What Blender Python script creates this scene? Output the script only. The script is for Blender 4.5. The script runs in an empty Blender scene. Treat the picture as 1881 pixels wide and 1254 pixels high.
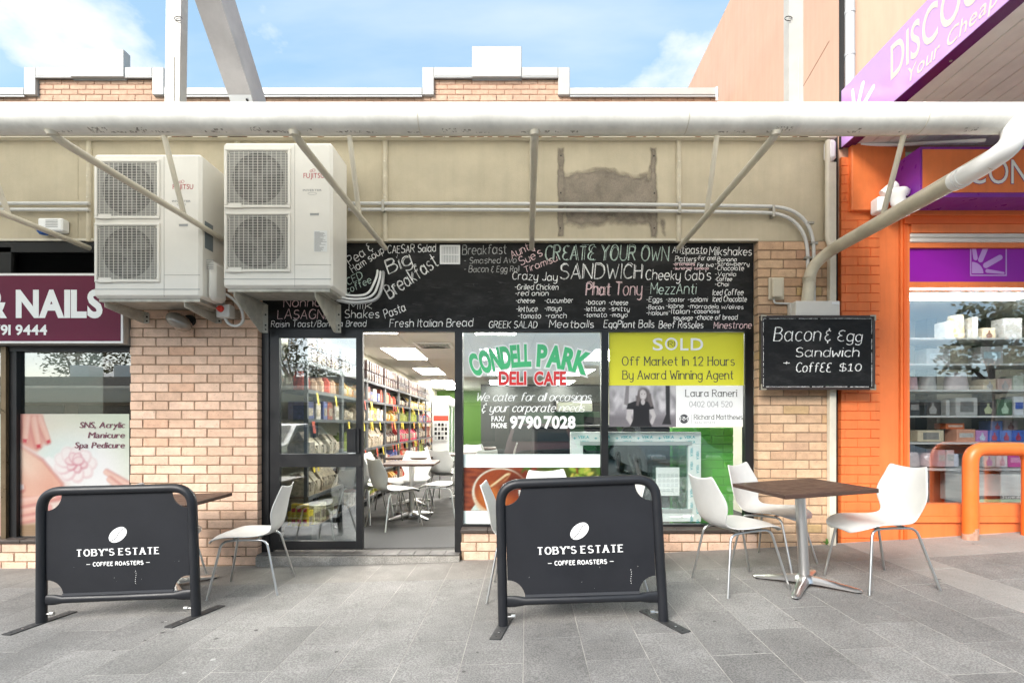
import bpy, math, random
import numpy as np
from mathutils import Vector, Matrix

random.seed(11)
scene = bpy.context.scene
col = scene.collection
R = math.radians

# ------------------------------------------------------------------ camera
FPX, VPX, HOR, DIST, EYE = 900.0, 968.0, 778.0, 4.639, 1.273
cam_data = bpy.data.cameras.new('camera')
cam = bpy.data.objects.new('camera', cam_data)
col.objects.link(cam)
cam.location = (0, -DIST, EYE)
cam.rotation_euler = (R(90), 0, 0)
cam_data.sensor_width = 36.0
cam_data.lens = 36.0 * FPX / 1881.0
cam_data.shift_x = -(VPX - 940.5) / 1881.0
cam_data.shift_y = (HOR - 627.0) / 1881.0
cam_data.clip_start = 0.05
cam_data.clip_end = 2000
scene.camera = cam

# ------------------------------------------------------------------ sky, sun, exposure
SUN_EL, SUN_AZ = R(36), R(213)
world = bpy.data.worlds.new('World')
scene.world = world
world.use_nodes = True
wn, wl = world.node_tree.nodes, world.node_tree.links
wn.clear()
sky = wn.new('ShaderNodeTexSky')
sky.sky_type = 'NISHITA'
sky.sun_disc = False
sky.sun_elevation = SUN_EL
sky.sun_rotation = SUN_AZ
sky.air_density = 1.0
sky.dust_density = 1.2
sky.ozone_density = 1.4
tc = wn.new('ShaderNodeTexCoord')
sep = wn.new('ShaderNodeSeparateXYZ')
wl.new(tc.outputs['Generated'], sep.inputs[0])


def wmath(op, a, b=None, clamp=False):
    n = wn.new('ShaderNodeMath')
    n.operation = op
    n.use_clamp = clamp
    for i, v in enumerate((a, b)):
        if v is None:
            continue
        if isinstance(v, (int, float)):
            n.inputs[i].default_value = v
        else:
            wl.new(v, n.inputs[i])
    return n.outputs[0]


zz = wmath('ADD', wmath('MAXIMUM', sep.outputs[2], 0.0), 0.22)
cx = wmath('DIVIDE', sep.outputs[0], zz)
cy = wmath('DIVIDE', sep.outputs[1], zz)
comb = wn.new('ShaderNodeCombineXYZ')
wl.new(cx, comb.inputs[0])
wl.new(cy, comb.inputs[1])
mp = wn.new('ShaderNodeMapping')
mp.inputs['Location'].default_value = (-2.8104, 1.6143, 0.0)
wl.new(comb.outputs[0], mp.inputs[0])
n1 = wn.new('ShaderNodeTexNoise')
n1.inputs['Scale'].default_value = 2.3
n1.inputs['Detail'].default_value = 9
n1.inputs['Roughness'].default_value = 0.56
wl.new(mp.outputs[0], n1.inputs['Vector'])
ramp = wn.new('ShaderNodeValToRGB')
ramp.color_ramp.elements[0].position = 0.545
ramp.color_ramp.elements[1].position = 0.655
wl.new(n1.outputs[0], ramp.inputs[0])
mp2 = wn.new('ShaderNodeMapping')
mp2.inputs['Scale'].default_value = (0.8, 2.6, 1)
mp2.inputs['Rotation'].default_value = (0, 0, R(24))
wl.new(comb.outputs[0], mp2.inputs[0])
n2 = wn.new('ShaderNodeTexNoise')
n2.inputs['Scale'].default_value = 1.7
n2.inputs['Detail'].default_value = 7
wl.new(mp2.outputs[0], n2.inputs['Vector'])
ramp2 = wn.new('ShaderNodeValToRGB')
ramp2.color_ramp.elements[0].position = 0.44
ramp2.color_ramp.elements[1].position = 0.80
ramp2.color_ramp.elements[1].color = (0.5, 0.5, 0.5, 1)
wl.new(n2.outputs[0], ramp2.inputs[0])
cov = wmath('MAXIMUM', ramp.outputs[0], ramp2.outputs[0])
mixc = wn.new('ShaderNodeMix')
mixc.data_type = 'RGBA'
shade = wn.new('ShaderNodeValToRGB')
shade.color_ramp.elements[0].position = 0.56
shade.color_ramp.elements[0].color = (4.4, 4.55, 4.75, 1)
shade.color_ramp.elements[1].position = 0.74
shade.color_ramp.elements[1].color = (3.45, 3.7, 4.05, 1)
wl.new(n1.outputs[0], shade.inputs[0])
wl.new(shade.outputs[0], mixc.inputs['B'])
# thin high haze whitens the blue everywhere
hazem = wn.new('ShaderNodeMix')
hazem.data_type = 'RGBA'
hazem.inputs['Factor'].default_value = 0.38
hazem.inputs['B'].default_value = (2.7, 4.3, 5.2, 1)
wl.new(sky.outputs[0], hazem.inputs['A'])
wl.new(cov, mixc.inputs['Factor'])
wl.new(hazem.outputs['Result'], mixc.inputs['A'])
bg = wn.new('ShaderNodeBackground')
bg.inputs['Strength'].default_value = 0.058
wl.new(mixc.outputs['Result'], bg.inputs['Color'])
wout = wn.new('ShaderNodeOutputWorld')
wl.new(bg.outputs[0], wout.inputs[0])

sun_data = bpy.data.lights.new('sun', 'SUN')
sun_data.energy = 1.5
sun_data.angle = R(30)
sun_data.color = (1.0, 0.945, 0.87)
sun = bpy.data.objects.new('sun', sun_data)
col.objects.link(sun)
sdir = Vector((math.sin(SUN_AZ) * math.cos(SUN_EL), math.cos(SUN_AZ) * math.cos(SUN_EL), math.sin(SUN_EL)))
sun.rotation_euler = (-sdir).to_track_quat('-Z', 'Y').to_euler()
sun.location = (0, -6, 12)

vs = scene.view_settings
vs.view_transform = 'Standard'
vs.look = 'None'
vs.exposure = 2.24
vs.gamma = 1.0
vs.use_curve_mapping = False
scene.render.engine = 'CYCLES'
scene.cycles.use_denoising = True
scene.cycles.max_bounces = 6
scene.cycles.transparent_max_bounces = 10
scene.cycles.adaptive_threshold = 0.025
scene.cycles.caustics_reflective = False
scene.cycles.caustics_refractive = False
scene.cycles.sample_clamp_indirect = 6.0


# ------------------------------------------------------------------ measuring
def W(x, y, Y):
    """the place point at depth plane Y that the survey photo shows at x, y"""
    s = FPX / (DIST + Y)
    return Vector(((x - VPX) / s, Y, EYE + (HOR - y) / s))


def g(X):
    """height of the footpath, which climbs to the right"""
    X = max(-5.2, min(5.2, X))
    return 0.002 + 0.0365 * X + 0.0035 * X * X


def gs(X):
    return 0.0365 + 0.007 * X if -5.2 < X < 5.2 else 0.0


# ------------------------------------------------------------------ materials
MATS = {}


def mat(name, c, rough=0.6, streak=0.0, metal=0.0, var=0.0, vscale=6.0, rnd=0.0, bump=0.0, bscale=60.0, coat=0.0, spec=0.5,
        speck=0.0, sscale=90.0, stain=0.0, stscale=1.3, emit=None, estr=0.0, attr=None, trans=0.0, subs=0.0):
    if name in MATS:
        return MATS[name]
    m = bpy.data.materials.new(name)
    m.use_nodes = True
    nt = m.node_tree
    N, L = nt.nodes, nt.links
    b = N['Principled BSDF']
    b.inputs['Roughness'].default_value = rough
    b.inputs['Metallic'].default_value = metal
    b.inputs['Coat Weight'].default_value = coat
    b.inputs['Coat Roughness'].default_value = 0.06
    b.inputs['Specular IOR Level'].default_value = spec
    geo = N.new('ShaderNodeNewGeometry')
    if attr:
        a = N.new('ShaderNodeAttribute')
        a.attribute_name = attr
        cur = a.outputs['Color']
    else:
        rgb = N.new('ShaderNodeRGB')
        rgb.outputs[0].default_value = (c[0], c[1], c[2], 1)
        cur = rgb.outputs[0]

    def noise(scale, detail=4, rough_=0.55):
        n = N.new('ShaderNodeTexNoise')
        n.inputs['Scale'].default_value = scale
        n.inputs['Detail'].default_value = detail
        n.inputs['Roughness'].default_value = rough_
        L.new(geo.outputs['Position'], n.inputs['Vector'])
        return n.outputs[0]

    def rng(src, a0, a1, b0, b1):
        r = N.new('ShaderNodeMapRange')
        r.inputs[1].default_value, r.inputs[2].default_value = a0, a1
        r.inputs[3].default_value, r.inputs[4].default_value = b0, b1
        L.new(src, r.inputs[0])
        return r.outputs[0]

    def val(fac):
        nonlocal cur
        h = N.new('ShaderNodeHueSaturation')
        L.new(fac, h.inputs['Value'])
        L.new(cur, h.inputs['Color'])
        cur = h.outputs[0]

    if var:
        val(rng(noise(vscale, 6), 0.3, 0.7, 1 - var, 1 + var))
    if stain:
        val(rng(noise(stscale, 8, 0.68), 0.38, 0.62, 1 - stain, 1 + stain * 0.4))
    if streak:
        mpn = N.new('ShaderNodeMapping')
        mpn.inputs['Scale'].default_value = (9.0, 9.0, 0.7)
        L.new(geo.outputs['Position'], mpn.inputs[0])
        ns_ = N.new('ShaderNodeTexNoise')
        ns_.inputs['Scale'].default_value = 1.6
        ns_.inputs['Detail'].default_value = 7
        ns_.inputs['Roughness'].default_value = 0.62
        L.new(mpn.outputs[0], ns_.inputs['Vector'])
        val(rng(ns_.outputs[0], 0.42, 0.70, 1.0 + streak * 0.3, 1.0 - streak))
    if rnd:
        oi = N.new('ShaderNodeObjectInfo')
        val(rng(oi.outputs['Random'], 0, 1, 1 - rnd, 1 + rnd))
    if speck:
        val(rng(noise(sscale, 2, 0.5), 0.42, 0.58, 1 - speck, 1 + speck))
    L.new(cur, b.inputs['Base Color'])
    if var or stain:
        L.new(rng(noise(vscale * 1.7, 5), 0.3, 0.7, max(0.02, rough - 0.1), min(1, rough + 0.1)), b.inputs['Roughness'])
    if bump:
        bp = N.new('ShaderNodeBump')
        bp.inputs['Strength'].default_value = bump
        bp.inputs['Distance'].default_value = 0.01
        L.new(noise(bscale, 5), bp.inputs['Height'])
        L.new(bp.outputs[0], b.inputs['Normal'])
    if emit:
        b.inputs['Emission Color'].default_value = (*emit, 1)
        b.inputs['Emission Strength'].default_value = estr
    MATS[name] = m
    return m


def glass_mat(name, tint=(0.9, 0.95, 0.94), refl=0.08, boost=1.0):
    if name in MATS:
        return MATS[name]
    m = bpy.data.materials.new(name)
    m.use_nodes = True
    N, L = m.node_tree.nodes, m.node_tree.links
    N.clear()
    o = N.new('ShaderNodeOutputMaterial')
    t = N.new('ShaderNodeBsdfTransparent')
    t.inputs[0].default_value = (*tint, 1)
    gl = N.new('ShaderNodeBsdfGlossy')
    gl.inputs['Roughness'].default_value = 0.0
    gl.inputs[0].default_value = (0.97, 0.98, 1.0, 1)
    lw = N.new('ShaderNodeLayerWeight')       # the same on both faces of the sheet
    lw.inputs['Blend'].default_value = 0.5
    pw = N.new('ShaderNodeMath')
    pw.operation = 'POWER'
    pw.inputs[1].default_value = 4.0
    L.new(lw.outputs['Facing'], pw.inputs[0])
    ad = N.new('ShaderNodeMath')
    ad.operation = 'MULTIPLY_ADD'
    ad.inputs[1].default_value = 0.7
    ad.inputs[2].default_value = refl + 0.04 * boost
    ad.use_clamp = True
    L.new(pw.outputs[0], ad.inputs[0])
    mx = N.new('ShaderNodeMixShader')
    L.new(ad.outputs[0], mx.inputs[0])
    L.new(t.outputs[0], mx.inputs[1])
    L.new(gl.outputs[0], mx.inputs[2])
    L.new(mx.outputs[0], o.inputs[0])
    MATS[name] = m
    return m


def brick_mat(name, tones, speck_amt=0.5):
    m = bpy.data.materials.new(name)
    m.use_nodes = True
    N, L = m.node_tree.nodes, m.node_tree.links
    b = N['Principled BSDF']
    b.inputs['Roughness'].default_value = 0.88
    oi = N.new('ShaderNodeObjectInfo')
    rp = N.new('ShaderNodeValToRGB')
    rp.color_ramp.interpolation = 'LINEAR'
    els = rp.color_ramp.elements
    while len(els) < len(tones):
        els.new(0.5)
    for i, (p, c) in enumerate(tones):
        els[i].position = p
        els[i].color = (*c, 1)
    L.new(oi.outputs['Random'], rp.inputs[0])
    geo = N.new('ShaderNodeNewGeometry')

    def noise(scale, detail, rr=0.55, sc=None):
        n = N.new('ShaderNodeTexNoise')
        n.inputs['Scale'].default_value = scale
        n.inputs['Detail'].default_value = detail
        n.inputs['Roughness'].default_value = rr
        src = geo.outputs['Position']
        if sc:
            mpn = N.new('ShaderNodeMapping')
            mpn.inputs['Scale'].default_value = sc
            L.new(src, mpn.inputs[0])
            src = mpn.outputs[0]
        L.new(src, n.inputs['Vector'])
        return n.outputs[0]

    def rng(src, a0, a1, b0, b1):
        r = N.new('ShaderNodeMapRange')
        for i, v in enumerate((a0, a1, b0, b1)):
            r.inputs[i + 1].default_value = v
        L.new(src, r.inputs[0])
        return r.outputs[0]

    def mul(cur, f):
        h = N.new('ShaderNodeHueSaturation')
        L.new(cur, h.inputs['Color'])
        L.new(f, h.inputs['Value'])
        return h.outputs[0]

    cur = mul(rp.outputs[0], rng(noise(14, 6, 0.6), 0.3, 0.7, 0.86, 1.12))
    cur = mul(cur, rng(noise(1.7, 7, 0.65), 0.3, 0.7, 0.82, 1.10))
    pit = noise(95, 3, 0.6, (0.6, 0.6, 1.3))
    cur = mul(cur, rng(pit, 0.62, 0.68, 1.0, 1.0 - speck_amt))
    L.new(cur, b.inputs['Base Color'])
    bp = N.new('ShaderNodeBump')
    bp.inputs['Strength'].default_value = 0.6
    bp.inputs['Distance'].default_value = 0.006
    ad = N.new('ShaderNodeMath')
    ad.operation = 'SUBTRACT'
    L.new(noise(45, 5), ad.inputs[0])
    L.new(rng(pit, 0.64, 0.7, 0, 1), ad.inputs[1])
    L.new(ad.outputs[0], bp.inputs['Height'])
    L.new(bp.outputs[0], b.inputs['Normal'])
    MATS[name] = m
    return m


M_brick = brick_mat('brick_blend', [(0.0, (0.58, 0.385, 0.275)), (0.35, (0.67, 0.455, 0.335)), (0.7, (0.72, 0.51, 0.385)),
                                    (0.93, (0.62, 0.41, 0.29)), (0.98, (0.62, 0.37, 0.25)), (1.0, (0.64, 0.31, 0.21))])
M_brick_r = brick_mat('brick_blend_brown', [(0.0, (0.50, 0.32, 0.20)), (0.4, (0.58, 0.38, 0.24)), (0.75, (0.61, 0.42, 0.27)),
                                            (0.92, (0.44, 0.26, 0.17)), (1.0, (0.54, 0.38, 0.18))])
M_brick_p = brick_mat('brick_parapet', [(0.0, (0.48, 0.315, 0.215)), (0.5, (0.53, 0.36, 0.255)), (1.0, (0.49, 0.305, 0.21))], 0.4)
M_mortar = mat('mortar', (0.26, 0.18, 0.115), 0.95, var=0.15, vscale=30, bump=0.4, bscale=150)
M_mortar_l = mat('mortar_red', (0.36, 0.20, 0.13), 0.95, var=0.15, vscale=30)
M_orange = mat('orange_paint', (0.76, 0.185, 0.048), 0.6, streak=0.10, var=0.05, vscale=3, stain=0.06, bump=0.12, bscale=120)
M_orange_j = mat('orange_joint', (0.70, 0.12, 0.02), 0.6)
M_orange_t = mat('orange_trim', (0.76, 0.19, 0.05), 0.5, streak=0.07, var=0.05, vscale=5, stain=0.06, stscale=4)
M_peach = mat('peach_paint', (0.60, 0.375, 0.265), 0.75, streak=0.07, var=0.03, vscale=2, stain=0.05, stscale=0.8, bump=0.08, bscale=40)
M_purple = mat('purple_acrylic', (0.27, 0.008, 0.36), 0.35, spec=0.25, var=0.04, vscale=2)
M_purple_d = mat('purple_trim', (0.14, 0.006, 0.22), 0.3, var=0.05)
M_beige = mat('beige_render', (0.475, 0.415, 0.30), 0.8, streak=0.05, var=0.04, vscale=5, stain=0.09, stscale=1.9, bump=0.25, bscale=120)
M_cream = mat('cream_paint', (0.60, 0.555, 0.455), 0.42, var=0.05, vscale=5, stain=0.10, stscale=3.0)
M_cream_w = mat('cream_white_paint', (0.77, 0.75, 0.69), 0.4, streak=0.05, var=0.04, vscale=4, stain=0.12, stscale=4.0, coat=0.1)
M_white = mat('white_powdercoat', (0.80, 0.80, 0.79), 0.4, var=0.03, vscale=4)
M_board = mat('chalkboard_black', (0.008, 0.008, 0.0085), 0.6, spec=0.25, var=0.25, vscale=3, stain=0.35, stscale=2.5)
M_chalk = mat('chalk_white', (0.86, 0.86, 0.84), 0.95, var=0.35, vscale=60, bump=0.2)
M_chalk_p = mat('chalk_pink', (0.82, 0.60, 0.61), 0.95, var=0.35, vscale=60)
M_chalk_g = mat('chalk_pale_green', (0.55, 0.68, 0.60), 0.95, var=0.35, vscale=60)
M_chalk_d = mat('chalk_dim', (0.36, 0.36, 0.35), 0.95, var=0.4, vscale=60)
M_black = mat('black_aluminium', (0.010, 0.010, 0.011), 0.38, spec=0.4, var=0.12, vscale=4)
M_blackm = mat('black_matt', (0.012, 0.012, 0.012), 0.8)
M_dark = mat('dark_void', (0.02, 0.019, 0.018), 0.9)
M_bronze = mat('bronze_aluminium', (0.17, 0.125, 0.075), 0.35, metal=0.6, var=0.08)
M_ac = mat('ac_ivory', (0.76, 0.735, 0.68), 0.42, var=0.03, vscale=3, stain=0.04)
M_acside = mat('ac_ivory_side', (0.72, 0.695, 0.64), 0.45, var=0.03, stain=0.05)
M_wire = mat('guard_wire', (0.70, 0.68, 0.63), 0.4)
M_fan = mat('fan_dark', (0.022, 0.022, 0.022), 0.7, var=0.2, vscale=10)
M_steel = mat('galvanised_steel', (0.40, 0.385, 0.34), 0.5, metal=0.5, var=0.15, vscale=15, stain=0.2, stscale=6)
M_chrome = mat('brushed_chrome', (0.55, 0.55, 0.54), 0.33, metal=1.0)
M_alu = mat('cast_aluminium', (0.62, 0.61, 0.60), 0.36, metal=1.0)
M_chair = mat('white_chair_plastic', (0.53, 0.53, 0.515), 0.42, var=0.02, vscale=3, stain=0.06, stscale=5)
M_wood = mat('dark_walnut_laminate', (0.062, 0.036, 0.027), 0.5, var=0.12, vscale=9, spec=0.3)
M_frame = mat('charcoal_tube', (0.012, 0.013, 0.016), 0.42, spec=0.35, var=0.08, vscale=4)
M_canvas = mat('charcoal_banner', (0.0125, 0.0135, 0.017), 0.6, spec=0.25, var=0.10, vscale=2.5, stain=0.1, stscale=3)
M_print_w = mat('white_print', (0.78, 0.78, 0.77), 0.5, var=0.05, vscale=70)
M_vinyl_w = mat('white_vinyl', (0.80, 0.81, 0.80), 0.3, coat=0.3)
M_vinyl_g = mat('green_vinyl', (0.05, 0.46, 0.17), 0.3, coat=0.3)
M_vinyl_r = mat('red_vinyl', (0.62, 0.022, 0.022), 0.3, coat=0.3)
M_frost = mat('frosted_vinyl', (0.66, 0.75, 0.73), 0.35, coat=0.4)
M_lime = mat('lime_print', (0.66, 0.64, 0.04), 0.5, spec=0.3)
M_charprint = mat('charcoal_print', (0.05, 0.05, 0.045), 0.5)
M_greyprint = mat('grey_print', (0.30, 0.30, 0.31), 0.5)
M_maroon = mat('maroon_acrylic', (0.12, 0.009, 0.036), 0.4, spec=0.2, var=0.06, vscale=1.5)
M_maroon_t = mat('maroon_print', (0.11, 0.03, 0.05), 0.5)
M_picture = mat('picture_print', (1, 1, 1), 0.35, attr='ink', coat=0.25)
M_grey = mat('grey_plastic', (0.36, 0.37, 0.37), 0.45, var=0.04)
M_ltgrey = mat('light_grey_conduit', (0.58, 0.58, 0.56), 0.4, var=0.06, stain=0.08, stscale=8)
M_red = mat('red_plastic', (0.65, 0.04, 0.02), 0.35)
M_blue = mat('blue_plastic', (0.01, 0.09, 0.35), 0.35)
M_bronzeglass = mat('smoked_lens', (0.20, 0.165, 0.13), 0.12, coat=0.8, var=0.1)
M_rust = mat('rust', (0.16, 0.065, 0.025), 0.9, var=0.3, vscale=40)
M_concrete = mat('step_concrete', (0.30, 0.285, 0.26), 0.9, var=0.12, vscale=12, stain=0.25, stscale=5, speck=0.25, sscale=160, bump=0.3)
M_sill = mat('brown_sill_tile', (0.055, 0.042, 0.036), 0.5, var=0.2, vscale=8, rnd=0.15)
M_glass = glass_mat('shop_glass', (0.95, 0.98, 0.97), 0.055, 1.3)
M_glass_n = glass_mat('bronze_glass', (0.50, 0.47, 0.42), 0.22, 2.0)
M_glass_d = glass_mat('display_glass', (0.96, 0.98, 0.98), 0.13, 1.5)
M_glass_i = glass_mat('fridge_glass', (0.85, 0.9, 0.9), 0.05, 1.0)
M_paver = mat('granite_paver', (0.188, 0.182, 0.174), 0.8, var=0.07, vscale=5, rnd=0.13, speck=0.24, sscale=120, stain=0.20, stscale=1.6, bump=0.15, bscale=220)
M_paver_l = mat('pale_paver', (0.26, 0.25, 0.235), 0.8, var=0.05, vscale=5, rnd=0.05, speck=0.12, sscale=150, stain=0.10, stscale=1.1, bump=0.12, bscale=220)
M_paver_h = mat('edge_paver', (0.195, 0.184, 0.17), 0.8, var=0.07, vscale=5, rnd=0.07, speck=0.16, sscale=150, stain=0.18, stscale=1.5, bump=0.15, bscale=220)
M_grout = mat('pale_grout', (0.30, 0.285, 0.26), 0.95, var=0.5, vscale=3.0)
M_asphalt = mat('asphalt', (0.055, 0.055, 0.056), 0.9, var=0.12, vscale=4, speck=0.3, sscale=140)
M_intfloor = mat('charcoal_vinyl_floor', (0.035, 0.033, 0.031), 0.6, spec=0.2, var=0.18, vscale=3, stain=0.15)
M_doormat = mat('entry_carpet', (0.045, 0.045, 0.046), 0.95, speck=0.5, sscale=200)
M_intwall = mat('cream_wall', (0.66, 0.63, 0.52), 0.8)
M_ceil = mat('ceiling_tile', (0.72, 0.70, 0.66), 0.85, var=0.02)
M_ceilgrid = mat('ceiling_grid', (0.60, 0.58, 0.54), 0.6)
M_intgreen = mat('green_wall_paint', (0.075, 0.17, 0.02), 0.6)
M_greenbrick = mat('green_painted_brick', (0.09, 0.40, 0.05), 0.5, var=0.06, rnd=0.05, bump=0.2, bscale=90)
M_greenjoint = mat('green_joint', (0.07, 0.31, 0.04), 0.6)
M_lamp = mat('fluorescent_diffuser', (0.9, 0.9, 0.88), 0.4, emit=(1.0, 0.97, 0.90), estr=8.8)
M_shelf = mat('grey_shelf_steel', (0.085, 0.088, 0.092), 0.45)
M_shelfwood = mat('shelf_board', (0.20, 0.14, 0.09), 0.6, var=0.1)
M_pvc = mat('pvc_white', (0.76, 0.78, 0.77), 0.35)
M_tealprint = mat('teal_print', (0.03, 0.36, 0.42), 0.5)
M_paper = mat('white_paper', (0.74, 0.75, 0.74), 0.7)
M_stainr = mat('bare_render', (0.24, 0.203, 0.16), 0.9, var=0.12, vscale=7, speck=0.10, sscale=130, stain=0.16, stscale=4)
M_leaf = mat('weed_leaf', (0.06, 0.16, 0.02), 0.6)
M_foliage = mat('gum_foliage', (0.075, 0.095, 0.035), 0.6, rnd=0.1, var=0.35, vscale=1.2)
M_bark = mat('bark', (0.12, 0.09, 0.07), 0.9, var=0.2, vscale=6)


def translucent_mat(name, c, amount):
    m = bpy.data.materials.new(name)
    m.use_nodes = True
    N, L = m.node_tree.nodes, m.node_tree.links
    N.clear()
    o = N.new('ShaderNodeOutputMaterial')
    d = N.new('ShaderNodeBsdfDiffuse')
    d.inputs[0].default_value = (*c, 1)
    t = N.new('ShaderNodeBsdfTranslucent')
    t.inputs[0].default_value = (*c, 1)
    x = N.new('ShaderNodeMixShader')
    x.inputs[0].default_value = amount
    L.new(d.outputs[0], x.inputs[1])
    L.new(t.outputs[0], x.inputs[2])
    L.new(x.outputs[0], o.inputs[0])
    MATS[name] = m
    return m


M_daylight_sheet = translucent_mat('added_translucent_sheet', (0.85, 0.83, 0.76), 0.72)  # translucency added to let daylight through to the surfaces behind


def grain_alpha(m, scale, a0, a1, attr=None):
    """break a flat coat up: chalk grain, or a soft edge held in a vertex mask"""
    N, L = m.node_tree.nodes, m.node_tree.links
    b = N['Principled BSDF']
    n = N.new('ShaderNodeTexNoise')
    n.inputs['Scale'].default_value = scale
    n.inputs['Detail'].default_value = 4
    ge = N.new('ShaderNodeNewGeometry')
    L.new(ge.outputs['Position'], n.inputs['Vector'])
    r = N.new('ShaderNodeMapRange')
    r.inputs[1].default_value, r.inputs[2].default_value = a0, a1
    L.new(n.outputs[0], r.inputs[0])
    out = r.outputs[0]
    if attr:
        a = N.new('ShaderNodeAttribute')
        a.attribute_name = attr
        ad = N.new('ShaderNodeMath')
        ad.operation = 'ADD'
        L.new(a.outputs['Fac'], ad.inputs[0])
        L.new(n.outputs[0], ad.inputs[1])
        L.new(ad.outputs[0], r.inputs[0])
    L.new(out, b.inputs['Alpha'])


for m_ in (M_chalk, M_chalk_p, M_chalk_g, M_chalk_d):
    grain_alpha(m_, 170, 0.28, 0.46)
grain_alpha(M_stainr, 11, 0.72, 1.42, 'ink')
# dusty film on the chalkboards
N_, L_n = M_board.node_tree.nodes, M_board.node_tree.links
ge_ = N_.new('ShaderNodeNewGeometry')
mp_ = N_.new('ShaderNodeMapping')
mp_.inputs['Scale'].default_value = (1.0, 1.0, 2.6)
L_n.new(ge_.outputs['Position'], mp_.inputs[0])
nz_ = N_.new('ShaderNodeTexNoise')
nz_.inputs['Scale'].default_value = 3.4
nz_.inputs['Detail'].default_value = 9
nz_.inputs['Roughness'].default_value = 0.7
L_n.new(mp_.outputs[0], nz_.inputs['Vector'])
rr_ = N_.new('ShaderNodeMapRange')
for i_, v_ in enumerate((0.48, 0.78, 0.0, 0.75)):
    rr_.inputs[i_ + 1].default_value = v_
L_n.new(nz_.outputs[0], rr_.inputs[0])
mx_ = N_.new('ShaderNodeMix')
mx_.data_type = 'RGBA'
mx_.inputs['B'].default_value = (0.045, 0.045, 0.044, 1)
bs_ = N_['Principled BSDF'].inputs['Base Color']
src_ = bs_.links[0].from_socket
L_n.new(src_, mx_.inputs['A'])
L_n.new(rr_.outputs[0], mx_.inputs['Factor'])
L_n.new(mx_.outputs['Result'], bs_)
M_glass_door = glass_mat('door_glass', (0.92, 0.96, 0.95), 0.19, 1.5)


# ------------------------------------------------------------------ mesh building
ORIGIN = {}


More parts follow.
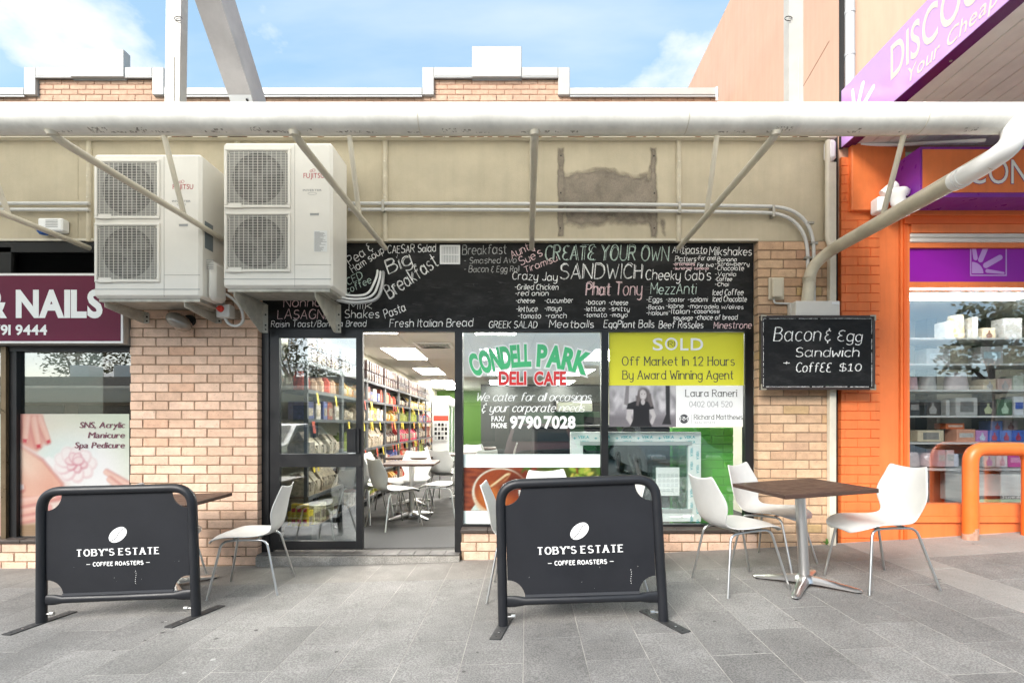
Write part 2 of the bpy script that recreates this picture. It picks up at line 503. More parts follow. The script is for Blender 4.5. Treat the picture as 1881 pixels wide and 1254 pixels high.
class MB:
    def __init__(self):
        self.v, self.f = [], []

    def add(self, vs, fs):
        n = len(self.v)
        self.v.extend([tuple(p) for p in vs])
        self.f.extend([tuple(i + n for i in f) for f in fs])
        return self

    def box(self, x0, x1, y0, y1, z0, z1):
        x0, x1 = min(x0, x1), max(x0, x1)
        y0, y1 = min(y0, y1), max(y0, y1)
        z0, z1 = min(z0, z1), max(z0, z1)
        return self.add([(x0, y0, z0), (x1, y0, z0), (x1, y1, z0), (x0, y1, z0), (x0, y0, z1), (x1, y0, z1), (x1, y1, z1), (x0, y1, z1)],
                        [(0, 3, 2, 1), (4, 5, 6, 7), (0, 1, 5, 4), (1, 2, 6, 5), (2, 3, 7, 6), (3, 0, 4, 7)])

    def cbox(self, x0, x1, y0, y1, z0, z1, c=0.005, jit=0.0):
        """box with chamfered edges: 24 vertices, 26 faces"""
        x0, x1 = min(x0, x1), max(x0, x1)
        y0, y1 = min(y0, y1), max(y0, y1)
        z0, z1 = min(z0, z1), max(z0, z1)
        c = min(c, (x1 - x0) * 0.49, (y1 - y0) * 0.49, (z1 - z0) * 0.49)
        X, Yv, Z = (x0, x1), (y0, y1), (z0, z1)
        vs, idx = [], {}
        for i in (0, 1):
            for j in (0, 1):
                for k in (0, 1):
                    si, sj, sk = (c if i == 0 else -c), (c if j == 0 else -c), (c if k == 0 else -c)
                    for ax, p in (('x', (X[i], Yv[j] + sj, Z[k] + sk)), ('y', (X[i] + si, Yv[j], Z[k] + sk)), ('z', (X[i] + si, Yv[j] + sj, Z[k]))):
                        idx[(ax, i, j, k)] = len(vs)
                        vs.append(tuple(q + (random.uniform(-jit, jit) if jit else 0) for q in p))
        fs = []
        for i in (0, 1):
            q = [idx[('x', i, a, b)] for a, b in ((0, 0), (1, 0), (1, 1), (0, 1))]
            fs.append(tuple(q if i else q[::-1]))
            q = [idx[('y', a, i, b)] for a, b in ((0, 0), (0, 1), (1, 1), (1, 0))]
            fs.append(tuple(q if i else q[::-1]))
            q = [idx[('z', a, b, i)] for a, b in ((0, 0), (1, 0), (1, 1), (0, 1))]
            fs.append(tuple(q if i else q[::-1]))
        for a in (0, 1):
            for b in (0, 1):
                q = [idx[('x', a, b, 0)], idx[('y', a, b, 0)], idx[('y', a, b, 1)], idx[('x', a, b, 1)]]
                fs.append(tuple(q if (a ^ b) else q[::-1]))
                q = [idx[('x', a, 0, b)], idx[('z', a, 0, b)], idx[('z', a, 1, b)], idx[('x', a, 1, b)]]
                fs.append(tuple(q[::-1] if (a ^ b) else q))
                q = [idx[('y', 0, a, b)], idx[('z', 0, a, b)], idx[('z', 1, a, b)], idx[('y', 1, a, b)]]
                fs.append(tuple(q if (a ^ b) else q[::-1]))
                for k in (0, 1):
                    pass
        for i in (0, 1):
            for j in (0, 1):
                for k in (0, 1):
                    q = [idx[('x', i, j, k)], idx[('y', i, j, k)], idx[('z', i, j, k)]]
                    fs.append(tuple(q if (i ^ j ^ k) else q[::-1]))
        return self.add(vs, fs)

    def tube(self, path, r, n=12, cap=True, rz=None):
        pts = [Vector(p) for p in path]
        m = len(pts)
        rs = r if isinstance(r, (list, tuple)) else [r] * m
        rings = []
        prev = None
        for i, p in enumerate(pts):
            t = (pts[min(i + 1, m - 1)] - pts[max(i - 1, 0)])
            t.normalize()
            if prev is None:
                a = Vector((0, 0, 1)) if abs(t.z) < 0.9 else Vector((1, 0, 0))
                u = t.cross(a).normalized()
            else:
                u = (prev - t * prev.dot(t))
                u.normalize()
            prev = u
            w = t.cross(u)
            ring = []
            for k in range(n):
                an = 2 * math.pi * k / n
                ring.append(p + u * (math.cos(an) * rs[i]) + w * (math.sin(an) * rs[i]))
            rings.append(ring)
        base = [q for ring in rings for q in ring]
        fs = []
        for i in range(m - 1):
            for k in range(n):
                a, b = i * n + k, i * n + (k + 1) % n
                fs.append((a, b, b + n, a + n))
        if cap:
            fs.append(tuple(range(n))[::-1])
            fs.append(tuple(range((m - 1) * n, m * n)))
        return self.add(base, fs)

    def bar(self, a, b, wx, wz, up=(0, 0, 1)):
        """square bar from a to b"""
        a, b = Vector(a), Vector(b)
        t = (b - a).normalized()
        u = t.cross(Vector(up))
        if u.length < 1e-4:
            u = t.cross(Vector((1, 0, 0)))
        u.normalize()
        w = u.cross(t)
        vs = []
        for p in (a, b):
            for su, sw in ((-1, -1), (1, -1), (1, 1), (-1, 1)):
                vs.append(p + u * su * wx / 2 + w * sw * wz / 2)
        return self.add(vs, [(0, 1, 2, 3)[::-1], (4, 5, 6, 7), (0, 1, 5, 4), (1, 2, 6, 5), (2, 3, 7, 6), (3, 0, 4, 7)])

    def lathe(self, prof, c=(0, 0, 0), n=24, axis='z', a0=0.0, a1=2 * math.pi):
        m = len(prof)
        vs = []
        full = abs(a1 - a0 - 2 * math.pi) < 1e-6
        nn = n if full else n + 1
        for k in range(nn):
            an = a0 + (a1 - a0) * k / n
            for r, h in prof:
                p = (r * math.cos(an), r * math.sin(an), h)
                if axis == 'y':
                    p = (p[0], p[2], p[1])
                elif axis == 'x':
                    p = (p[2], p[0], p[1])
                vs.append((p[0] + c[0], p[1] + c[1], p[2] + c[2]))
        fs = []
        for k in range(n):
            k2 = (k + 1) % nn
            for i in range(m - 1):
                fs.append((k * m + i, k2 * m + i, k2 * m + i + 1, k * m + i + 1))
        return self.add(vs, fs)

    def prism(self, poly, d0, d1, axis='y'):
        """2-D outline (u, v) pushed from d0 to d1 along the axis; u, v are the other two axes in order"""
        n = len(poly)

        def P(u, v, d):
            return {'y': (u, d, v), 'x': (d, u, v), 'z': (u, v, d)}[axis]
        vs = [P(u, v, d0) for u, v in poly] + [P(u, v, d1) for u, v in poly]
        fs = [tuple(range(n)), tuple(range(n, 2 * n))[::-1]]
        for i in range(n):
            j = (i + 1) % n
            fs.append((i, i + n, j + n, j))
        return self.add(vs, fs)

    def build(self, name, m, parent=None, smooth=False, local=False, props=None):
        me = bpy.data.meshes.new(name)
        off = Vector((0, 0, 0))
        if parent is not None and not local:
            off = ORIGIN.get(parent.name, Vector((0, 0, 0)))
        if off.length > 0:
            vs = [(p[0] - off.x, p[1] - off.y, p[2] - off.z) for p in self.v]
        else:
            vs = self.v
        me.from_pydata(vs, [], self.f)
        me.update()
        fix_normals(me)
        if smooth:
            me.polygons.foreach_set('use_smooth', [True] * len(me.polygons))
            if smooth != 'all':
                try:
                    me.set_sharp_from_angle(angle=R(38))
                except Exception:
                    pass
        if m is not None:
            me.materials.append(m)
        o = bpy.data.objects.new(name, me)
        col.objects.link(o)
        if parent is not None:
            o.parent = parent
            ORIGIN[o.name] = off
        if props:
            for k, v in props.items():
                o[k] = v
        return o


def fix_normals(me):
    import bmesh
    if len(me.polygons) > 60000:
        return
    bm = bmesh.new()
    bm.from_mesh(me)
    bmesh.ops.recalc_face_normals(bm, faces=bm.faces)
    bm.to_mesh(me)
    bm.free()


def thing(name, label, cat, loc=(0, 0, 0), group=None, rot=None):
    o = bpy.data.objects.new(name, None)
    col.objects.link(o)
    o.empty_display_size = 0.1
    o.location = loc
    if rot is not None:
        o.rotation_euler = rot
    o['label'] = label
    o['category'] = cat
    if group:
        o['group'] = group
    ORIGIN[o.name] = Vector(loc)
    return o


def tag(o, label, cat, group=None):
    o['label'] = label
    o['category'] = cat
    if group:
        o['group'] = group
    return o


def struct(o):
    o['kind'] = 'structure'
    return o


def copy_tree(o, parent=None):
    c = o.copy()
    col.objects.link(c)
    c.parent = parent
    for ch in list(o.children):
        copy_tree(ch, c)
    return c


def instance(mesh_obj, name, parent, loc, rot=(0, 0, 0), scl=(1, 1, 1), m=None):
    """another object that shares the mesh data of mesh_obj (a mesh)"""
    o = bpy.data.objects.new(name, mesh_obj)
    col.objects.link(o)
    off = ORIGIN.get(parent.name, Vector((0, 0, 0))) if parent is not None else Vector((0, 0, 0))
    o.parent = parent
    o.location = Vector(loc) - off
    o.rotation_euler = rot
    o.scale = scl
    return o


def raw_mesh(mb, name, m, smooth=False):
    me = bpy.data.meshes.new(name)
    me.from_pydata(mb.v, [], mb.f)
    me.update()
    fix_normals(me)
    if smooth:
        me.polygons.foreach_set('use_smooth', [True] * len(me.polygons))
    me.materials.append(m)
    return me


def arc(c, r, a0, a1, n, plane='xz', fixed=0.0):
    out = []
    for i in range(n + 1):
        a = a0 + (a1 - a0) * i / n
        u, v = c[0] + r * math.cos(a), c[1] + r * math.sin(a)
        out.append({'xz': (u, fixed, v), 'xy': (u, v, fixed), 'yz': (fixed, u, v)}[plane])
    return out


def round_path(pts, rad, n=6):
    """polyline with its inner corners rounded"""
    P = [Vector(p) for p in pts]
    out = [P[0]]
    for i in range(1, len(P) - 1):
        a, b, c = P[i - 1], P[i], P[i + 1]
        d1, d2 = (a - b), (c - b)
        r = min(rad, d1.length * 0.49, d2.length * 0.49)
        p1, p2 = b + d1.normalized() * r, b + d2.normalized() * r
        for k in range(n + 1):
            t = k / n
            out.append(p1 * (1 - t) ** 2 + b * 2 * t * (1 - t) + p2 * t * t)
    out.append(P[-1])
    return out


# ------------------------------------------------------------------ lettering: a pen skeleton for hand and serif styles
# pairs of x, y on a grid: x-height 6, cap height 9, a/b/c below the line; a doubled point is a corner
GL = {
    'A': '0039 3960 1353', 'B': '0009 0939585635 0005 05355451300 0', 'C': '6849180511 114061', 'D': '0009 0929476452 0030',
    'E': '5909 0900 0050 0545', 'F': '5909 0900 0545', 'G': '68491805114061 6164 6434', 'H': '0009 5950 0555', 'I': '0009',
    'J': '494220100 2', 'K': '0009 5904 0450', 'L': '0900 0050', 'M': '0009 0933 3369 6960', 'N': '0009 0960 6069',
    'O': '39180511306065 684939', 'P': '0009 0939585534 04', 'Q': '39180511306165684939 4261', 'R': '0009 0939585535 05 2560',
    'S': '5839190706 44524121 0001', 'T': '0969 3930', 'U': '090211 3051 6269', 'V': '0930 3069', 'W': '0920 2046 4660 6089',
    'X': '0950 0059', 'Y': '0935 6935 3530', 'Z': '0959 5900 0050',
    'a': '5536160311 1030 52 5650', 'b': '0900 04264645 5341201002', 'c': '55361603112050 1', 'd': '5536160310305 2 5950',
    'e': '0353 5356361503102041 51', 'f': '49392826 2620 0646', 'g': '553616031130 52 565a3c1c0b', 'h': '0900 04264654 5450',
    'i': '0600 0809', 'j': '262b1c0b 2829', 'k': '0900 4602 1340', 'l': '0900', 'm': '0600 0426363430 3436566 460', 'n': '0600 04264654 50',
    'o': '2605031140 5355462 6', 'p': '060c 0426465341 2001', 'q': '553616031130 52 565c', 'r': '0600 04264 6', 's': '455625 0504334241200 1',
    't': '292120 40 0646', 'u': '06021020 52 5650', 'v': '0620 2046', 'w': '0610 1034 3450 5066', 'x': '0640 0046', 'y': '060313 3354 565a3c1c',
    'z': '0646 4600 0040',
    '0': '29060330 5456 29', '1': '0729 2920 0040', '2': '07184857 5534 0000 0050', '3': '08294857 453525 455340200 1', '4': '4940 4903 0353',
    '5': '5909 0905 0535544230 1001', '6': '48260401 20405244250 3', '7': '0959 5910', '8': '2918061535546 7', '9': '55340506184857 5330',
    '$': '5838180706 35 4342 41201001 3a30 393a', '&': '', '+': '2226 0444', '-': '0434', '/': '0a49', "'": '0907', ',': '010b', '.': '0001', "!": '0903 0100',
}


def _parse(s):
    out, buf = [], ''
    strokes = []
    for tok in s.split(' '):
        strokes.append(tok)
    # tokens that end on half a pair were wrapped: join them on
    joined = []
    for t in strokes:
        if joined and len(joined[-1]) % 2 == 1:
            joined[-1] += t
        else:
            joined.append(t)
    for t in joined:
        if len(t) < 4:
            continue
        pts = []
        for i in range(0, len(t) - 1, 2):
            yv = t[i + 1]
            pts.append((int(t[i]), int(yv) if yv.isdigit() else -(ord(yv) - 96)))
        out.append(pts)
    return out


def ell(cx_, cy_, rx, ry, a0, a1, n=10):
    return [(cx_ + rx * math.cos(R(a0 + (a1 - a0) * i / n)), cy_ + ry * math.sin(R(a0 + (a1 - a0) * i / n))) for i in range(n + 1)]


SK = {k: _parse(v) for k, v in GL.items()}
# rounder hands drawn with arcs
SK['B'] = [[(0, 0), (0, 9)], [(0, 9)] + ell(2.6, 7, 2.2, 2, 90, -90) + [(0, 5)], [(0, 5)] + ell(3, 2.5, 2.6, 2.5, 90, -90) + [(0, 0)]]
SK['C'] = [ell(3.2, 4.5, 3.2, 4.5, 45, 315, 16)]
SK['D'] = [[(0, 0), (0, 9)], [(0, 9)] + ell(2.2, 4.5, 3.8, 4.5, 90, -90, 14) + [(0, 0)]]
SK['G'] = [ell(3.2, 4.5, 3.2, 4.5, 45, 330, 16), [(6, 2.3), (6, 4.2)], [(6, 4.2), (3.8, 4.2)]]
SK['J'] = [[(4, 9), (4, 2)] + ell(2.2, 2, 1.8, 2, 0, -170, 8)]
SK['O'] = [ell(3.2, 4.5, 3.2, 4.5, 90, 450, 20)]
SK['Q'] = [ell(3.2, 4.5, 3.2, 4.5, 90, 450, 20), [(4, 2), (6.4, -0.4)]]
SK['P'] = [[(0, 0), (0, 9)], [(0, 9)] + ell(2.6, 6.7, 2.6, 2.3, 90, -90) + [(0, 4.4)]]
SK['R'] = [[(0, 0), (0, 9)], [(0, 9)] + ell(2.6, 6.8, 2.5, 2.2, 90, -90) + [(0, 4.6)], [(2.4, 4.6), (5.6, 0)]]
SK['S'] = [ell(2.7, 6.75, 2.4, 2.25, 30, 270, 12)[:-1] + ell(2.7, 2.25, 2.7, 2.25, 90, -150, 12)]
SK['U'] = [[(0, 9), (0, 3)] + ell(2.8, 3, 2.8, 3, 180, 360, 10) + [(5.6, 9)]]
SK['a'] = [ell(2.3, 3, 2.3, 3, 35, 325, 14), [(4.9, 6.2), (4.9, 0.9), (5.6, 0)]]
SK['b'] = [[(0, 9), (0, 0)], ell(2.3, 3, 2.4, 3, 150, -150, 14)]
SK['c'] = [ell(2.6, 3, 2.5, 3, 45, 315, 14)]
SK['d'] = [ell(2.4, 3, 2.4, 3, 40, 320, 14), [(4.8, 9), (4.8, 0)]]
SK['e'] = [[(0.1, 3.1), (4.9, 3.1)] + ell(2.5, 3, 2.5, 3, 2, 315, 16)]
SK['f'] = [ell(3.2, 7.4, 1.5, 1.6, 30, 180, 6) + [(1.7, 0)], [(0, 5.8), (3.8, 5.8)]]
SK['g'] = [ell(2.4, 3, 2.4, 3, 40, 320, 14), [(4.8, 6), (4.8, -1)] + ell(2.5, -1, 2.3, 2, 0, -150, 8)]
SK['h'] = [[(0, 9), (0, 0)], ell(2.3, 3.7, 2.3, 2.3, 170, 0, 8) + [(4.6, 0)]]
SK['j'] = [[(2, 6), (2, -1)] + ell(0.6, -1, 1.4, 2, 0, -120, 6), [(2, 8), (2, 8.7)]]
SK['m'] = [[(0, 6), (0, 0)], ell(1.7, 4, 1.7, 2, 170, 0, 7) + [(3.4, 0)], ell(5.1, 4, 1.7, 2, 170, 0, 7) + [(6.8, 0)]]
SK['n'] = [[(0, 6), (0, 0)], ell(2.3, 3.7, 2.3, 2.3, 170, 0, 8) + [(4.6, 0)]]
SK['o'] = [ell(2.5, 3, 2.5, 3, 90, 450, 18)]
SK['p'] = [[(0, 6), (0, -3)], ell(2.3, 3, 2.4, 3, 150, -150, 14)]
SK['q'] = [ell(2.4, 3, 2.4, 3, 40, 320, 14), [(4.8, 6), (4.8, -3)]]
SK['r'] = [[(0, 6), (0, 0)], ell(2.0, 3.9, 2.0, 2.1, 165, 55, 6)]
SK['s'] = [ell(2.1, 4.55, 1.8, 1.45, 30, 270, 9)[:-1] + ell(2.1, 1.55, 2.0, 1.55, 90, -150, 9)]
SK['t'] = [[(1.6, 8.4), (1.6, 1.4)] + ell(2.9, 1.4, 1.3, 1.4, 180, 300, 5), [(0, 5.9), (3.6, 5.9)]]
SK['u'] = [[(0, 6), (0, 2.3)] + ell(2.3, 2.3, 2.3, 2.3, 180, 350, 8), [(4.6, 6), (4.6, 0)]]
SK['y'] = [[(0, 6), (0, 2.6)] + ell(2.3, 2.3, 2.3, 2.3, 180, 350, 8), [(4.6, 6), (4.6, -1)] + ell(2.5, -1, 2.1, 2, 0, -140, 8)]
SK['i'] = [[(0, 6), (0, 0)], [(0, 8), (0, 8.6)]]
SK['0'] = [ell(2.4, 4.5, 2.4, 4.5, 90, 450, 18)]
SK['2'] = [ell(2.4, 6.6, 2.4, 2.4, 165, -35, 10) + [(0, 0)], [(0, 0), (5, 0)]]
SK['3'] = [ell(2.2, 6.8, 2.2, 2.2, 150, -90, 9), ell(2.2, 2.3, 2.5, 2.3, 90, -150, 10)]
SK['5'] = [[(4.6, 9), (0.6, 9)], [(0.6, 9), (0.4, 5)], [(0.4, 5)] + ell(2.3, 2.9, 2.5, 2.9, 120, -150, 10)]
SK['6'] = [[(4, 9), (0.8, 4.6)] + ell(2.5, 2.7, 2.5, 2.7, 150, 510, 14)]
SK['8'] = [ell(2.4, 6.9, 2.0, 2.1, 90, 450, 14), ell(2.4, 2.4, 2.4, 2.4, 90, 450, 14)]
SK['9'] = [ell(2.4, 6.3, 2.4, 2.7, 0, 360, 14), [(4.8, 6.3), (2.6, 0)]]
SK['&'] = [ell(2.6, 6.4, 1.9, 1.6, 40, 270, 8) + ell(2.6, 2.4, 2.3, 2.3, 90, 325, 8), [(2.6, 9.8), (2.6, 7.8)], [(2.6, 0.3), (2.6, -1.8)]]
SK['$'] = [SK['S'][0], [(2.7, 10), (2.7, -1)]]
SK['3e'] = [ell(3.4, 6.6, 2.6, 2.2, 50, 270, 9), ell(3.4, 2.3, 3.0, 2.3, 90, 310, 9)]


def glyph_width(ch):
    if ch == ' ':
        return 3.6
    st = SK.get(ch)
    if not st:
        return 3.0
    return max(p[0] for s in st for p in s)


def skeleton(text, gap=1.7, wob=0.0, rng=None):
    """strokes of a line of text with cap height 9 and its natural width"""
    out, x = [], 0.0
    for ch in text:
        if ch == ' ':
            x += 3.6
            continue
        st = SK.get('3e' if ch == '\u0190' else ch)
        if not st:
            x += 3
            continue
        k = 1.0 + (rng.uniform(-wob, wob) * 2 if rng else 0)
        dy = rng.uniform(-wob, wob) * 4 if rng else 0
        sh = rng.uniform(-wob, wob) * 1.5 if rng else 0
        for s in st:
            out.append([(x + px_ * k + py_ * sh * 0.3, py_ * k + dy) for px_, py_ in s])
        x += (glyph_width('C' if ch == '\u0190' else ch)) * k + gap
    return out, max(x - gap, 0.1)


def ribbon(mb, pts, w, to3, depth, contrast=None, serif=None, ends=(True, True), rough=None):
    """flat pen stroke along 2-D points (metres)"""
    if len(pts) < 2:
        return
    P = [Vector((p[0], p[1])) for p in pts]
    m = len(P)
    L, Rr = [], []
    for i in range(m):
        t = P[min(i + 1, m - 1)] - P[max(i - 1, 0)]
        if t.length < 1e-9:
            t = Vector((1, 0))
        t.normalize()
        n_ = Vector((-t.y, t.x))
        ww = w
        if contrast:
            ww = w * (contrast + (1 - contrast) * abs(t.y) ** 1.3)
        if rough:
            ww *= rough.uniform(0.72, 1.28)
        if i in (0, m - 1) and not contrast:
            ww = w * 0.72
        L.append(P[i] + n_ * ww / 2)
        Rr.append(P[i] - n_ * ww / 2)
    vs = [to3(q.x, q.y, depth) for q in L] + [to3(q.x, q.y, depth) for q in Rr]
    mb.add(vs, [(i, i + 1, m + i + 1, m + i) for i in range(m - 1)])
    if serif:
        for e, nb in ((0, 1), (m - 1, m - 2)):
            d = P[e] - P[nb]
            if ends[0 if e == 0 else 1] and d.length > 1e-9 and abs(d.normalized().y) > 0.75 and (m == 2 or e == 0):
                a, h = serif + w * 0.42, w * 0.40
                s = 1 if d.y > 0 else -1
                q = P[e]
                ys = (q.y - h * s * 0.5, q.y + h * s * 0.5)
                mb.add([to3(q.x - a, ys[0], depth + 0.0001), to3(q.x + a, ys[0], depth + 0.0001), to3(q.x + a, ys[1], depth + 0.0001), to3(q.x - a, ys[1], depth + 0.0001)], [(0, 1, 2, 3)])


def free_ends(st):
    """for each stroke, which ends stand free (do not butt into the middle of another stroke)"""
    out = []
    for i, s_ in enumerate(st):
        fl = []
        for e in (s_[0], s_[-1]):
            ok = True
            for j, o_ in enumerate(st):
                if j == i or len(o_) != 2:
                    continue
                (ax, ay), (bx, by) = o_
                if abs(ay - by) < 0.01 and abs(e[1] - ay) < 0.3 and min(ax, bx) + 0.6 < e[0] < max(ax, bx) - 0.6:
                    ok = False
            fl.append(ok)
        out.append(tuple(fl))
    return out


def front_plane(Y):
    return lambda u, v, d: (u, Y - d, v)


def pen_text(mb, text, x0, y0, x1, y1, h, Y, w=0.0045, slant=0.0, wob=0.0, contrast=None, serif=0.0, gap=1.7, seed=0, to3=None):
    """write text on the wall plane Y between two baseline points given in survey pixels"""
    rng = random.Random(seed + len(text) * 7 + int(x0))
    st, nat = skeleton(text, gap, wob, rng)
    a, b = W(x0, y0, Y), W(x1, y1, Y)
    s = FPX / (DIST + Y)
    H = h / s / 9.0
    dx, dz = b.x - a.x, b.z - a.z
    ln = math.hypot(dx, dz)
    kx = ln / nat
    ca, sa = dx / ln, dz / ln
    f3 = to3 or front_plane(Y)
    fe = free_ends(st)
    for i, p in enumerate(st):
        q = []
        for u, v in p:
            uu, vv = u * kx + v * H * slant, v * H
            if wob:
                uu += rng.uniform(-0.10, 0.10) * H
                vv += rng.uniform(-0.10, 0.10) * H
            q.append((a.x + uu * ca - vv * sa, a.z + uu * sa + vv * ca))
        ribbon(mb, q, w, f3, 0.0006 + (i % 7) * 0.00016, contrast, serif * H if serif else None, fe[i], rng if wob else None)


# built-in bold sans, one character at a time
_CH = {}


def font_char(ch, off):
    key = (ch, off)
    if key in _CH:
        return _CH[key]
    cu = bpy.data.curves.new('type', 'FONT')
    cu.body = ch
    cu.size = 1.0
    cu.offset = off
    cu.resolution_u = 4
    ob = bpy.data.objects.new('type', cu)
    col.objects.link(ob)
    dg = bpy.context.evaluated_depsgraph_get()
    me = ob.evaluated_get(dg).to_mesh()
    vs = [(v.co.x, v.co.y) for v in me.vertices]
    fs = [tuple(p.vertices) for p in me.polygons]
    ob.evaluated_get(dg).to_mesh_clear()
    bpy.data.objects.remove(ob)
    bpy.data.curves.remove(cu)
    _CH[key] = (vs, fs)
    return _CH[key]


def sans_line(text, off=0.0, track=0.09, sq=1.0):
    """characters laid on a line: list of (x, verts, faces) and the total width (cap height about 0.73)"""
    x, out = 0.0, []
    for ch in text:
        if ch == ' ':
            x += 0.30 * sq
            continue
        vs, fs = font_char(ch, off)
        if not vs:
            continue
        v0, _ = font_char(ch, 0.0)
        mn, mx = min(p[0] for p in v0), max(p[0] for p in v0)
        out.append((x, (mx - mn) * sq, [((p[0] - mn) * sq, p[1]) for p in vs], fs))
        x += (mx - mn) * sq + track
    return out, x - track


def sans_text(mb, text, x0, y0, x1, h, Y, off=0.0, track=0.09, depth=0.002, slant=0.0, to3=None, y1=None):
    """print text on plane Y: baseline x0..x1 at y0 (survey pixels), capitals h pixels high"""
    ln, nat = sans_line(text, off, track)
    a, b = W(x0, y0, Y), W(x1, y0 if y1 is None else y1, Y)
    s = FPX / (DIST + Y)
    H = h / s / 0.73
    kx = (b.x - a.x) / nat
    f3 = to3 or front_plane(Y)
    tilt = (b.z - a.z) / (b.x - a.x)
    for i, (x, wch, vs, fs) in enumerate(ln):
        mb.add([f3(a.x + (x + p[0]) * kx + p[1] * H * slant, a.z + p[1] * H + (x + p[0]) * kx * tilt, depth + (i % 2) * 0.0002) for p in vs], fs)


def sans_arc(mb, text, cxp, cyp, r, a0, a1, h, Y, off=0.0, depth=0.002, track=0.07):
    """text bent along an arc (centre and radius in survey pixels, angles in degrees, capitals h high)"""
    ln, nat = sans_line(text, off, track)
    c = W(cxp, cyp, Y)
    s = FPX / (DIST + Y)
    H = h / s / 0.73
    rr = r / s
    for i, (x, wch, vs, fs) in enumerate(ln):
        mid = (x + wch / 2) / nat
        an = R(a0 + (a1 - a0) * mid)
        kx = rr * R(a0 - a1) / nat
        pts = []
        for p in vs:
            lx, ly = (p[0] - wch / 2) * kx, p[1] * H + rr
            pts.append((c.x + lx * math.sin(an) + ly * math.cos(an), Y - depth - (i % 3) * 0.0003, c.z - lx * math.cos(an) + ly * math.sin(an)))
        mb.add(pts, fs)


# ------------------------------------------------------------------ pictures printed on flat sheets
def picture(name, x0, x1, z0, z1, Y, nx, nz, base, ops, parent, noise_amt=0.03, seed=1, gain=0.55, m=None):
    """flat print on plane Y whose inks are soft shapes; ops use 0..1 sheet coordinates with v up"""
    u, v = np.meshgrid(np.linspace(0, 1, nx + 1), np.linspace(0, 1, nz + 1))
    asp = (x1 - x0) / (z1 - z0)
    img = np.zeros(u.shape + (3,))
    img[...] = base(u, v) if callable(base) else np.array(base)
    rs = np.random.RandomState(seed)
    for op in ops:
        kind, colr, soft = op[0], np.array(op[1]), op[2]
        if kind == 'ell':
            _, _, _, cx0, cy0, rx, ry, rot = op
            du, dv = (u - cx0) * asp, (v - cy0)
            ca, sa = math.cos(R(rot)), math.sin(R(rot))
            a, b = (du * ca + dv * sa) / rx, (-du * sa + dv * ca) / ry
            d = (np.sqrt(a * a + b * b) - 1) * min(rx, ry)
        else:
            pts = op[3]
            d = np.full(u.shape, 1e9)
            inside = np.zeros(u.shape, bool)
            n = len(pts)
            for i in range(n):
                ax, ay = pts[i][0] * asp, pts[i][1]
                bx, by = pts[(i + 1) % n][0] * asp, pts[(i + 1) % n][1]
                px_, py_ = u * asp, v
                ex, ey = bx - ax, by - ay
                t = np.clip(((px_ - ax) * ex + (py_ - ay) * ey) / (ex * ex + ey * ey + 1e-12), 0, 1)
                d = np.minimum(d, np.hypot(px_ - ax - t * ex, py_ - ay - t * ey))
                cond = (ay > py_) != (by > py_)
                xi = ax + (py_ - ay) / (by - ay + 1e-12) * ex
                inside ^= cond & (px_ < xi)
            d = np.where(inside, -d, d)
        k = np.clip(0.5 - d / max(soft, 1e-4), 0, 1)[..., None]
        img = img * (1 - k) + colr * k
    img = np.clip(img * (1 + rs.uniform(-noise_amt, noise_amt, u.shape)[..., None]), 0, 1)
    lin = np.where(img <= 0.04045, img / 12.92, ((img + 0.055) / 1.055) ** 2.4) * gain
    if m is not None:
        lin = img
    off = ORIGIN.get(parent.name, Vector((0, 0, 0)))
    vs = np.stack([x0 + (x1 - x0) * u - off.x, np.full(u.shape, Y - off.y), z0 + (z1 - z0) * v - off.z], -1).reshape(-1, 3)
    w = nx + 1
    fs = [(j * w + i, j * w + i + 1, (j + 1) * w + i + 1, (j + 1) * w + i) for j in range(nz) for i in range(nx)]
    me = bpy.data.meshes.new(name)
    me.from_pydata(vs.tolist(), [], fs)
    at = me.color_attributes.new('ink', 'FLOAT_COLOR', 'POINT')
    at.data.foreach_set('color', np.concatenate([lin.reshape(-1, 3), np.ones((len(vs), 1))], 1).ravel())
    me.materials.append(m or M_picture)
    me.update()
    o = bpy.data.objects.new(name, me)
    col.objects.link(o)
    o.parent = parent
    ORIGIN[o.name] = off
    return o


# ------------------------------------------------------------------ bricks
def brick_set(name, m, lx, lz, dep, c=0.004, jit=0.0012, n=4):
    out = []
    for k in range(n):
        mb = MB().cbox(-lx / 2, lx / 2, -dep / 2, dep / 2, -lz / 2, lz / 2, c, jit)
        out.append(raw_mesh(mb, name, m))
    return out


BH, BL, JT = 0.0765, 0.234, 0.0098   # brick face height, length, joint
PH, PL = BH + JT, BL + JT
DEP = 0.10


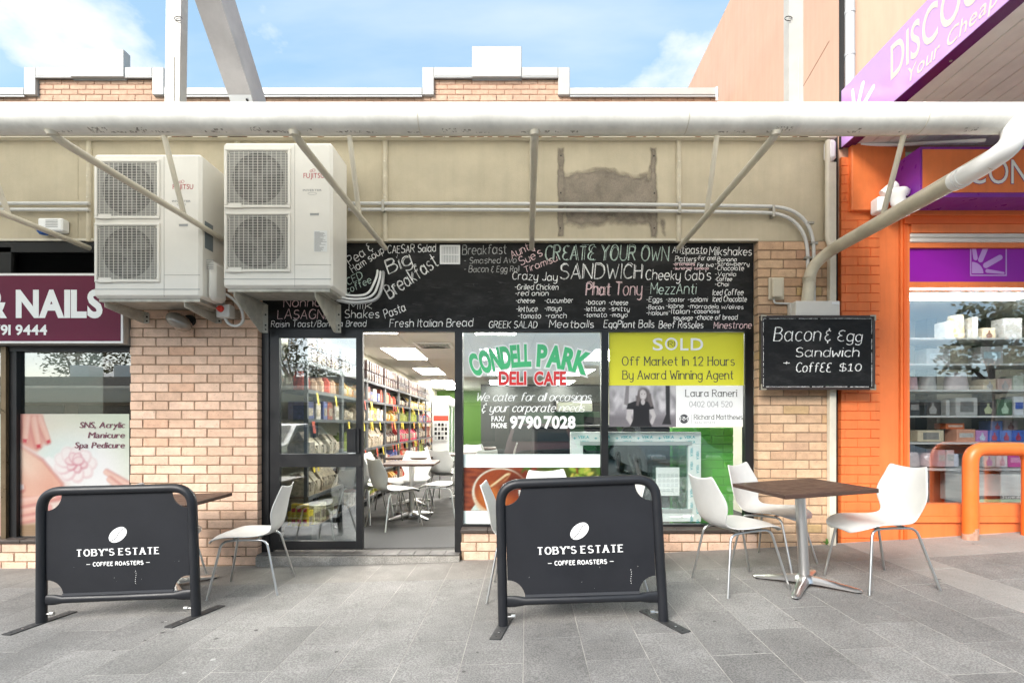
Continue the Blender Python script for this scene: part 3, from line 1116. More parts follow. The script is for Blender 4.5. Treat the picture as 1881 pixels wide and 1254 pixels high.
def lay_bricks(parent, x0, x1, z0, z1, Y, m, key, phase=0.0, mort=None, depth=DEP, ph=PH, pl=PL, jt=JT, skip=None, jy=0.0015, mortar=True, back=0.0):
    """courses of real bricks with recessed joints on a wall face at Y"""
    rng = random.Random(key)
    bl, bh = pl - jt, ph - jt
    meshes = brick_set('brick', m, bl, bh, depth)
    nrow = int(math.ceil((z1 - z0) / ph - 0.05))
    for r in range(nrow):
        zb = z1 - (r + 1) * ph + jt / 2
        zt = zb + bh
        if zt < z0 + 0.01:
            break
        ztop, zbot = zt, max(zb, z0 - 0.03)
        sh = (0.5 if r % 2 else 0.0) + phase
        k0 = int(math.floor((0 - sh * pl) / pl)) - 1
        k = k0
        while True:
            xa = x0 + sh * pl + k * pl + jt / 2
            xb = xa + bl
            k += 1
            if xa > x1 - 0.02:
                break
            if xb < x0 + 0.02:
                continue
            ca, cb = max(xa, x0), min(xb, x1)
            if cb - ca < 0.025:
                continue
            if skip and skip((ca + cb) / 2, (zbot + ztop) / 2):
                continue
            o = instance(rng.choice(meshes), 'brick', parent, ((ca + cb) / 2, Y + depth / 2 + rng.uniform(-jy, jy), (zbot + ztop) / 2),
                         (0, rng.uniform(-0.004, 0.004), rng.uniform(-0.004, 0.004)), ((cb - ca) / bl, 1, (ztop - zbot) / bh))
    if mortar:
        mb = MB().box(x0 + 0.006, x1 - 0.006, Y + 0.007, Y + depth - 0.004 + back, z0 - 0.03, z1)
        mb.build('mortar', mort or M_mortar, parent)


# ================================================================== SETTING
# footpath: a pale bedding sheet with every paver laid on it
def ground_sheet(name, m, x0, x1, y0, y1, dz, nx):
    mb = MB()
    xs = [x0 + (x1 - x0) * i / nx for i in range(nx + 1)]
    vs = [(x, y0, g(x) + dz) for x in xs] + [(x, y1, g(x) + dz) for x in xs]
    mb.add(vs, [(i, i + 1, nx + 2 + i, nx + 1 + i) for i in range(nx)])
    return struct(mb.build(name, m))


pavement = ground_sheet('pavement', M_grout, -30, 30, 0.02, -5.4, -0.0012, 120)
PX, PXO = 0.333, -0.02
ROW0, HALF = -0.562, 0.294
pmesh = {}
for key, mm in (('n', M_paver), ('l', M_paver_l), ('h', M_paver_h)):
    pmesh[key] = []
    for L_ in (2 * HALF, HALF, 0.55):
        pmesh[key].append((L_, raw_mesh(MB().cbox(-PX / 2 + 0.0016, PX / 2 - 0.0016, -L_ / 2 + 0.0014, L_ / 2 - 0.0014, -0.03, 0, 0.0012), 'paver', mm)))


def paver(kind, size, k, yc):
    X = PXO + (k + 0.5) * PX
    L_, me = pmesh[kind][size]
    o = instance(me, 'paver', pavement, (X, yc, g(X) + random.uniform(-0.0006, 0.0006)), (0, -math.atan(gs(X)), 0))
    return o


for k in range(-17, 17):
    pale = k == 9
    paver('l' if (k >= 9) else 'h', 2, k, (ROW0 + 0.55 / 2 + 0.0))
    kind = 'l' if pale else 'n'
    yy = ROW0
    if k % 2:
        paver(kind, 1, k, yy - HALF / 2)
        yy -= HALF
    while yy > -3.1:
        paver(kind, 0, k, yy - HALF)
        yy -= 2 * HALF
    if k in (-17,):
        continue
rgg = random.Random(19)
gum_m = mat('old_gum', (0.075, 0.072, 0.068), 0.85, var=0.2, vscale=60)
drip_m = mat('pale_drip', (0.34, 0.335, 0.32), 0.85, var=0.2, vscale=60)
for i in range(46):
    gx, gy, gr_ = rgg.uniform(-4.2, 4.2), rgg.uniform(-2.9, -0.25), rgg.uniform(0.006, 0.017)
    MB().add([(gx + gr_ * rgg.uniform(0.7, 1.2) * math.cos(k * 0.7), gy + gr_ * rgg.uniform(0.7, 1.2) * math.sin(k * 0.7), g(gx + gr_ * math.cos(k * 0.7)) + 0.0016) for k in range(9)], [tuple(range(9))]).build('gum_spot' if i % 4 else 'drip_spot', gum_m if i % 4 else drip_m, pavement)
kb = struct(MB().box(-40, 40, -5.55, -5.4, -0.3, -0.02).build('kerb', mat('kerb_concrete', (0.34, 0.33, 0.31), 0.9, var=0.1)))
struct(MB().box(-60, 60, -18.4, -5.55, -0.6, -0.18).build('road', M_asphalt))
struct(MB().box(-60, 60, -21.0, -18.4, -0.6, -0.05).build('far_footpath', mat('far_paving', (0.30, 0.29, 0.27), 0.9, var=0.1)))
struct(MB().box(-300, 300, -300, 300, -1.4, -0.62).build('ground', mat('earth', (0.16, 0.15, 0.10), 0.95, var=0.2)))
lm = thing('parking_line', 'painted white parking bay lines on the road behind the viewer', 'road marking', (0, -8, -0.176))
for i in range(9):
    MB().box(-14 + i * 3.4, -13.9 + i * 3.4, -10.6, -5.7, -0.179, -0.176).build('line', M_white, lm)

# ================================================================== DELI: brick piers and low walls
SF = 0.09      # plane of the recessed shopfront
gz = lambda X: g(X)


def zpx(y, Y=0.0):
    return W(0, y, Y).z


def xpx(x, Y=0.0):
    return W(x, 0, Y).x


XPL0, XPL1 = xpx(238.5), xpx(473)
zt = zpx(452)
t = thing('brick_pier', 'wide tan brick pier between the nail salon window and the glass door', 'brick pier', (xpx(355), 0, gz(xpx(355))))
lay_bricks(t, XPL0, XPL1, -0.06, zt, 0.0, M_brick, 3, 0.0, depth=0.095)
XPR0, XPR1 = xpx(1392), xpx(1531)
t = thing('brick_pier', 'narrow brown brick pier behind the framed coffee chalkboard', 'brick pier', (xpx(1460), 0, gz(xpx(1460))))
lay_bricks(t, XPR0, XPR1, g(XPR1) - 0.06, zpx(443), 0.0, M_brick_r, 5, 0.0, depth=0.095)
# under the windows
for x0, x1, yt, lab, ky, ph in ((-60, 238, 998, 'low brick wall under the nail salon window', 8, 0.3), (846, 1391.5, 979, 'low brick wall under the two cafe windows', 9, 0.1)):
    a, b = xpx(x0), xpx(x1)
    t = thing('brick_wall', lab, 'brick wall', ((a + b) / 2, 0, gz((a + b) / 2)))
    zb = min(g(a), g(b)) - 0.06
    lay_bricks(t, a + (0.003 if x0 > 0 else 0), b - 0.003, zb, zpx(yt), 0.003, M_brick, ky, ph, depth=0.11)
    # sloping dark sill tiles
    n = int((b - a) / 0.235)
    w = (b - a) / n
    me = raw_mesh(MB().cbox(-w / 2 + 0.002, w / 2 - 0.002, 0, 0.13, 0, 0.03, 0.003), 'sill_tile', M_sill)
    for i in range(n):
        instance(me, 'sill_tile', t, (a + w * (i + 0.5), -0.014, zpx(yt) + 0.0035), (R(9), 0, 0))

# ================================================================== DELI: upper wall and chalkboard fascia
UW = 0.035
uw = thing('upper_wall', 'beige rendered wall under the awning with bare patched marks', 'wall', (0, UW, zpx(443)))
zA, zB = zpx(443, UW), 4.15
for xa, xb in ((-180, 143), (143.8, 432), (432.8, 706), (706.8, 977), (977.8, 1248), (1248.8, 1531)):
    MB().box(xpx(xa, UW), xpx(xb, UW), UW, UW + 0.12, zA, zB).build('wall_sheet', M_beige, uw)
MB().box(xpx(-180, UW), xpx(1392, UW), UW - 0.012, UW, zA, zA + 0.022).build('drip_trim', M_cream, uw)
MB().box(xpx(-180), XPR1, UW + 0.125, 2.3, 4.05, 4.10).build('flat_roof', M_grey, uw)


def blob(mb, pts, Y, d):
    P = [W(x, y, Y) for x, y in pts]
    n = len(P)
    cxm, czm = sum(p.x for p in P) / n, sum(p.z for p in P) / n
    mb.add([(p.x, Y - d, p.z) for p in P], [tuple(range(n))])


def rough_edge(pts, step, amp, rng):
    out = []
    for i in range(len(pts)):
        a, b = Vector(pts[i]), Vector(pts[(i + 1) % len(pts)])
        n = max(1, int((b - a).length / step))
        for k in range(n):
            p = a + (b - a) * (k / n)
            out.append((p.x + rng.uniform(-amp, amp), p.y + rng.uniform(-amp, amp)))
    return out


zo = lambda x, y: (1000 + x / 6.6, 260 + y / 6.6)
q0_, q1_ = W(1016, 442, UW), W(1236, 262, UW)
uvp = lambda x, y: ((W(*zo(x, y), UW).x - q0_.x) / (q1_.x - q0_.x), (W(*zo(x, y), UW).z - q0_.z) / (q1_.z - q0_.z))
wh1 = (1, 1, 1)
sops = [('poly', (0.85, 0.85, 0.85), 0.10, [uvp(*p) for p in ((225, 440), (330, 405), (420, 350), (620, 338), (800, 352), (950, 395), (1050, 395), (1150, 440), (1200, 390), (1285, 300), (1300, 1000), (1100, 1010), (850, 1005), (620, 1010), (400, 1030), (230, 1015))]),
        ('poly', wh1, 0.10, [uvp(*p) for p in ((260, 560), (600, 420), (1000, 470), (1270, 500), (1270, 720), (260, 720))]),
        ('poly', (0.78, 0.78, 0.78), 0.03, [uvp(*p) for p in ((160, 75), (242, 75), (238, 720), (236, 1150), (160, 1155))]),
        ('poly', wh1, 0.05, [uvp(*p) for p in ((1288, 85), (1350, 85), (1362, 700), (1370, 1000), (1350, 1155), (1290, 1155), (1280, 400))]),
        ('poly', (0.7, 0.7, 0.7), 0.06, [uvp(*p) for p in ((1395, 925), (1450, 950), (1478, 1060), (1465, 1150), (1420, 1100))])]
picture('bare_patch', q0_.x, q1_.x, q0_.z, q1_.z, UW - 0.0015, 150, 120, (0, 0, 0), sops, uw, 0.0, m=M_stainr)
mb = MB()
for q in ((200, 175), (198, 625), (193, 1052), (1325, 178), (1332, 630), (1330, 1052)):
    p = W(*zo(*q), UW)
    mb.lathe([(0, 0), (0.0075, 0), (0.0075, 0.004)], (p.x, UW - 0.0075, p.z), 8, 'y')
mb.build('bolt_hole', M_blackm, uw)

# black menu fascia with its chalk writing
CB = SF - 0.008
cb = thing('menu_chalkboard', 'long black chalkboard fascia covered in chalk menu writing above the door', 'chalkboard', (0, CB, zpx(604, CB)))
X0, X1 = xpx(473.5, 0) + 0.0, XPR0 - 0.002
MB().box(XPL1 + 0.004, X1, CB, CB + 0.06, zpx(604.5, CB), zpx(444.0, CB)).build('board', M_board, cb)
LINES = [
    ('Pea &', 644, 489, 686, 458, 17, 0), ('Ham soup', 649, 502, 706, 463, 14, 0), ('ICED', 637, 525, 667, 510, 13, 3), ('coffee', 638, 540, 683, 519, 13, 3),
    ('CAESAR Salad', 712, 465.5, 800, 462, 14, 0), ('Big', 714, 503, 757, 484, 25, 0), ('Breakfast', 716, 549, 806, 487, 25, 0),
    ('Milk', 641, 568, 683, 567, 14, 0), ('Shakes', 633, 584, 696, 584, 15, 0), ('Pasta', 708, 585, 746, 570, 16, 0),
    ("Nonna's", 521, 564, 606, 562, 16, 1), ('LASAGNA', 510, 585, 610, 586, 17, 1), ('Raisin Toast/Banana Bread', 498, 600.5, 672, 599.5, 11.5, 0),
    ('Fresh Italian Bread', 716, 600.5, 868, 599.5, 14, 0), ('Breakfast', 849, 468, 930, 466, 17, 4), ('- Smashed Avo', 852, 484, 948, 483, 11, 4),
    ('- Bacon & Egg Roll', 852, 500, 953, 499, 11, 4), ('Aunty', 941, 475, 981, 455, 15, 1), ("Sue's", 957, 488, 997, 469, 15, 1), ('Tiramisu', 965, 502, 1024, 479, 12, 1),
    ('CR\u0190AT\u0190 YOUR OWN', 1001, 477, 1227, 479, 27, 3), ('SANDWICH', 1028, 512, 1178, 511, 27, 0), ('Crazy Jay', 941, 513, 1023, 516, 15, 0),
    ('-Grilled Chicken', 945, 532, 1025, 532, 10, 0), ('-red onion', 946, 543, 1007, 543, 9, 0), ('-cheese', 947, 556, 982, 556, 9, 0), ('-cucumber', 1000, 556, 1052, 556, 9, 0),
    ('-lettuce', 948, 572, 987, 572, 10, 0), ('-mayo', 1000, 571, 1031, 571, 10, 0), ('-tomato', 951, 584.5, 993, 584.5, 9, 0), ('-ranch', 1002, 584, 1040, 584, 9, 0),
    ('Phat Tony', 1076, 542, 1178, 542, 24, 1), ('-bacon', 1076, 559, 1111, 559, 9, 0), ('-cheese', 1118, 560, 1153, 560, 9, 0), ('-lettuce', 1073, 571, 1111, 571, 8, 0),
    ('-snitty', 1118, 571, 1156, 571, 8, 0), ('-tomato', 1072, 582, 1114, 582, 8, 0), ('-mayo', 1120, 582, 1152, 582, 8, 0),
    ("Cheeky Gab's", 1186, 513.5, 1305, 514.5, 18, 0), ('MezzAnti', 1195, 540, 1278, 540, 19, 3), ('-Eggs', 1187, 554, 1216, 554, 9, 0), ('-zaatar', 1223, 554, 1257, 554, 8, 0),
    ('-salami', 1263, 554, 1299, 554, 9, 0), ('-Bacon', 1187, 568, 1219, 568, 8, 0), ('-labne', 1223, 565.5, 1255, 565.5, 8, 0), ('-morradela w/olives', 1263, 566, 1365, 567.5, 8, 0),
    ('-Haloumi', 1187, 578.5, 1226, 578.5, 8, 0), ('-Italian', 1228, 576, 1266, 576, 9, 0), ('-cabanossi', 1271, 575, 1321, 575, 7, 0), ('sausage', 1237, 587, 1272, 587, 7, 0),
    ('-choice of bread', 1276, 587, 1354, 587, 9, 0), ('Antipasto', 1235, 465, 1298, 465, 13, 0), ('Platters', 1240, 480, 1278, 480, 9, 0), ('-For one!', 1280, 478, 1314, 478, 8, 0),
    ('-artichokes', 1236, 487.5, 1276, 487.5, 5.5, 1), ('For two', 1281, 490, 1310, 490, 7, 0), ('-sundried tomato', 1236, 495, 1301, 495, 5, 1), ('Milkshakes', 1303, 469, 1380, 469, 15, 0),
    ('-Banana', 1313, 480, 1353, 480, 7, 0), ('-Strawberry', 1313, 488, 1376, 488, 7, 0), ('-Chocolate', 1313, 496.5, 1366, 496.5, 8, 0), ('-Vanilla', 1313, 507, 1352, 507, 7, 0),
    ('-Coffee', 1313, 516, 1344, 516, 7, 0), ('-Chai', 1313, 525.5, 1338, 525.5, 7, 0), ('Iced Coffee', 1309, 542, 1365, 542, 10.5, 0), ('Iced Chocolate', 1309, 554, 1371, 554, 10, 0),
    ('GREEK SALAD', 898, 602, 986, 602, 12, 0), ('Meatballs', 1009, 601.5, 1090, 601.5, 13, 0), ('EggPlant Balls', 1109, 601.5, 1201, 601.5, 13, 0), ('Beef Rissoles', 1210, 602.5, 1291, 602.5, 13, 0),
    ('Minestrone', 1311, 603, 1380, 603, 12, 1),
]
CM = [M_chalk, M_chalk_p, M_chalk, M_chalk_g, M_chalk_d]
for i, (tx, x0, y0, x1, y1, h, c) in enumerate(LINES):
    mb = MB()
    pen_text(mb, tx, x0, y0, x1, y1, h, CB, w=0.0064 + 0.00024 * max(0, h - 8), slant=0.12 if h < 14 else 0.08, wob=0.045, seed=i)
    if h >= 24:      # the big words are drawn over twice
        pen_text(mb, tx, x0 + 1.3, y0 + 0.3, x1 + 1.0, y1 + 0.3, h, CB, w=0.005, slant=0.08, wob=0.045, seed=i)
    mb.build('chalk_writing', CM[c], cb)
mb = MB()
for x0, x1, y in ((1251, 1298, 466.5), (1240, 1278, 482.5)):
    a, b = W(x0, y, CB), W(x1, y, CB)
    ribbon(mb, [(a.x, a.z), (b.x, b.z)], 0.004, front_plane(CB), 0.0006)
mb.build('chalk_underline', M_chalk, cb)
# wiped chalk smears
mb = MB()
rng = random.Random(9)
for i in range(34):
    x, y = rng.uniform(740, 935), rng.uniform(512, 585)
    if i > 24:
        x, y = rng.uniform(1180, 1195), rng.uniform(505, 540)
    a = W(x, y, CB)
    dx, dz = (rng.uniform(0.02, 0.11), rng.uniform(-0.008, 0.008)) if rng.random() < 0.8 else (rng.uniform(-0.003, 0.003), rng.uniform(0.02, 0.05))
    ribbon(mb, [(a.x, a.z), (a.x + dx / 2, a.z + dz), (a.x + dx, a.z + dz)], rng.uniform(0.002, 0.006), front_plane(CB), 0.0005 + i * 0.00004)
mb.build('chalk_smear', mat('chalk_wiped', (0.042, 0.042, 0.042), 0.9, var=0.3, vscale=30), cb)
# white wall vent set into the board
a, b = W(808, 485, CB - 0.012), W(845, 450, CB - 0.012)
vt = thing('wall_vent', 'small white louvred vent in the black menu board', 'vent', ((a.x + b.x) / 2, CB - 0.012, a.z))
mb = MB()
fw = 0.014
mb.box(a.x, b.x, CB - 0.013, CB - 0.001, a.z, a.z + fw).box(a.x, b.x, CB - 0.013, CB - 0.001, b.z - fw, b.z)
mb.box(a.x, a.x + fw, CB - 0.013, CB - 0.001, a.z + fw, b.z - fw).box(b.x - fw, b.x, CB - 0.013, CB - 0.001, a.z + fw, b.z - fw)
mb.build('frame', M_white, vt)
MB().box(a.x + fw, b.x - fw, CB - 0.003, CB - 0.001, a.z + fw, b.z - fw).build('backing', M_grey, vt)
nsl = 11
for i in range(nsl):
    xx = a.x + fw + (b.x - a.x - 2 * fw) * (i + 0.5) / nsl
    MB().box(xx - 0.0035, xx + 0.0035, CB - 0.011, CB - 0.003, a.z + fw, b.z - fw).build('slat', M_white, vt)
MB().box(a.x + fw, b.x - fw, CB - 0.0125, CB - 0.003, (a.z + b.z) / 2 - 0.004, (a.z + b.z) / 2 + 0.004).build('cross_rail', M_white, vt)

# ================================================================== DELI: shopfront joinery
sfr = thing('shopfront', 'black aluminium cafe shopfront with an open glass door and two lettered windows', 'shopfront', (0, SF, 0.03))
XD = lambda x: xpx(x, SF)
ZD = lambda y: zpx(y, SF)
FD0, FD1 = SF - 0.012, SF + 0.06
ZTOP, ZSILL, ZTHR = ZD(604.8), ZD(962), ZD(1010)
mb = MB()
mb.box(XPL1 + 0.004, XD(503), FD0, FD1, ZD(1020), ZTOP)                  # left jamb
mb.box(XPL1 + 0.004, XD(496), FD0 - 0.012, FD0 - 0.001, ZD(1020), ZTOP)
mb.box(XD(503) + 0.001, XPR0 - 0.002, FD0, FD1, ZD(609), ZTOP)            # head
mb.box(XD(836), XD(850), FD0 - 0.01, FD1, ZD(1022), ZD(609) - 0.001)     # opening jamb
mb.box(XD(1104), XD(1117), FD0 - 0.006, FD1, ZD(962), ZD(609) - 0.001)
mb.box(XD(1368), XPR0 - 0.002, FD0, FD1, ZD(962), ZD(609) - 0.001)
mb.box(XD(850) + 0.001, XPR0 - 0.002, FD0 - 0.004, FD1, ZD(973), ZD(962) - 0.001)
mb.build('frame', M_black, sfr)
GY = SF + 0.022
win1 = MB().box(XD(850), XD(1104), GY, GY + 0.006, ZSILL, ZD(609)).build('window_pane', M_glass, sfr)
win2 = MB().box(XD(1117), XD(1368), GY, GY + 0.006, ZSILL, ZD(609)).build('window_pane', M_glass, sfr)
# sliding door leaf, standing closed on the left half
door = MB()
DY0, DY1 = SF - 0.03, SF + 0.012
door.box(XD(504), XD(516), DY0, DY1, ZD(1007), ZD(606)).box(XD(656), XD(668), DY0, DY1, ZD(1007), ZD(606))
door.box(XD(516) + 0.0005, XD(656) - 0.0005, DY0, DY1, ZD(621), ZD(606)).box(XD(516) + 0.0005, XD(656) - 0.0005, DY0, DY1, ZD(857), ZD(833))
door.box(XD(516) + 0.0005, XD(656) - 0.0005, DY0, DY1, ZD(1007), ZD(992))
door = door.build('door', M_black, sfr)
for ya, yb in ((621, 833), (857, 992)):
    MB().box(XD(516), XD(656), DY0 + 0.018, DY0 + 0.024, ZD(yb), ZD(ya)).build('door_pane', M_glass_door, door)
MB().cbox(XD(641), XD(658), DY0 - 0.035, DY0 - 0.001, ZD(830), ZD(787), 0.006).build('door_handle', M_black, door)
MB().box(XD(658) + 0.001, XD(663), DY0 - 0.022, DY0 - 0.001, ZD(830), ZD(787)).build('pull_plate', M_black, door)
MB().cbox(XD(661), XD(667), DY0 - 0.012, DY0 - 0.001, ZD(856), ZD(838), 0.003).build('lock', M_blackm, door)
# step
stp = thing('door_step', 'worn concrete door step with a tiled edge below the cafe door', 'step', (xpx(660), -0.03, g(-1.6)))
MB().box(XPL1 + 0.006, xpx(845), -0.045, 0.10, g(-2.5) - 0.06, zpx(1022, -0.03)).build('step_base', M_concrete, stp)
n = 13
w = (xpx(845) - XPL1 - 0.008) / n
me = raw_mesh(MB().cbox(-w / 2 + 0.002, w / 2 - 0.002, -0.09, 0.09, -0.012, 0, 0.002), 'step_tile', mat('threshold_tile', (0.075, 0.070, 0.066), 0.6, var=0.2, vscale=9, rnd=0.2))
for i in range(n):
    instance(me, 'step_tile', stp, (XPL1 + 0.007 + w * (i + 0.5), 0.055, ZTHR - 0.012))
MB().box(XPL1 + 0.006, xpx(845), -0.036, 0.15, zpx(1022, -0.03) + 0.001, ZTHR - 0.026).build('tile_bed', mat('pale_cement', (0.46, 0.43, 0.38), 0.9, var=0.25, vscale=20), stp)

# ------------------------------------------------------------------ window lettering and prints on the glass
DG = GY - 0.004
mbw, mbg, mbr = MB(), MB(), MB()
sans_arc(mbw, 'CONDELL', 977, 985, 314, 109.8, 90.4, 39, DG, off=0.11, depth=0.001)
sans_arc(mbw, 'PARK', 977, 985, 314, 88.2, 72.3, 39, DG, off=0.11, depth=0.001)
sans_arc(mbg, 'CONDELL', 977, 985, 314, 109.8, 90.4, 39, DG, off=0.05, depth=0.0028)
sans_arc(mbg, 'PARK', 977, 985, 314, 88.2, 72.3, 39, DG, off=0.05, depth=0.0028)
sans_text(mbw, 'DELI', 917, 706, 966, 24.5, DG, off=0.085, depth=0.001)
sans_text(mbw, 'CAFE', 982, 706, 1039, 24.5, DG, off=0.085, depth=0.001)
sans_text(mbr, 'DELI', 917, 706, 966, 24.5, DG, off=0.035, depth=0.0028)
mbr2 = MB()
sans_text(mbr2, 'CAFE', 982, 706, 1039, 24.5, DG, off=0.035, depth=0.0028)
mbr2.build('red_lettering', M_vinyl_r, win1)
mbw.build('lettering_outline', M_vinyl_w, win1)
mbg.build('arched_lettering', M_vinyl_g, win1)
mbr.build('red_lettering', M_vinyl_r, win1)
mb = MB()
pen_text(mb, 'We cater for all occasions', 874, 736, 1084, 736, 15, DG, w=0.0095, slant=0.32, contrast=0.6, gap=1.2)
pen_text(mb, '& your corporate needs', 884, 756, 1072, 756, 15, DG, w=0.0095, slant=0.32, contrast=0.6, gap=1.2)
mb.build('script_lettering', M_vinyl_w, win1)
mb = MB()
sans_text(mb, 'FAX/', 903, 773, 927, 9.5, DG, off=0.03)
sans_text(mb, 'PHONE', 903, 785.5, 931, 9.5, DG, off=0.03)
sans_text(mb, '9790', 938, 785.5, 993, 22, DG, off=0.04)
sans_text(mb, '7028', 1000, 785.5, 1056, 22, DG, off=0.04)
mb.build('phone_lettering', M_vinyl_w, win1)
mb = MB().box(XD(851), XD(1103), DG - 0.0005, DG + 0.0005, ZD(858.3), ZD(834)).box(XD(851), XD(1103), DG - 0.0005, DG + 0.0005, ZD(961.5), ZD(938.4))
mb.build('frosted_strip', M_frost, win1)


def food_base(u, v):
    n = 0.06 * np.sin(u * 37 + np.sin(v * 19) * 2) + 0.05 * np.sin(v * 53 + u * 21)
    a = np.stack([0.55 + n, 0.24 + n * 0.7, 0.12 + n * 0.4], -1)
    k = np.clip((u - 0.42) * 6, 0, 1)[..., None]
    gsal = np.stack([0.30 + 0 * u, 0.36 + 0 * u, 0.10 + 0 * u], -1)
    return a * (1 - k) + gsal * k


rgf = random.Random(6)
leafs = [('ell', rgf.choice(((0.45, 0.60, 0.15), (0.62, 0.72, 0.25), (0.30, 0.45, 0.10), (0.80, 0.78, 0.35), (0.55, 0.20, 0.08))), 0.03, rgf.uniform(0.44, 1.0), rgf.uniform(0, 1), rgf.uniform(0.05, 0.16), rgf.uniform(0.03, 0.07), rgf.uniform(0, 180)) for _ in range(90)]
fops = leafs + [('poly', (0.85, 0.93, 0.90), 0.02, [(0.05, 0), (0.11, 0.25), (0.2, 0.12), (0.55, 0.0)]), ('ell', (0.90, 0.90, 0.84), 0.03, 0.27, 0.42, 0.66, 0.58, 0),
        ('ell', (0.62, 0.27, 0.10), 0.03, 0.27, 0.46, 0.60, 0.50, 0), ('ell', (0.80, 0.45, 0.16), 0.25, 0.22, 0.30, 0.35, 0.30, 0), ('ell', (0.38, 0.13, 0.05), 0.3, 0.36, 0.62, 0.30, 0.22, 20)]
for k in range(7):
    fops.append(('ell', (0.93, 0.84, 0.66), 0.03, 0.245 + 0.012 * k, 0.62 + 0.035 * k, 0.20 - 0.02 * k, 0.035, 24))
    fops.append(('ell', (0.55, 0.24, 0.09), 0.02, 0.245 + 0.012 * k, 0.585 + 0.035 * k, 0.17 - 0.02 * k, 0.012, 24))
fops += [('poly', (0.95, 0.95, 0.93), 0.03, [(0.47, 0.35), (0.53, 0.62), (0.73, 0.72), (0.8, 0.4)]), ('ell', (0.85, 0.22, 0.06), 0.05, 0.94, 0.55, 0.25, 0.14, 0), ('ell', (0.95, 0.75, 0.10), 0.05, 0.88, 0.3, 0.3, 0.2, 0)]
picture('food_print', XD(851), XD(1103), ZD(938), ZD(858.6), DG - 0.0005, 150, 50, food_base, fops, win1, 0.05)

# ------------------------------------------------------------------ SOLD poster on the second window
sp = thing('sold_poster', 'lime and white SOLD estate agent poster on the right cafe window', 'poster', (XD(1243), DG, ZD(783)))
MB().box(XD(1119.5), XD(1367.5), DG - 0.003, DG, ZD(707.4), ZD(610)).build('lime_panel', M_lime, sp)
MB().box(XD(1243), XD(1366), DG - 0.003, DG, ZD(783.5), ZD(707.8)).build('white_panel', M_paper, sp)
PY = DG - 0.004
mb = MB()
sans_text(mb, 'S', 1199.5, 643, 1217, 23, PY, off=0.012)
sans_text(mb, 'LD', 1250, 643, 1291, 23, PY, off=0.012, track=0.14)
c_ = W(1233, 631.5, PY)
ring = [(c_.x + math.cos(k * math.pi / 16) * 0.061, PY - 0.002, c_.z + math.sin(k * math.pi / 16) * 0.061) for k in range(32)]
ring += [(c_.x + math.cos(k * math.pi / 16) * 0.044, PY - 0.002, c_.z + math.sin(k * math.pi / 16) * 0.044) for k in range(32)]
mb.add(ring, [(k, (k + 1) % 32, 32 + (k + 1) % 32, 32 + k) for k in range(32)])
mb.build('sold_lettering', M_vinyl_w, sp)
for tx, x0, x1, y, h in (('RI', 1228, 1238.5, 636, 9), ('Off Market In 12 Hours', 1143, 1349, 671, 16), ('By Award Winning Agent', 1144, 1347, 696, 15.5), ('Laura Raneri', 1259.5, 1353, 728, 12.5), ('Richard Matthews', 1275, 1364, 770, 9)):
    w_ = 0.0062 * h / 16
    mb = MB()
    pen_text(mb, tx, x0, y, x1, y, h, PY, w=max(w_ * 1.5, 0.005), contrast=0.78, serif=0.7)
    mb.build('dark_lettering', M_charprint, sp)
mb = MB()
pen_text(mb, '0402 004 520', 1266.5, 747, 1345, 747, 10, PY, w=0.006, contrast=0.8, serif=0.5)
sans_text(mb, 'REAL ESTATE', 1276, 777.5, 1314, 3.6, PY, track=0.16)
a, b = W(1270.3, 779, PY), W(1270.3, 761, PY)
mb.add([(a.x - 0.0015, PY - 0.001, a.z), (a.x + 0.0015, PY - 0.001, a.z), (a.x + 0.0015, PY - 0.001, b.z), (a.x - 0.0015, PY - 0.001, b.z)], [(0, 1, 2, 3)])
mb.build('grey_lettering', M_greyprint, sp)
c_ = W(1256.5, 769, PY)
MB().add([(c_.x + math.cos(k * math.pi / 14) * 0.045, PY - 0.0005, c_.z + math.sin(k * math.pi / 14) * 0.045) for k in range(28)], [tuple(range(28))]).build('round_emblem', mat('emblem_grey', (0.055, 0.055, 0.062), 0.5), sp)
mb = MB()
pen_text(mb, 'RM', 1250, 772.5, 1263, 772.5, 7.5, PY - 0.0008, w=0.005, contrast=0.4, serif=0.6, gap=0.4)
mb.build('emblem_lettering', M_vinyl_w, sp)


def wood_base(u, v):
    k = np.clip(v * 1.1, 0, 1)[..., None]
    return np.array([0.60, 0.58, 0.60]) * (1 - k) + np.array([0.86, 0.85, 0.87]) * k


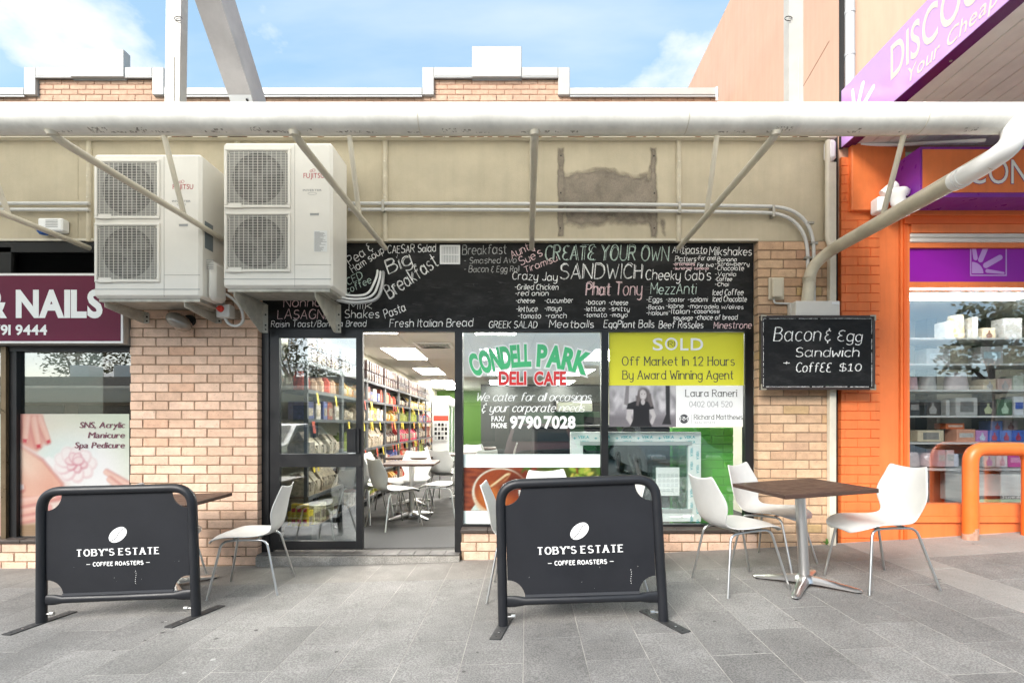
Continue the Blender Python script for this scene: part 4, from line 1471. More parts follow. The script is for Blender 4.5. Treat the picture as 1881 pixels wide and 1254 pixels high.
sk = (0.86, 0.84, 0.84)
rgp = random.Random(12)
bokeh = [('ell', ((lambda q: (q, q * 0.985, q))(rgp.choice((0.62, 0.7, 0.92, 0.96, 0.98)))), 0.08, rgp.random(), rgp.uniform(0.3, 1), rgp.uniform(0.03, 0.09), rgp.uniform(0.05, 0.16), rgp.uniform(-30, 30)) for _ in range(46)]
pops = bokeh + [('poly', (0.55, 0.53, 0.55), 0.15, [(0, 0), (1, 0), (1, 0.22), (0, 0.30)]), ('poly', (0.22, 0.21, 0.22), 0.02, [(0.80, 0.1), (0.79, 0.06), (0.93, 0.05), (0.91, 0.2), (0.905, 1), (0.845, 1), (0.85, 0.3)]),
        ('poly', (0.62, 0.6, 0.61), 0.03, [(0.22, 0.55), (0.25, 1), (0.30, 1), (0.29, 0.5)]), ('ell', (0.45, 0.42, 0.42), 0.06, 0.52, 0.74, 0.15, 0.22, 0),
        ('poly', (0.42, 0.39, 0.39), 0.05, [(0.40, 0.75), (0.40, 0.50), (0.48, 0.52), (0.60, 0.50), (0.66, 0.48), (0.62, 0.8)]),
        ('poly', sk, 0.03, [(0.27, 0.42), (0.25, 0.2), (0.32, 0.03), (0.37, 0.06), (0.33, 0.24), (0.35, 0.42)]), ('poly', sk, 0.03, [(0.58, 0.42), (0.64, 0.25), (0.60, 0.08), (0.65, 0.05), (0.70, 0.26), (0.66, 0.45)]),
        ('poly', (0.17, 0.16, 0.17), 0.02, [(0.26, 0.43), (0.28, 0.56), (0.38, 0.62), (0.55, 0.62), (0.64, 0.58), (0.67, 0.44), (0.60, 0.42), (0.60, 0.15), (0.64, 0.0), (0.31, 0.0), (0.36, 0.18), (0.36, 0.42)]),
        ('ell', sk, 0.02, 0.505, 0.60, 0.05, 0.07, 0), ('ell', (0.90, 0.87, 0.87), 0.03, 0.505, 0.78, 0.088, 0.125, 4),
        ('poly', (0.50, 0.46, 0.46), 0.03, [(0.585, 0.9), (0.61, 0.75), (0.66, 0.5), (0.62, 0.48), (0.58, 0.62), (0.57, 0.8)]), ('poly', (0.50, 0.46, 0.46), 0.03, [(0.44, 0.9), (0.42, 0.7), (0.40, 0.52), (0.44, 0.5), (0.46, 0.66), (0.455, 0.85)]),
        ('poly', (0.30, 0.28, 0.28), 0.012, [(0.477, 0.80), (0.492, 0.81), (0.492, 0.79)]), ('poly', (0.30, 0.28, 0.28), 0.012, [(0.52, 0.80), (0.536, 0.81), (0.536, 0.79)]), ('poly', (0.98, 0.97, 0.97), 0.01, [(0.485, 0.725), (0.53, 0.725), (0.508, 0.705)])]
picture('portrait_print', XD(1119.5), XD(1242.7), ZD(783.5), ZD(707.8), DG - 0.003, 110, 68, wood_base, pops, sp, 0.03)


# ================================================================== NAIL SALON
ns = thing('salon_window', 'bronze framed nail salon window with smoked glass', 'window', (xpx(100), SF, zpx(985)))
MB().box(xpx(3, 0.04), xpx(12.5, 0.04), 0.03, 0.12, zpx(988, 0.04), zpx(637, 0.04)).build('mullion', M_bronze, ns)
MB().box(xpx(12.5, 0.06) + 0.001, xpx(30, 0.06), 0.06, 0.14, zpx(988, 0.06), zpx(637, 0.06)).build('mullion', M_black, ns)
mb = MB()
mb.box(xpx(-70), xpx(2.5, 0.04), 0.05, 0.13, zpx(998, 0.05), zpx(986, 0.05)).box(xpx(30, 0.05) - 0.02, xpx(238), 0.05, 0.13, zpx(998, 0.05), zpx(986, 0.05)).box(xpx(-70), xpx(238), 0.05, 0.13, zpx(645, 0.05), zpx(628, 0.05))
mb.build('frame', M_black, ns)
NG = 0.10
for xa, xb in ((-70, 3), (30, 238)):
    MB().box(xpx(xa, NG), xpx(xb, 0.0) if xb > 200 else xpx(xb, NG), NG, NG + 0.006, zpx(986, NG), zpx(644, NG)).build('pane', M_glass_n, ns)
MB().box(xpx(-80), xpx(238) + 0.1, 1.6, 1.65, -0.2, 2.5).build('back_wall', mat('salon_wall', (0.30, 0.27, 0.23), 0.8), ns)
MB().box(xpx(-80), xpx(238) + 0.1, 0.13, 1.6, 2.32, 2.4).build('ceiling', mat('salon_ceiling', (0.30, 0.28, 0.25), 0.8), ns)
MB().box(xpx(-80), xpx(238) + 0.1, 0.13, 1.6, -0.2, 0.05).build('floor', M_intfloor, ns)
np_ = thing('salon_poster', 'pale poster of hands and a rose in the nail salon window', 'poster', (xpx(130), NG - 0.004, zpx(985)))


def nail_base(u, v):
    k = np.clip(u * 0.9 + v * 0.2, 0, 1)[..., None]
    return np.array([0.97, 0.90, 0.86]) * (1 - k) + np.array([0.90, 0.945, 0.86]) * k


sk1, sk2, red, shd = (0.95, 0.74, 0.67), (0.98, 0.84, 0.78), (0.80, 0.16, 0.24), (0.78, 0.44, 0.42)
Q = lambda x, y: ((x - 72) / 713.0, 1 - (y - 465) / 740.0)


def finger(x0, y0, x1, y1, w0, w1, tone, nail=None):
    """one printed finger: shaded edge, flesh, highlight and painted nail"""
    dx, dy = x1 - x0, y1 - y0
    l_ = math.hypot(dx, dy)
    px_, py_ = -dy / l_, dx / l_
    tip = [(x1 + px_ * w1 * 0.6 + dx / l_ * w1 * 0.5, y1 + py_ * w1 * 0.6 + dy / l_ * w1 * 0.5), (x1 - px_ * w1 * 0.6 + dx / l_ * w1 * 0.5, y1 - py_ * w1 * 0.6 + dy / l_ * w1 * 0.5)]
    body = [(x0 + px_ * w0, y0 + py_ * w0), (x1 + px_ * w1, y1 + py_ * w1)] + tip + [(x1 - px_ * w1, y1 - py_ * w1), (x0 - px_ * w0, y0 - py_ * w0)]
    out = [('poly', shd, 0.035, [Q(x + px_ * 5 + 3, y + py_ * 5 + 4) for x, y in body]), ('poly', tone, 0.022, [Q(x, y) for x, y in body]),
           ('poly', sk2, 0.04, [Q(x0 - px_ * w0 * 0.1, y0 - py_ * w0 * 0.1), Q(x1 - px_ * w1 * 0.1, y1 - py_ * w1 * 0.1), Q(x1 - px_ * w1 * 0.6, y1 - py_ * w1 * 0.6), Q(x0 - px_ * w0 * 0.6, y0 - py_ * w0 * 0.6)])]
    if nail:
        nx, ny = x1 - dx / l_ * w1 * 0.6, y1 - dy / l_ * w1 * 0.6
        out.append(('poly', nail, 0.015, [Q(nx + px_ * w1 * 0.7, ny + py_ * w1 * 0.7)] + [Q(*q) for q in tip] + [Q(nx - px_ * w1 * 0.7, ny - py_ * w1 * 0.7)]))
    return out


nops = [('ell', (1, 1, 1), 0.25, 0.60, 0.52, 0.36, 0.30, 0), ('ell', (0.86, 0.95, 0.93), 0.3, 0.42, 0.62, 0.15, 0.12, 0), ('poly', (0.72, 0.60, 0.47), 0.04, [Q(72, 1130), Q(240, 1118), Q(785, 1130), Q(785, 1205), Q(72, 1205)])]
for k in range(9):
    nops.append(('poly', (0.60, 0.48, 0.36), 0.012, [Q(72, 1140 + k * 8), Q(785, 1138 + k * 8), Q(785, 1140 + k * 8), Q(72, 1142 + k * 8)]))
nops += [('poly', (0.93, 0.70, 0.64), 0.05, [Q(60, 455), Q(250, 455), Q(262, 560), Q(280, 640), Q(220, 690), Q(60, 640)]), ('ell', (0.90, 0.58, 0.54), 0.20, *Q(110, 620), 0.10, 0.08, 0)]
nops += finger(235, 480, 296, 632, 22, 14, sk1, red) + finger(200, 480, 236, 660, 24, 17, sk1, red) + finger(165, 470, 152, 628, 26, 18, sk1, red)
nops += [('poly', (0.99, 0.99, 0.985), 0.02, [Q(60, 600), Q(275, 732), Q(300, 718), Q(410, 800), Q(540, 872), Q(500, 905), Q(370, 890), Q(280, 795), Q(60, 628)]), ('poly', shd, 0.04, [Q(60, 612), Q(262, 738), Q(385, 885), Q(385, 975), Q(60, 975)]),
         ('poly', (0.96, 0.79, 0.70), 0.03, [Q(60, 624), Q(256, 748), Q(372, 884), Q(372, 965), Q(60, 965)]), ('ell', (0.90, 0.62, 0.53), 0.22, *Q(230, 880), 0.16, 0.07, -30), ('ell', (0.985, 0.87, 0.79), 0.16, *Q(150, 760), 0.07, 0.16, 32)]
nops += finger(60, 915, 135, 905, 28, 22, sk1, (0.98, 0.93, 0.92)) + finger(60, 1105, 250, 1075, 26, 22, sk1) + finger(60, 1062, 300, 1025, 26, 20, sk1, (0.93, 0.66, 0.66)) + finger(60, 1008, 352, 958, 28, 18, sk1, (0.93, 0.62, 0.62))
rgr = random.Random(3)
for k in range(9):
    an = k * 0.7
    r_ = 78 - k * 2
    nops += [('ell', (0.90, 0.70, 0.72), 0.02, *Q(455 + math.cos(an) * r_, 765 + math.sin(an) * r_ * 0.8), 0.075, 0.058, math.degrees(-an)), ('ell', (0.995, 0.965, 0.96), 0.03, *Q(452 + math.cos(an) * (r_ + 4), 761 + math.sin(an) * r_ * 0.8), 0.074, 0.056, math.degrees(-an))]
for k in range(7):
    an = 0.4 + k * 0.95
    r_ = 40 - k * 4
    nops += [('ell', (0.80, 0.45, 0.52), 0.02, *Q(462 + math.cos(an) * r_, 752 + math.sin(an) * r_), 0.046, 0.034, math.degrees(-an)), ('ell', (0.98, 0.90, 0.90), 0.02, *Q(459 + math.cos(an) * (r_ + 2), 749 + math.sin(an) * r_), 0.044, 0.031, math.degrees(-an))]
nops += finger(785, 900, 640, 812, 20, 13, (0.96, 0.80, 0.74)) + finger(785, 960, 660, 855, 20, 13, (0.96, 0.78, 0.72))
picture('picture_sheet', xpx(22, NG), xpx(238, NG) - 0.0, zpx(985, NG), zpx(760, NG), NG - 0.004, 140, 146, nail_base, nops, np_, 0.012, gain=0.48)
mb = MB()
for tx, x0, x1, y in (('SNS, Acrylic', 146, 228, 785.5), ('Manicure', 161.5, 228, 804), ('Spa Pedicure', 137, 228, 822.5)):
    sans_text(mb, tx, x0, y, x1, 11.5, NG - 0.005, off=0.0, slant=0.2, track=0.07)
    sans_text(mb, tx, x0 + 0.8, y, x1 + 0.8, 11.5, NG - 0.0056, off=0.0, slant=0.2, track=0.07)
mb.build('lettering', M_maroon_t, np_)
pn = thing('salon_poster', 'white edge of a second poster left of the bronze mullion', 'poster', (xpx(0), NG - 0.004, zpx(985)))
picture('picture_sheet', xpx(-65, NG), xpx(2.5, NG), zpx(985, NG), zpx(760, NG), NG - 0.004, 20, 40, nail_base, [('ell', sk1, 0.3, 0.6, 0.1, 0.25, 0.25, 0)], pn, 0.01)
# light box sign
SB = -0.07
sg = thing('shop_sign', 'maroon light box sign reading NAILS under the left air conditioner', 'sign', (xpx(100), 0, zpx(637)))
MB().cbox(xpx(-90, SB), xpx(227, SB), SB, 0.06, zpx(631, SB), zpx(501.5, SB), 0.004).build('box', mat('sign_box_grey', (0.42, 0.40, 0.37), 0.4, metal=0.3), sg)
MB().box(xpx(-88, SB), xpx(226, SB), SB - 0.004, SB - 0.001, zpx(630, SB), zpx(502.5, SB)).build('white_border', M_white, sg)
MB().box(xpx(-86, SB), xpx(222.5, SB), SB - 0.007, SB - 0.005, zpx(626.5, SB), zpx(506.5, SB)).build('face', M_maroon, sg)
mb = MB()
sans_text(mb, '&', -20, 581, 8, 48, SB - 0.007, off=0.05)
sans_text(mb, 'NAILS', 32, 581, 186, 49, SB - 0.007, off=0.045, track=0.11)
sans_text(mb, '791 9444', -12, 614.5, 86, 18.5, SB - 0.007, off=0.03, track=0.09)
mb.build('lettering', M_vinyl_w, sg)
lv = thing('louvre_vent', 'black louvred vent panel above the maroon sign', 'vent', (xpx(60), 0.05, zpx(500)))
mb = MB().box(xpx(-90), xpx(14), 0.03, 0.10, zpx(502), zpx(452)).box(xpx(-90), xpx(238), 0.03, 0.10, zpx(461), zpx(442.5))
mb.build('frame', M_blackm, lv)
MB().box(xpx(-90), xpx(238) + 0.3, 0.11, 0.3, zpx(640), zpx(436)).build('backing', M_blackm, lv)
for i in range(11):
    zc = zpx(500 - i * 3.6)
    MB().add([(xpx(14), 0.045, zc), (xpx(238), 0.045, zc), (xpx(238), 0.085, zc + 0.013), (xpx(14), 0.085, zc + 0.013)], [(0, 1, 2, 3)]).build('slat', M_blackm, lv)
# floodlight / alarm box on the beige wall
p = W(90, 412, -0.05)
sl = thing('alarm_siren', 'small white alarm box with a blue strobe on the beige wall', 'alarm box', (p.x, UW, p.z))
MB().cbox(xpx(68, -0.05), xpx(114, -0.05), -0.05, UW - 0.002, zpx(424, -0.05), zpx(400, -0.05), 0.012).build('case', M_white, sl)
for i in range(5):
    MB().box(xpx(84, -0.05), xpx(106, -0.05), -0.053, -0.049, zpx(405 + i * 3, -0.05), zpx(404 + i * 3, -0.05)).build('slot', M_grey, sl)
MB().lathe([(0, -0.035), (0.03, -0.03), (0.045, -0.012), (0.048, 0)], (xpx(80, -0.03), -0.03, zpx(425, -0.03)), 20).build('strobe', M_blue, sl, smooth=True)

# ================================================================== AWNING: round fascia tube, brackets, roof
TY = -1.79
TZ, TR = 3.045, 0.0815
BX = [-4.17, -2.76, -1.35, 0.045, 1.445, 2.865]
aw = thing('awning', 'cream steel awning with a thick round front tube on bracket arms', 'awning', (0, UW, 2.9))
MB().tube([(-7.5, TY, TZ), (0.0, TY, TZ), (5.6, TY, TZ)], TR, 40).build('front_tube', M_cream_w, aw, smooth=True)
ry0, rz0, ry1, rz1 = TY + 0.05, 3.115, UW, 4.065
mb = MB()
n = 160
xs = [-7.5 + (XPR1 + 7.5) * i / n for i in range(n + 1)]
vs = []
for j, (yy, zz_) in enumerate(((ry0, rz0), (ry1, rz1))):
    for i, x in enumerate(xs):
        vs.append((x, yy, zz_ + (0.012 if (i // 2) % 2 else 0.0)))
mb.add(vs, [(i, i + 1, n + 2 + i, n + 1 + i) for i in range(n)])
mb.build('roof_sheet', M_daylight_sheet, aw)  # roof made translucent so daylight brightens the beige wall below


def roofz(y):
    return rz0 + (rz1 - rz0) * (y - ry0) / (ry1 - ry0)


for y_, hh in ((-0.93, 0.06), (-0.02, 0.055)):
    MB().box(-7.5, XPR1, y_ - 0.03, y_ + 0.03, roofz(y_) - 0.025 - hh, roofz(y_) - 0.025).build('purlin', M_cream, aw)
for xj in (-5.6, -3.32, -0.62, 0.92, 2.28, 4.1):
    MB().tube([(xj - 0.0025, TY, TZ), (xj + 0.0025, TY, TZ)], TR + 0.0012, 40).build('weld_seam', M_cream, aw, smooth=True)
rgs = random.Random(14)
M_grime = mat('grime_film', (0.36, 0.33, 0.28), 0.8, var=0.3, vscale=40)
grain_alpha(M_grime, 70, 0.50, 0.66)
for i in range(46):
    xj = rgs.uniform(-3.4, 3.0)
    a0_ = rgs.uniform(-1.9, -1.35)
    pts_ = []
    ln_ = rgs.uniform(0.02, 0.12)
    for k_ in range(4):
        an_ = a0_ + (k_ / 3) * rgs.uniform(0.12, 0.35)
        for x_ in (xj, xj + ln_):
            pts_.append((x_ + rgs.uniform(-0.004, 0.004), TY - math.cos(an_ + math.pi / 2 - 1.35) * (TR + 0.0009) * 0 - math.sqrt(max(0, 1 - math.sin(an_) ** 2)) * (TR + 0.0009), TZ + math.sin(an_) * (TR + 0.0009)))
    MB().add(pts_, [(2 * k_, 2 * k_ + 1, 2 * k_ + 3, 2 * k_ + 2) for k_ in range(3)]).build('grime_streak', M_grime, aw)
rng = random.Random(2)
mb = MB()
for i in range(90):
    xx = rng.uniform(-3.4, 2.8)
    y_, hh = ((-0.93, 0.06), (-0.02, 0.055))[rng.random() < 0.6]
    zb_ = roofz(y_) - 0.025 - hh
    L_ = rng.uniform(0.01, 0.09)
    mb.box(xx, xx + L_, y_ - 0.0312, y_ - 0.030, zb_ - 0.001, zb_ + rng.uniform(0.003, 0.010))
mb.build('rust_edge', M_rust, aw)
CZ = 2.945
for bx in BX:
    MB().tube(round_path([(bx, TY, TZ - TR + 0.012), (bx, TY + 0.02, CZ + 0.005), (bx, TY + 0.14, CZ), (bx, UW - 0.002, CZ)], 0.12, 7), 0.0235, 14).build('bracket_arm', M_cream, aw, smooth=True)
    MB().tube([(bx, TY - 0.001, TZ - TR + 0.006), (bx, TY + 0.002, TZ - TR - 0.014)], [0.036, 0.026], 16).build('weld_collar', M_cream, aw, smooth=True)
    MB().tube([(bx, -0.935, roofz(-0.935) - 0.03), (bx, -0.70, CZ + 0.015)], 0.0195, 12).build('bracket_web', M_cream, aw, smooth=True)
    MB().tube([(bx, UW - 0.004, zA - 0.01), (bx, UW - 0.004, zB - 0.12)], 0.0255, 12).build('wall_post', mat('post_beige', (0.50, 0.445, 0.335), 0.6, var=0.06, stain=0.1, stscale=6), aw, smooth=True)
    for zz_ in (3.28, 3.42, 3.62, 3.76):
        MB().lathe([(0, -0.006), (0.008, -0.004), (0.009, 0)], (bx, UW - 0.0285, zz_), 8, 'y').build('bolt', M_cream, aw)
# posts standing up behind the tube
for x0, x1, wpx, lab in ((322.5, 327, 27, 'cream square post rising above the awning beside the sloping beam'), (1457.5, 1457, 26, 'cream square post rising above the awning in front of the peach wall')):
    PYp = TY + 0.06
    a, b = W(x0, 205, PYp), W(x1, -120, PYp)
    t = thing('awning_post', lab, 'post', (a.x, PYp, a.z))
    s_ = FPX / (DIST + PYp)
    wv = wpx / s_
    mb = MB()
    for (xa, wa) in ((-wv / 2, 0.62), (wv / 2, 0.62)):
        pass
    mb.add([(a.x - wv / 2, PYp - 0.03, a.z), (a.x + wv / 2, PYp - 0.03, a.z), (a.x + wv / 2, PYp + 0.03, a.z), (a.x - wv / 2, PYp + 0.03, a.z),
            (b.x - wv / 2, PYp - 0.03, b.z), (b.x + wv / 2, PYp - 0.03, b.z), (b.x + wv / 2, PYp + 0.03, b.z), (b.x - wv / 2, PYp + 0.03, b.z)],
           [(0, 1, 5, 4), (1, 2, 6, 5), (2, 3, 7, 6), (3, 0, 4, 7), (4, 5, 6, 7), (0, 3, 2, 1)])
    mb.build('post', mat('post_cream', (0.47, 0.445, 0.40), 0.45, var=0.04, stain=0.08, stscale=3), t)
    MB().box(a.x + wv * 0.12, a.x + wv * 0.18, PYp - 0.034, PYp - 0.0302, a.z, a.z + 0.3).build('seam', M_cream, t)
    h_ = W(x0 + (6 if x0 < 900 else -10), 36, PYp - 0.03)
    MB().tube([(h_.x + 0.022 * math.cos(k * 0.5), PYp - 0.036, h_.z + 0.013 * math.sin(k * 0.5)) for k in range(12)], 0.0022, 6).build('wire_tie', M_blackm, t)
sb = thing('sloping_beam', 'white steel box beam raking up and out above the awning', 'beam', (-1.78, -1.62, 3.12))
bxa, bxb = -1.785, -1.645
P1_, P2_ = Vector((0, -1.64, 3.155)), Vector((0, -2.75, 4.34))
tdir = (P2_ - P1_).normalized()
upn = Vector((0, tdir.z, -tdir.y)) * 0.17
mb = MB()
vs = []
for p_ in (P1_, P2_):
    for x_, q_ in ((bxa, 0), (bxb, 0), (bxb, 1), (bxa, 1)):
        vs.append((x_, p_.y + upn.y * q_, p_.z + upn.z * q_))
mb.add(vs, [(0, 1, 5, 4), (1, 2, 6, 5), (2, 3, 7, 6), (3, 0, 4, 7), (4, 5, 6, 7), (0, 3, 2, 1)])
mb.build('beam', mat('weathered_white', (0.52, 0.485, 0.465), 0.6, var=0.08, vscale=4, stain=0.14, stscale=3), sb)
nrm = Vector((0, -tdir.z, tdir.y))
q0, q1 = P1_ + nrm * 0.004, P1_ + tdir * 0.11 + nrm * 0.004
MB().add([(bxa + 0.004, q0.y, q0.z), (bxb - 0.002, q0.y, q0.z), (bxb - 0.002, q1.y, q1.z), (bxa + 0.004, q1.y, q1.z)], [(0, 1, 2, 3)]).build('end_plate', M_white, sb)
q1 = P1_ + tdir * 0.085 + nrm * 0.012
MB().lathe([(0, -0.006), (0.007, -0.004), (0.007, 0.004)], (bxb - 0.03, q1.y, q1.z), 8, 'y').build('bolt', M_blackm, sb)

# ================================================================== rainwater pipe, conduits and boxes
PXp, PZp = 2.765, 2.85
dp = thing('drain_pipe', 'beige rainwater pipe running back from the awning tube to the brick pier', 'drain pipe', (2.64, -0.06, zpx(553)))
path = round_path([(PXp + 0.02, TY + 0.08, PZp - 0.005), (PXp, -0.16, PZp), (2.655, -0.055, 2.73), (2.62, -0.055, 2.40)], 0.10, 7)
MB().tube(path, 0.052, 24).build('pipe', M_beige if False else mat('pipe_beige', (0.52, 0.475, 0.37), 0.45, var=0.08, vscale=6, stain=0.15, stscale=4), dp, smooth=True)
path = round_path([(PXp + 0.035, TY - 0.02, TZ + 0.0), (PXp + 0.03, TY - 0.05, PZp + 0.03), (PXp + 0.018, TY + 0.12, PZp - 0.005), (PXp + 0.015, TY + 0.34, PZp - 0.004)], 0.16, 8)
MB().tube(path, 0.060, 24).build('white_elbow', M_white, dp, smooth=True)
for yy in (TY + 0.30, TY + 0.27):
    MB().tube([(PXp + 0.015, yy - 0.006, PZp - 0.004), (PXp + 0.015, yy + 0.006, PZp - 0.004)], 0.065, 24).build('collar', M_white, dp, smooth=True)
for zz_ in (2.60, 2.62, 2.64):
    MB().tube([(2.64, -0.055, zz_ - 0.006), (2.64, -0.055, zz_ + 0.006)], 0.0565, 24).build('rib', MATS['pipe_beige'], dp, smooth=True)
cd = thing('conduit_run', 'pair of grey electrical conduits along the beige wall and down the pier', 'conduit', (xpx(1490), -0.02, zpx(553)))
CY = UW - 0.045
for dz_, off_ in ((373.5, 0.0), (385.0, 0.058)):
    a = W(640, dz_ + 0.5, CY)
    zc = [W(640, dz_, CY).z, W(900, dz_ - 0.0 + 0.5, CY).z, W(1180, dz_ + 2, CY).z, W(1400, dz_ + 7, CY).z]
    xr = xpx(1494.5 if off_ == 0 else 1483.5, CY)
    path = round_path([(xpx(640, CY), CY, zc[0]), (xpx(900, CY), CY, zc[1]), (xpx(1180, CY), CY, zc[2]), (xr, CY, zc[3]), (xr, CY - 0.005, zpx(556, CY))], 0.42, 12)
    MB().tube(path, 0.0155, 14).build('conduit', M_ltgrey, cd, smooth=True)
    path = [(xpx(-90, CY), CY, zc[0] + 0.0), (xpx(164, CY), CY, zc[0])]
    MB().tube(path, 0.0155, 14).build('conduit', M_ltgrey, cd, smooth=True)
for x, y in ((704, 379), (1248, 382), (1420, 388)):
    p = W(x, y, CY)
    MB().box(p.x - 0.012, p.x + 0.012, CY - 0.018, UW - 0.001, p.z - 0.055, p.z + 0.055).build('clip', M_steel, cd)
for x, y in ((1490, 410), (1486, 474), (1492, 530), (1497, 447)):
    p = W(x, y, CY)
    MB().box(p.x - 0.045, p.x + 0.02, CY - 0.018, CY + 0.01, p.z - 0.01, p.z + 0.01).build('clip', M_steel, cd)
# downpipe and cover at the party line
ds = thing('downpipe', 'slim cream square downpipe on the right edge of the brick pier', 'downpipe', (xpx(1529), -0.03, g(2.88)))
MB().cbox(xpx(1524, -0.05), xpx(1536, -0.05), -0.055, -0.004, g(2.88) - 0.03, zpx(300, -0.03), 0.004).build('pipe', M_cream, ds)
MB().tube(round_path([(xpx(1521, -0.03), -0.03, zpx(262)), (xpx(1521, -0.03), -0.03, zpx(445)), (xpx(1533, -0.03), -0.05, zpx(470))], 0.06, 5), 0.026, 14).build('bent_pipe', M_cream, ds, smooth=True)
MB().cbox(xpx(1519, -0.05), xpx(1538, -0.05), -0.06, 0.03, zpx(296, -0.03), zpx(256, -0.03), 0.03).build('rain_head', M_white, ds, smooth=True)
gap = thing('party_gap', 'dark gap between the brick pier and the orange wall', 'gap', (xpx(1543), 0.05, g(2.95)))
MB().box(XPR1 + 0.004, xpx(1547.5), 0.07, 0.11, 0.0, 4.1).build('infill', M_dark, gap)
# switch box
eb = thing('switch_box', 'cream metal electrical box sitting above the framed chalkboard', 'electrical box', (xpx(1495), -0.1, zpx(582)))
MB().cbox(xpx(1462, -0.13), xpx(1543, -0.13), -0.13, -0.005, zpx(590, -0.13), zpx(552.5, -0.13), 0.004).build('case', mat('enclosure_cream', (0.60, 0.575, 0.53), 0.45, var=0.03), eb)
MB().box(xpx(1449, -0.03), xpx(1462, -0.03), -0.05, -0.004, zpx(590, -0.03), zpx(557, -0.03)).build('back_flange', MATS['enclosure_cream'], eb)
MB().box(xpx(1528, -0.13), xpx(1541, -0.13), -0.1325, -0.1305, zpx(559, -0.13), zpx(554.5, -0.13)).build('sticker', M_paper, eb)
wp = thing('outdoor_socket', 'beige weatherproof power socket on the brown brick pier', 'socket', (xpx(1427), -0.02, zpx(556)))
MB().cbox(xpx(1413, -0.03), xpx(1441, -0.03), -0.03, -0.003, zpx(550, -0.03), zpx(509, -0.03), 0.008).build('base', mat('socket_beige', (0.55, 0.49, 0.38), 0.5), wp)
MB().cbox(xpx(1419, -0.06), xpx(1438, -0.06), -0.07, -0.031, zpx(546, -0.06), zpx(511, -0.06), 0.010).build('flap', MATS['socket_beige'], wp)
MB().tube(round_path([(xpx(1421, -0.02), -0.02, zpx(550)), (xpx(1423, -0.02), -0.02, zpx(558)), (xpx(1450, -0.02), -0.02, zpx(558.5))], 0.03, 5), 0.009, 10).build('conduit', M_ltgrey, wp, smooth=True)
# framed chalkboard
FB = -0.15
fb = thing('framed_chalkboard', 'framed black chalkboard offering bacon and egg sandwich with coffee', 'chalkboard', (xpx(1503), FB, zpx(717)))
def tiltz(x):
    return 1.0
BX0, BX1, BZ0, BZ1 = xpx(1397.5, FB), xpx(1608, FB), zpx(715.5, FB), zpx(579, FB)
board_root = fb
fwd = 0.022
mb = MB()
MB().cbox(BX0 + fwd, BX1 - fwd, FB + 0.008, FB + 0.03, BZ0 + fwd, BZ1 - fwd, 0.002).build('board', M_board, fb)
frm = mat('dark_wood_frame', (0.035, 0.024, 0.020), 0.4, var=0.2, vscale=14)
MB().cbox(BX0, BX1, FB - 0.004, FB + 0.035, BZ1 - fwd, BZ1, 0.004).build('frame_rail', frm, fb)
MB().cbox(BX0, BX1, FB - 0.004, FB + 0.035, BZ0, BZ0 + fwd, 0.004).build('frame_rail', frm, fb)
MB().cbox(BX0, BX0 + fwd, FB - 0.003, FB + 0.034, BZ0 + fwd + 0.0005, BZ1 - fwd - 0.0005, 0.004).build('frame_rail', frm, fb)
MB().cbox(BX1 - fwd, BX1, FB - 0.003, FB + 0.034, BZ0 + fwd + 0.0005, BZ1 - fwd - 0.0005, 0.004).build('frame_rail', frm, fb)
mb = MB()
for sx in (BX0, BX1):
    for sz in (BZ0, BZ1):
        dx_, dz_ = (0.05 if sx == BX0 else -0.05), (0.05 if sz == BZ0 else -0.05)
        o_ = 0.0025
        mb.box(sx + (-o_ if dx_ > 0 else o_), sx + dx_, FB - 0.0065, FB - 0.0045, sz + (-o_ if dz_ > 0 else o_), sz + dz_ * 0.22)
        mb.box(sx + (-o_ if dx_ > 0 else o_), sx + dx_ * 0.22, FB - 0.0065, FB - 0.0045, sz + dz_ * 0.225, sz + dz_)
mb.build('corner_plate', mat('worn_brass', (0.42, 0.36, 0.27), 0.4, metal=0.7), fb)
mb = MB()
rng = random.Random(5)
F8 = FB + 0.008
for (xa, za, xb, zb2) in ((BX0 + fwd + 0.006, BZ1 - fwd - 0.006, BX1 - fwd - 0.006, BZ1 - fwd - 0.006), (BX0 + fwd + 0.006, BZ0 + fwd + 0.006, BX1 - fwd - 0.006, BZ0 + fwd + 0.006),
                          (BX0 + fwd + 0.006, BZ0 + fwd + 0.008, BX0 + fwd + 0.006, BZ1 - fwd - 0.008), (BX1 - fwd - 0.006, BZ0 + fwd + 0.008, BX1 - fwd - 0.006, BZ1 - fwd - 0.008)):
    k = 40
    for i in range(k):
        if rng.random() < 0.12:
            continue
        p = [(xa + (xb - xa) * (i + q) / k + rng.uniform(-0.001, 0.001), za + (zb2 - za) * (i + q) / k + rng.uniform(-0.001, 0.001)) for q in (0, 1)]
        ribbon(mb, p, rng.uniform(0.003, 0.007), front_plane(F8), 0.0006)
mb.build('chalk_border', M_chalk, fb)
mb = MB()
for i, (tx, x0, y0, x1, y1, h) in enumerate((('Bacon', 1421, 626, 1506, 626, 26), ('&', 1514, 626, 1525, 626, 22), ('\u0190gg', 1537, 626, 1582, 627, 20), ('Sandwich', 1461, 655, 1577, 655, 17), ('+', 1438, 672, 1450, 672, 13), ('Coff\u0190\u0190', 1462, 683, 1526, 683, 17), ('$10', 1541, 681, 1581, 681, 13))):
    pen_text(mb, tx, x0, y0, x1, y1, h, F8, w=0.0095, slant=0.14, wob=0.02, seed=i + 90, contrast=0.6)
mb.build('chalk_writing', M_chalk, fb)

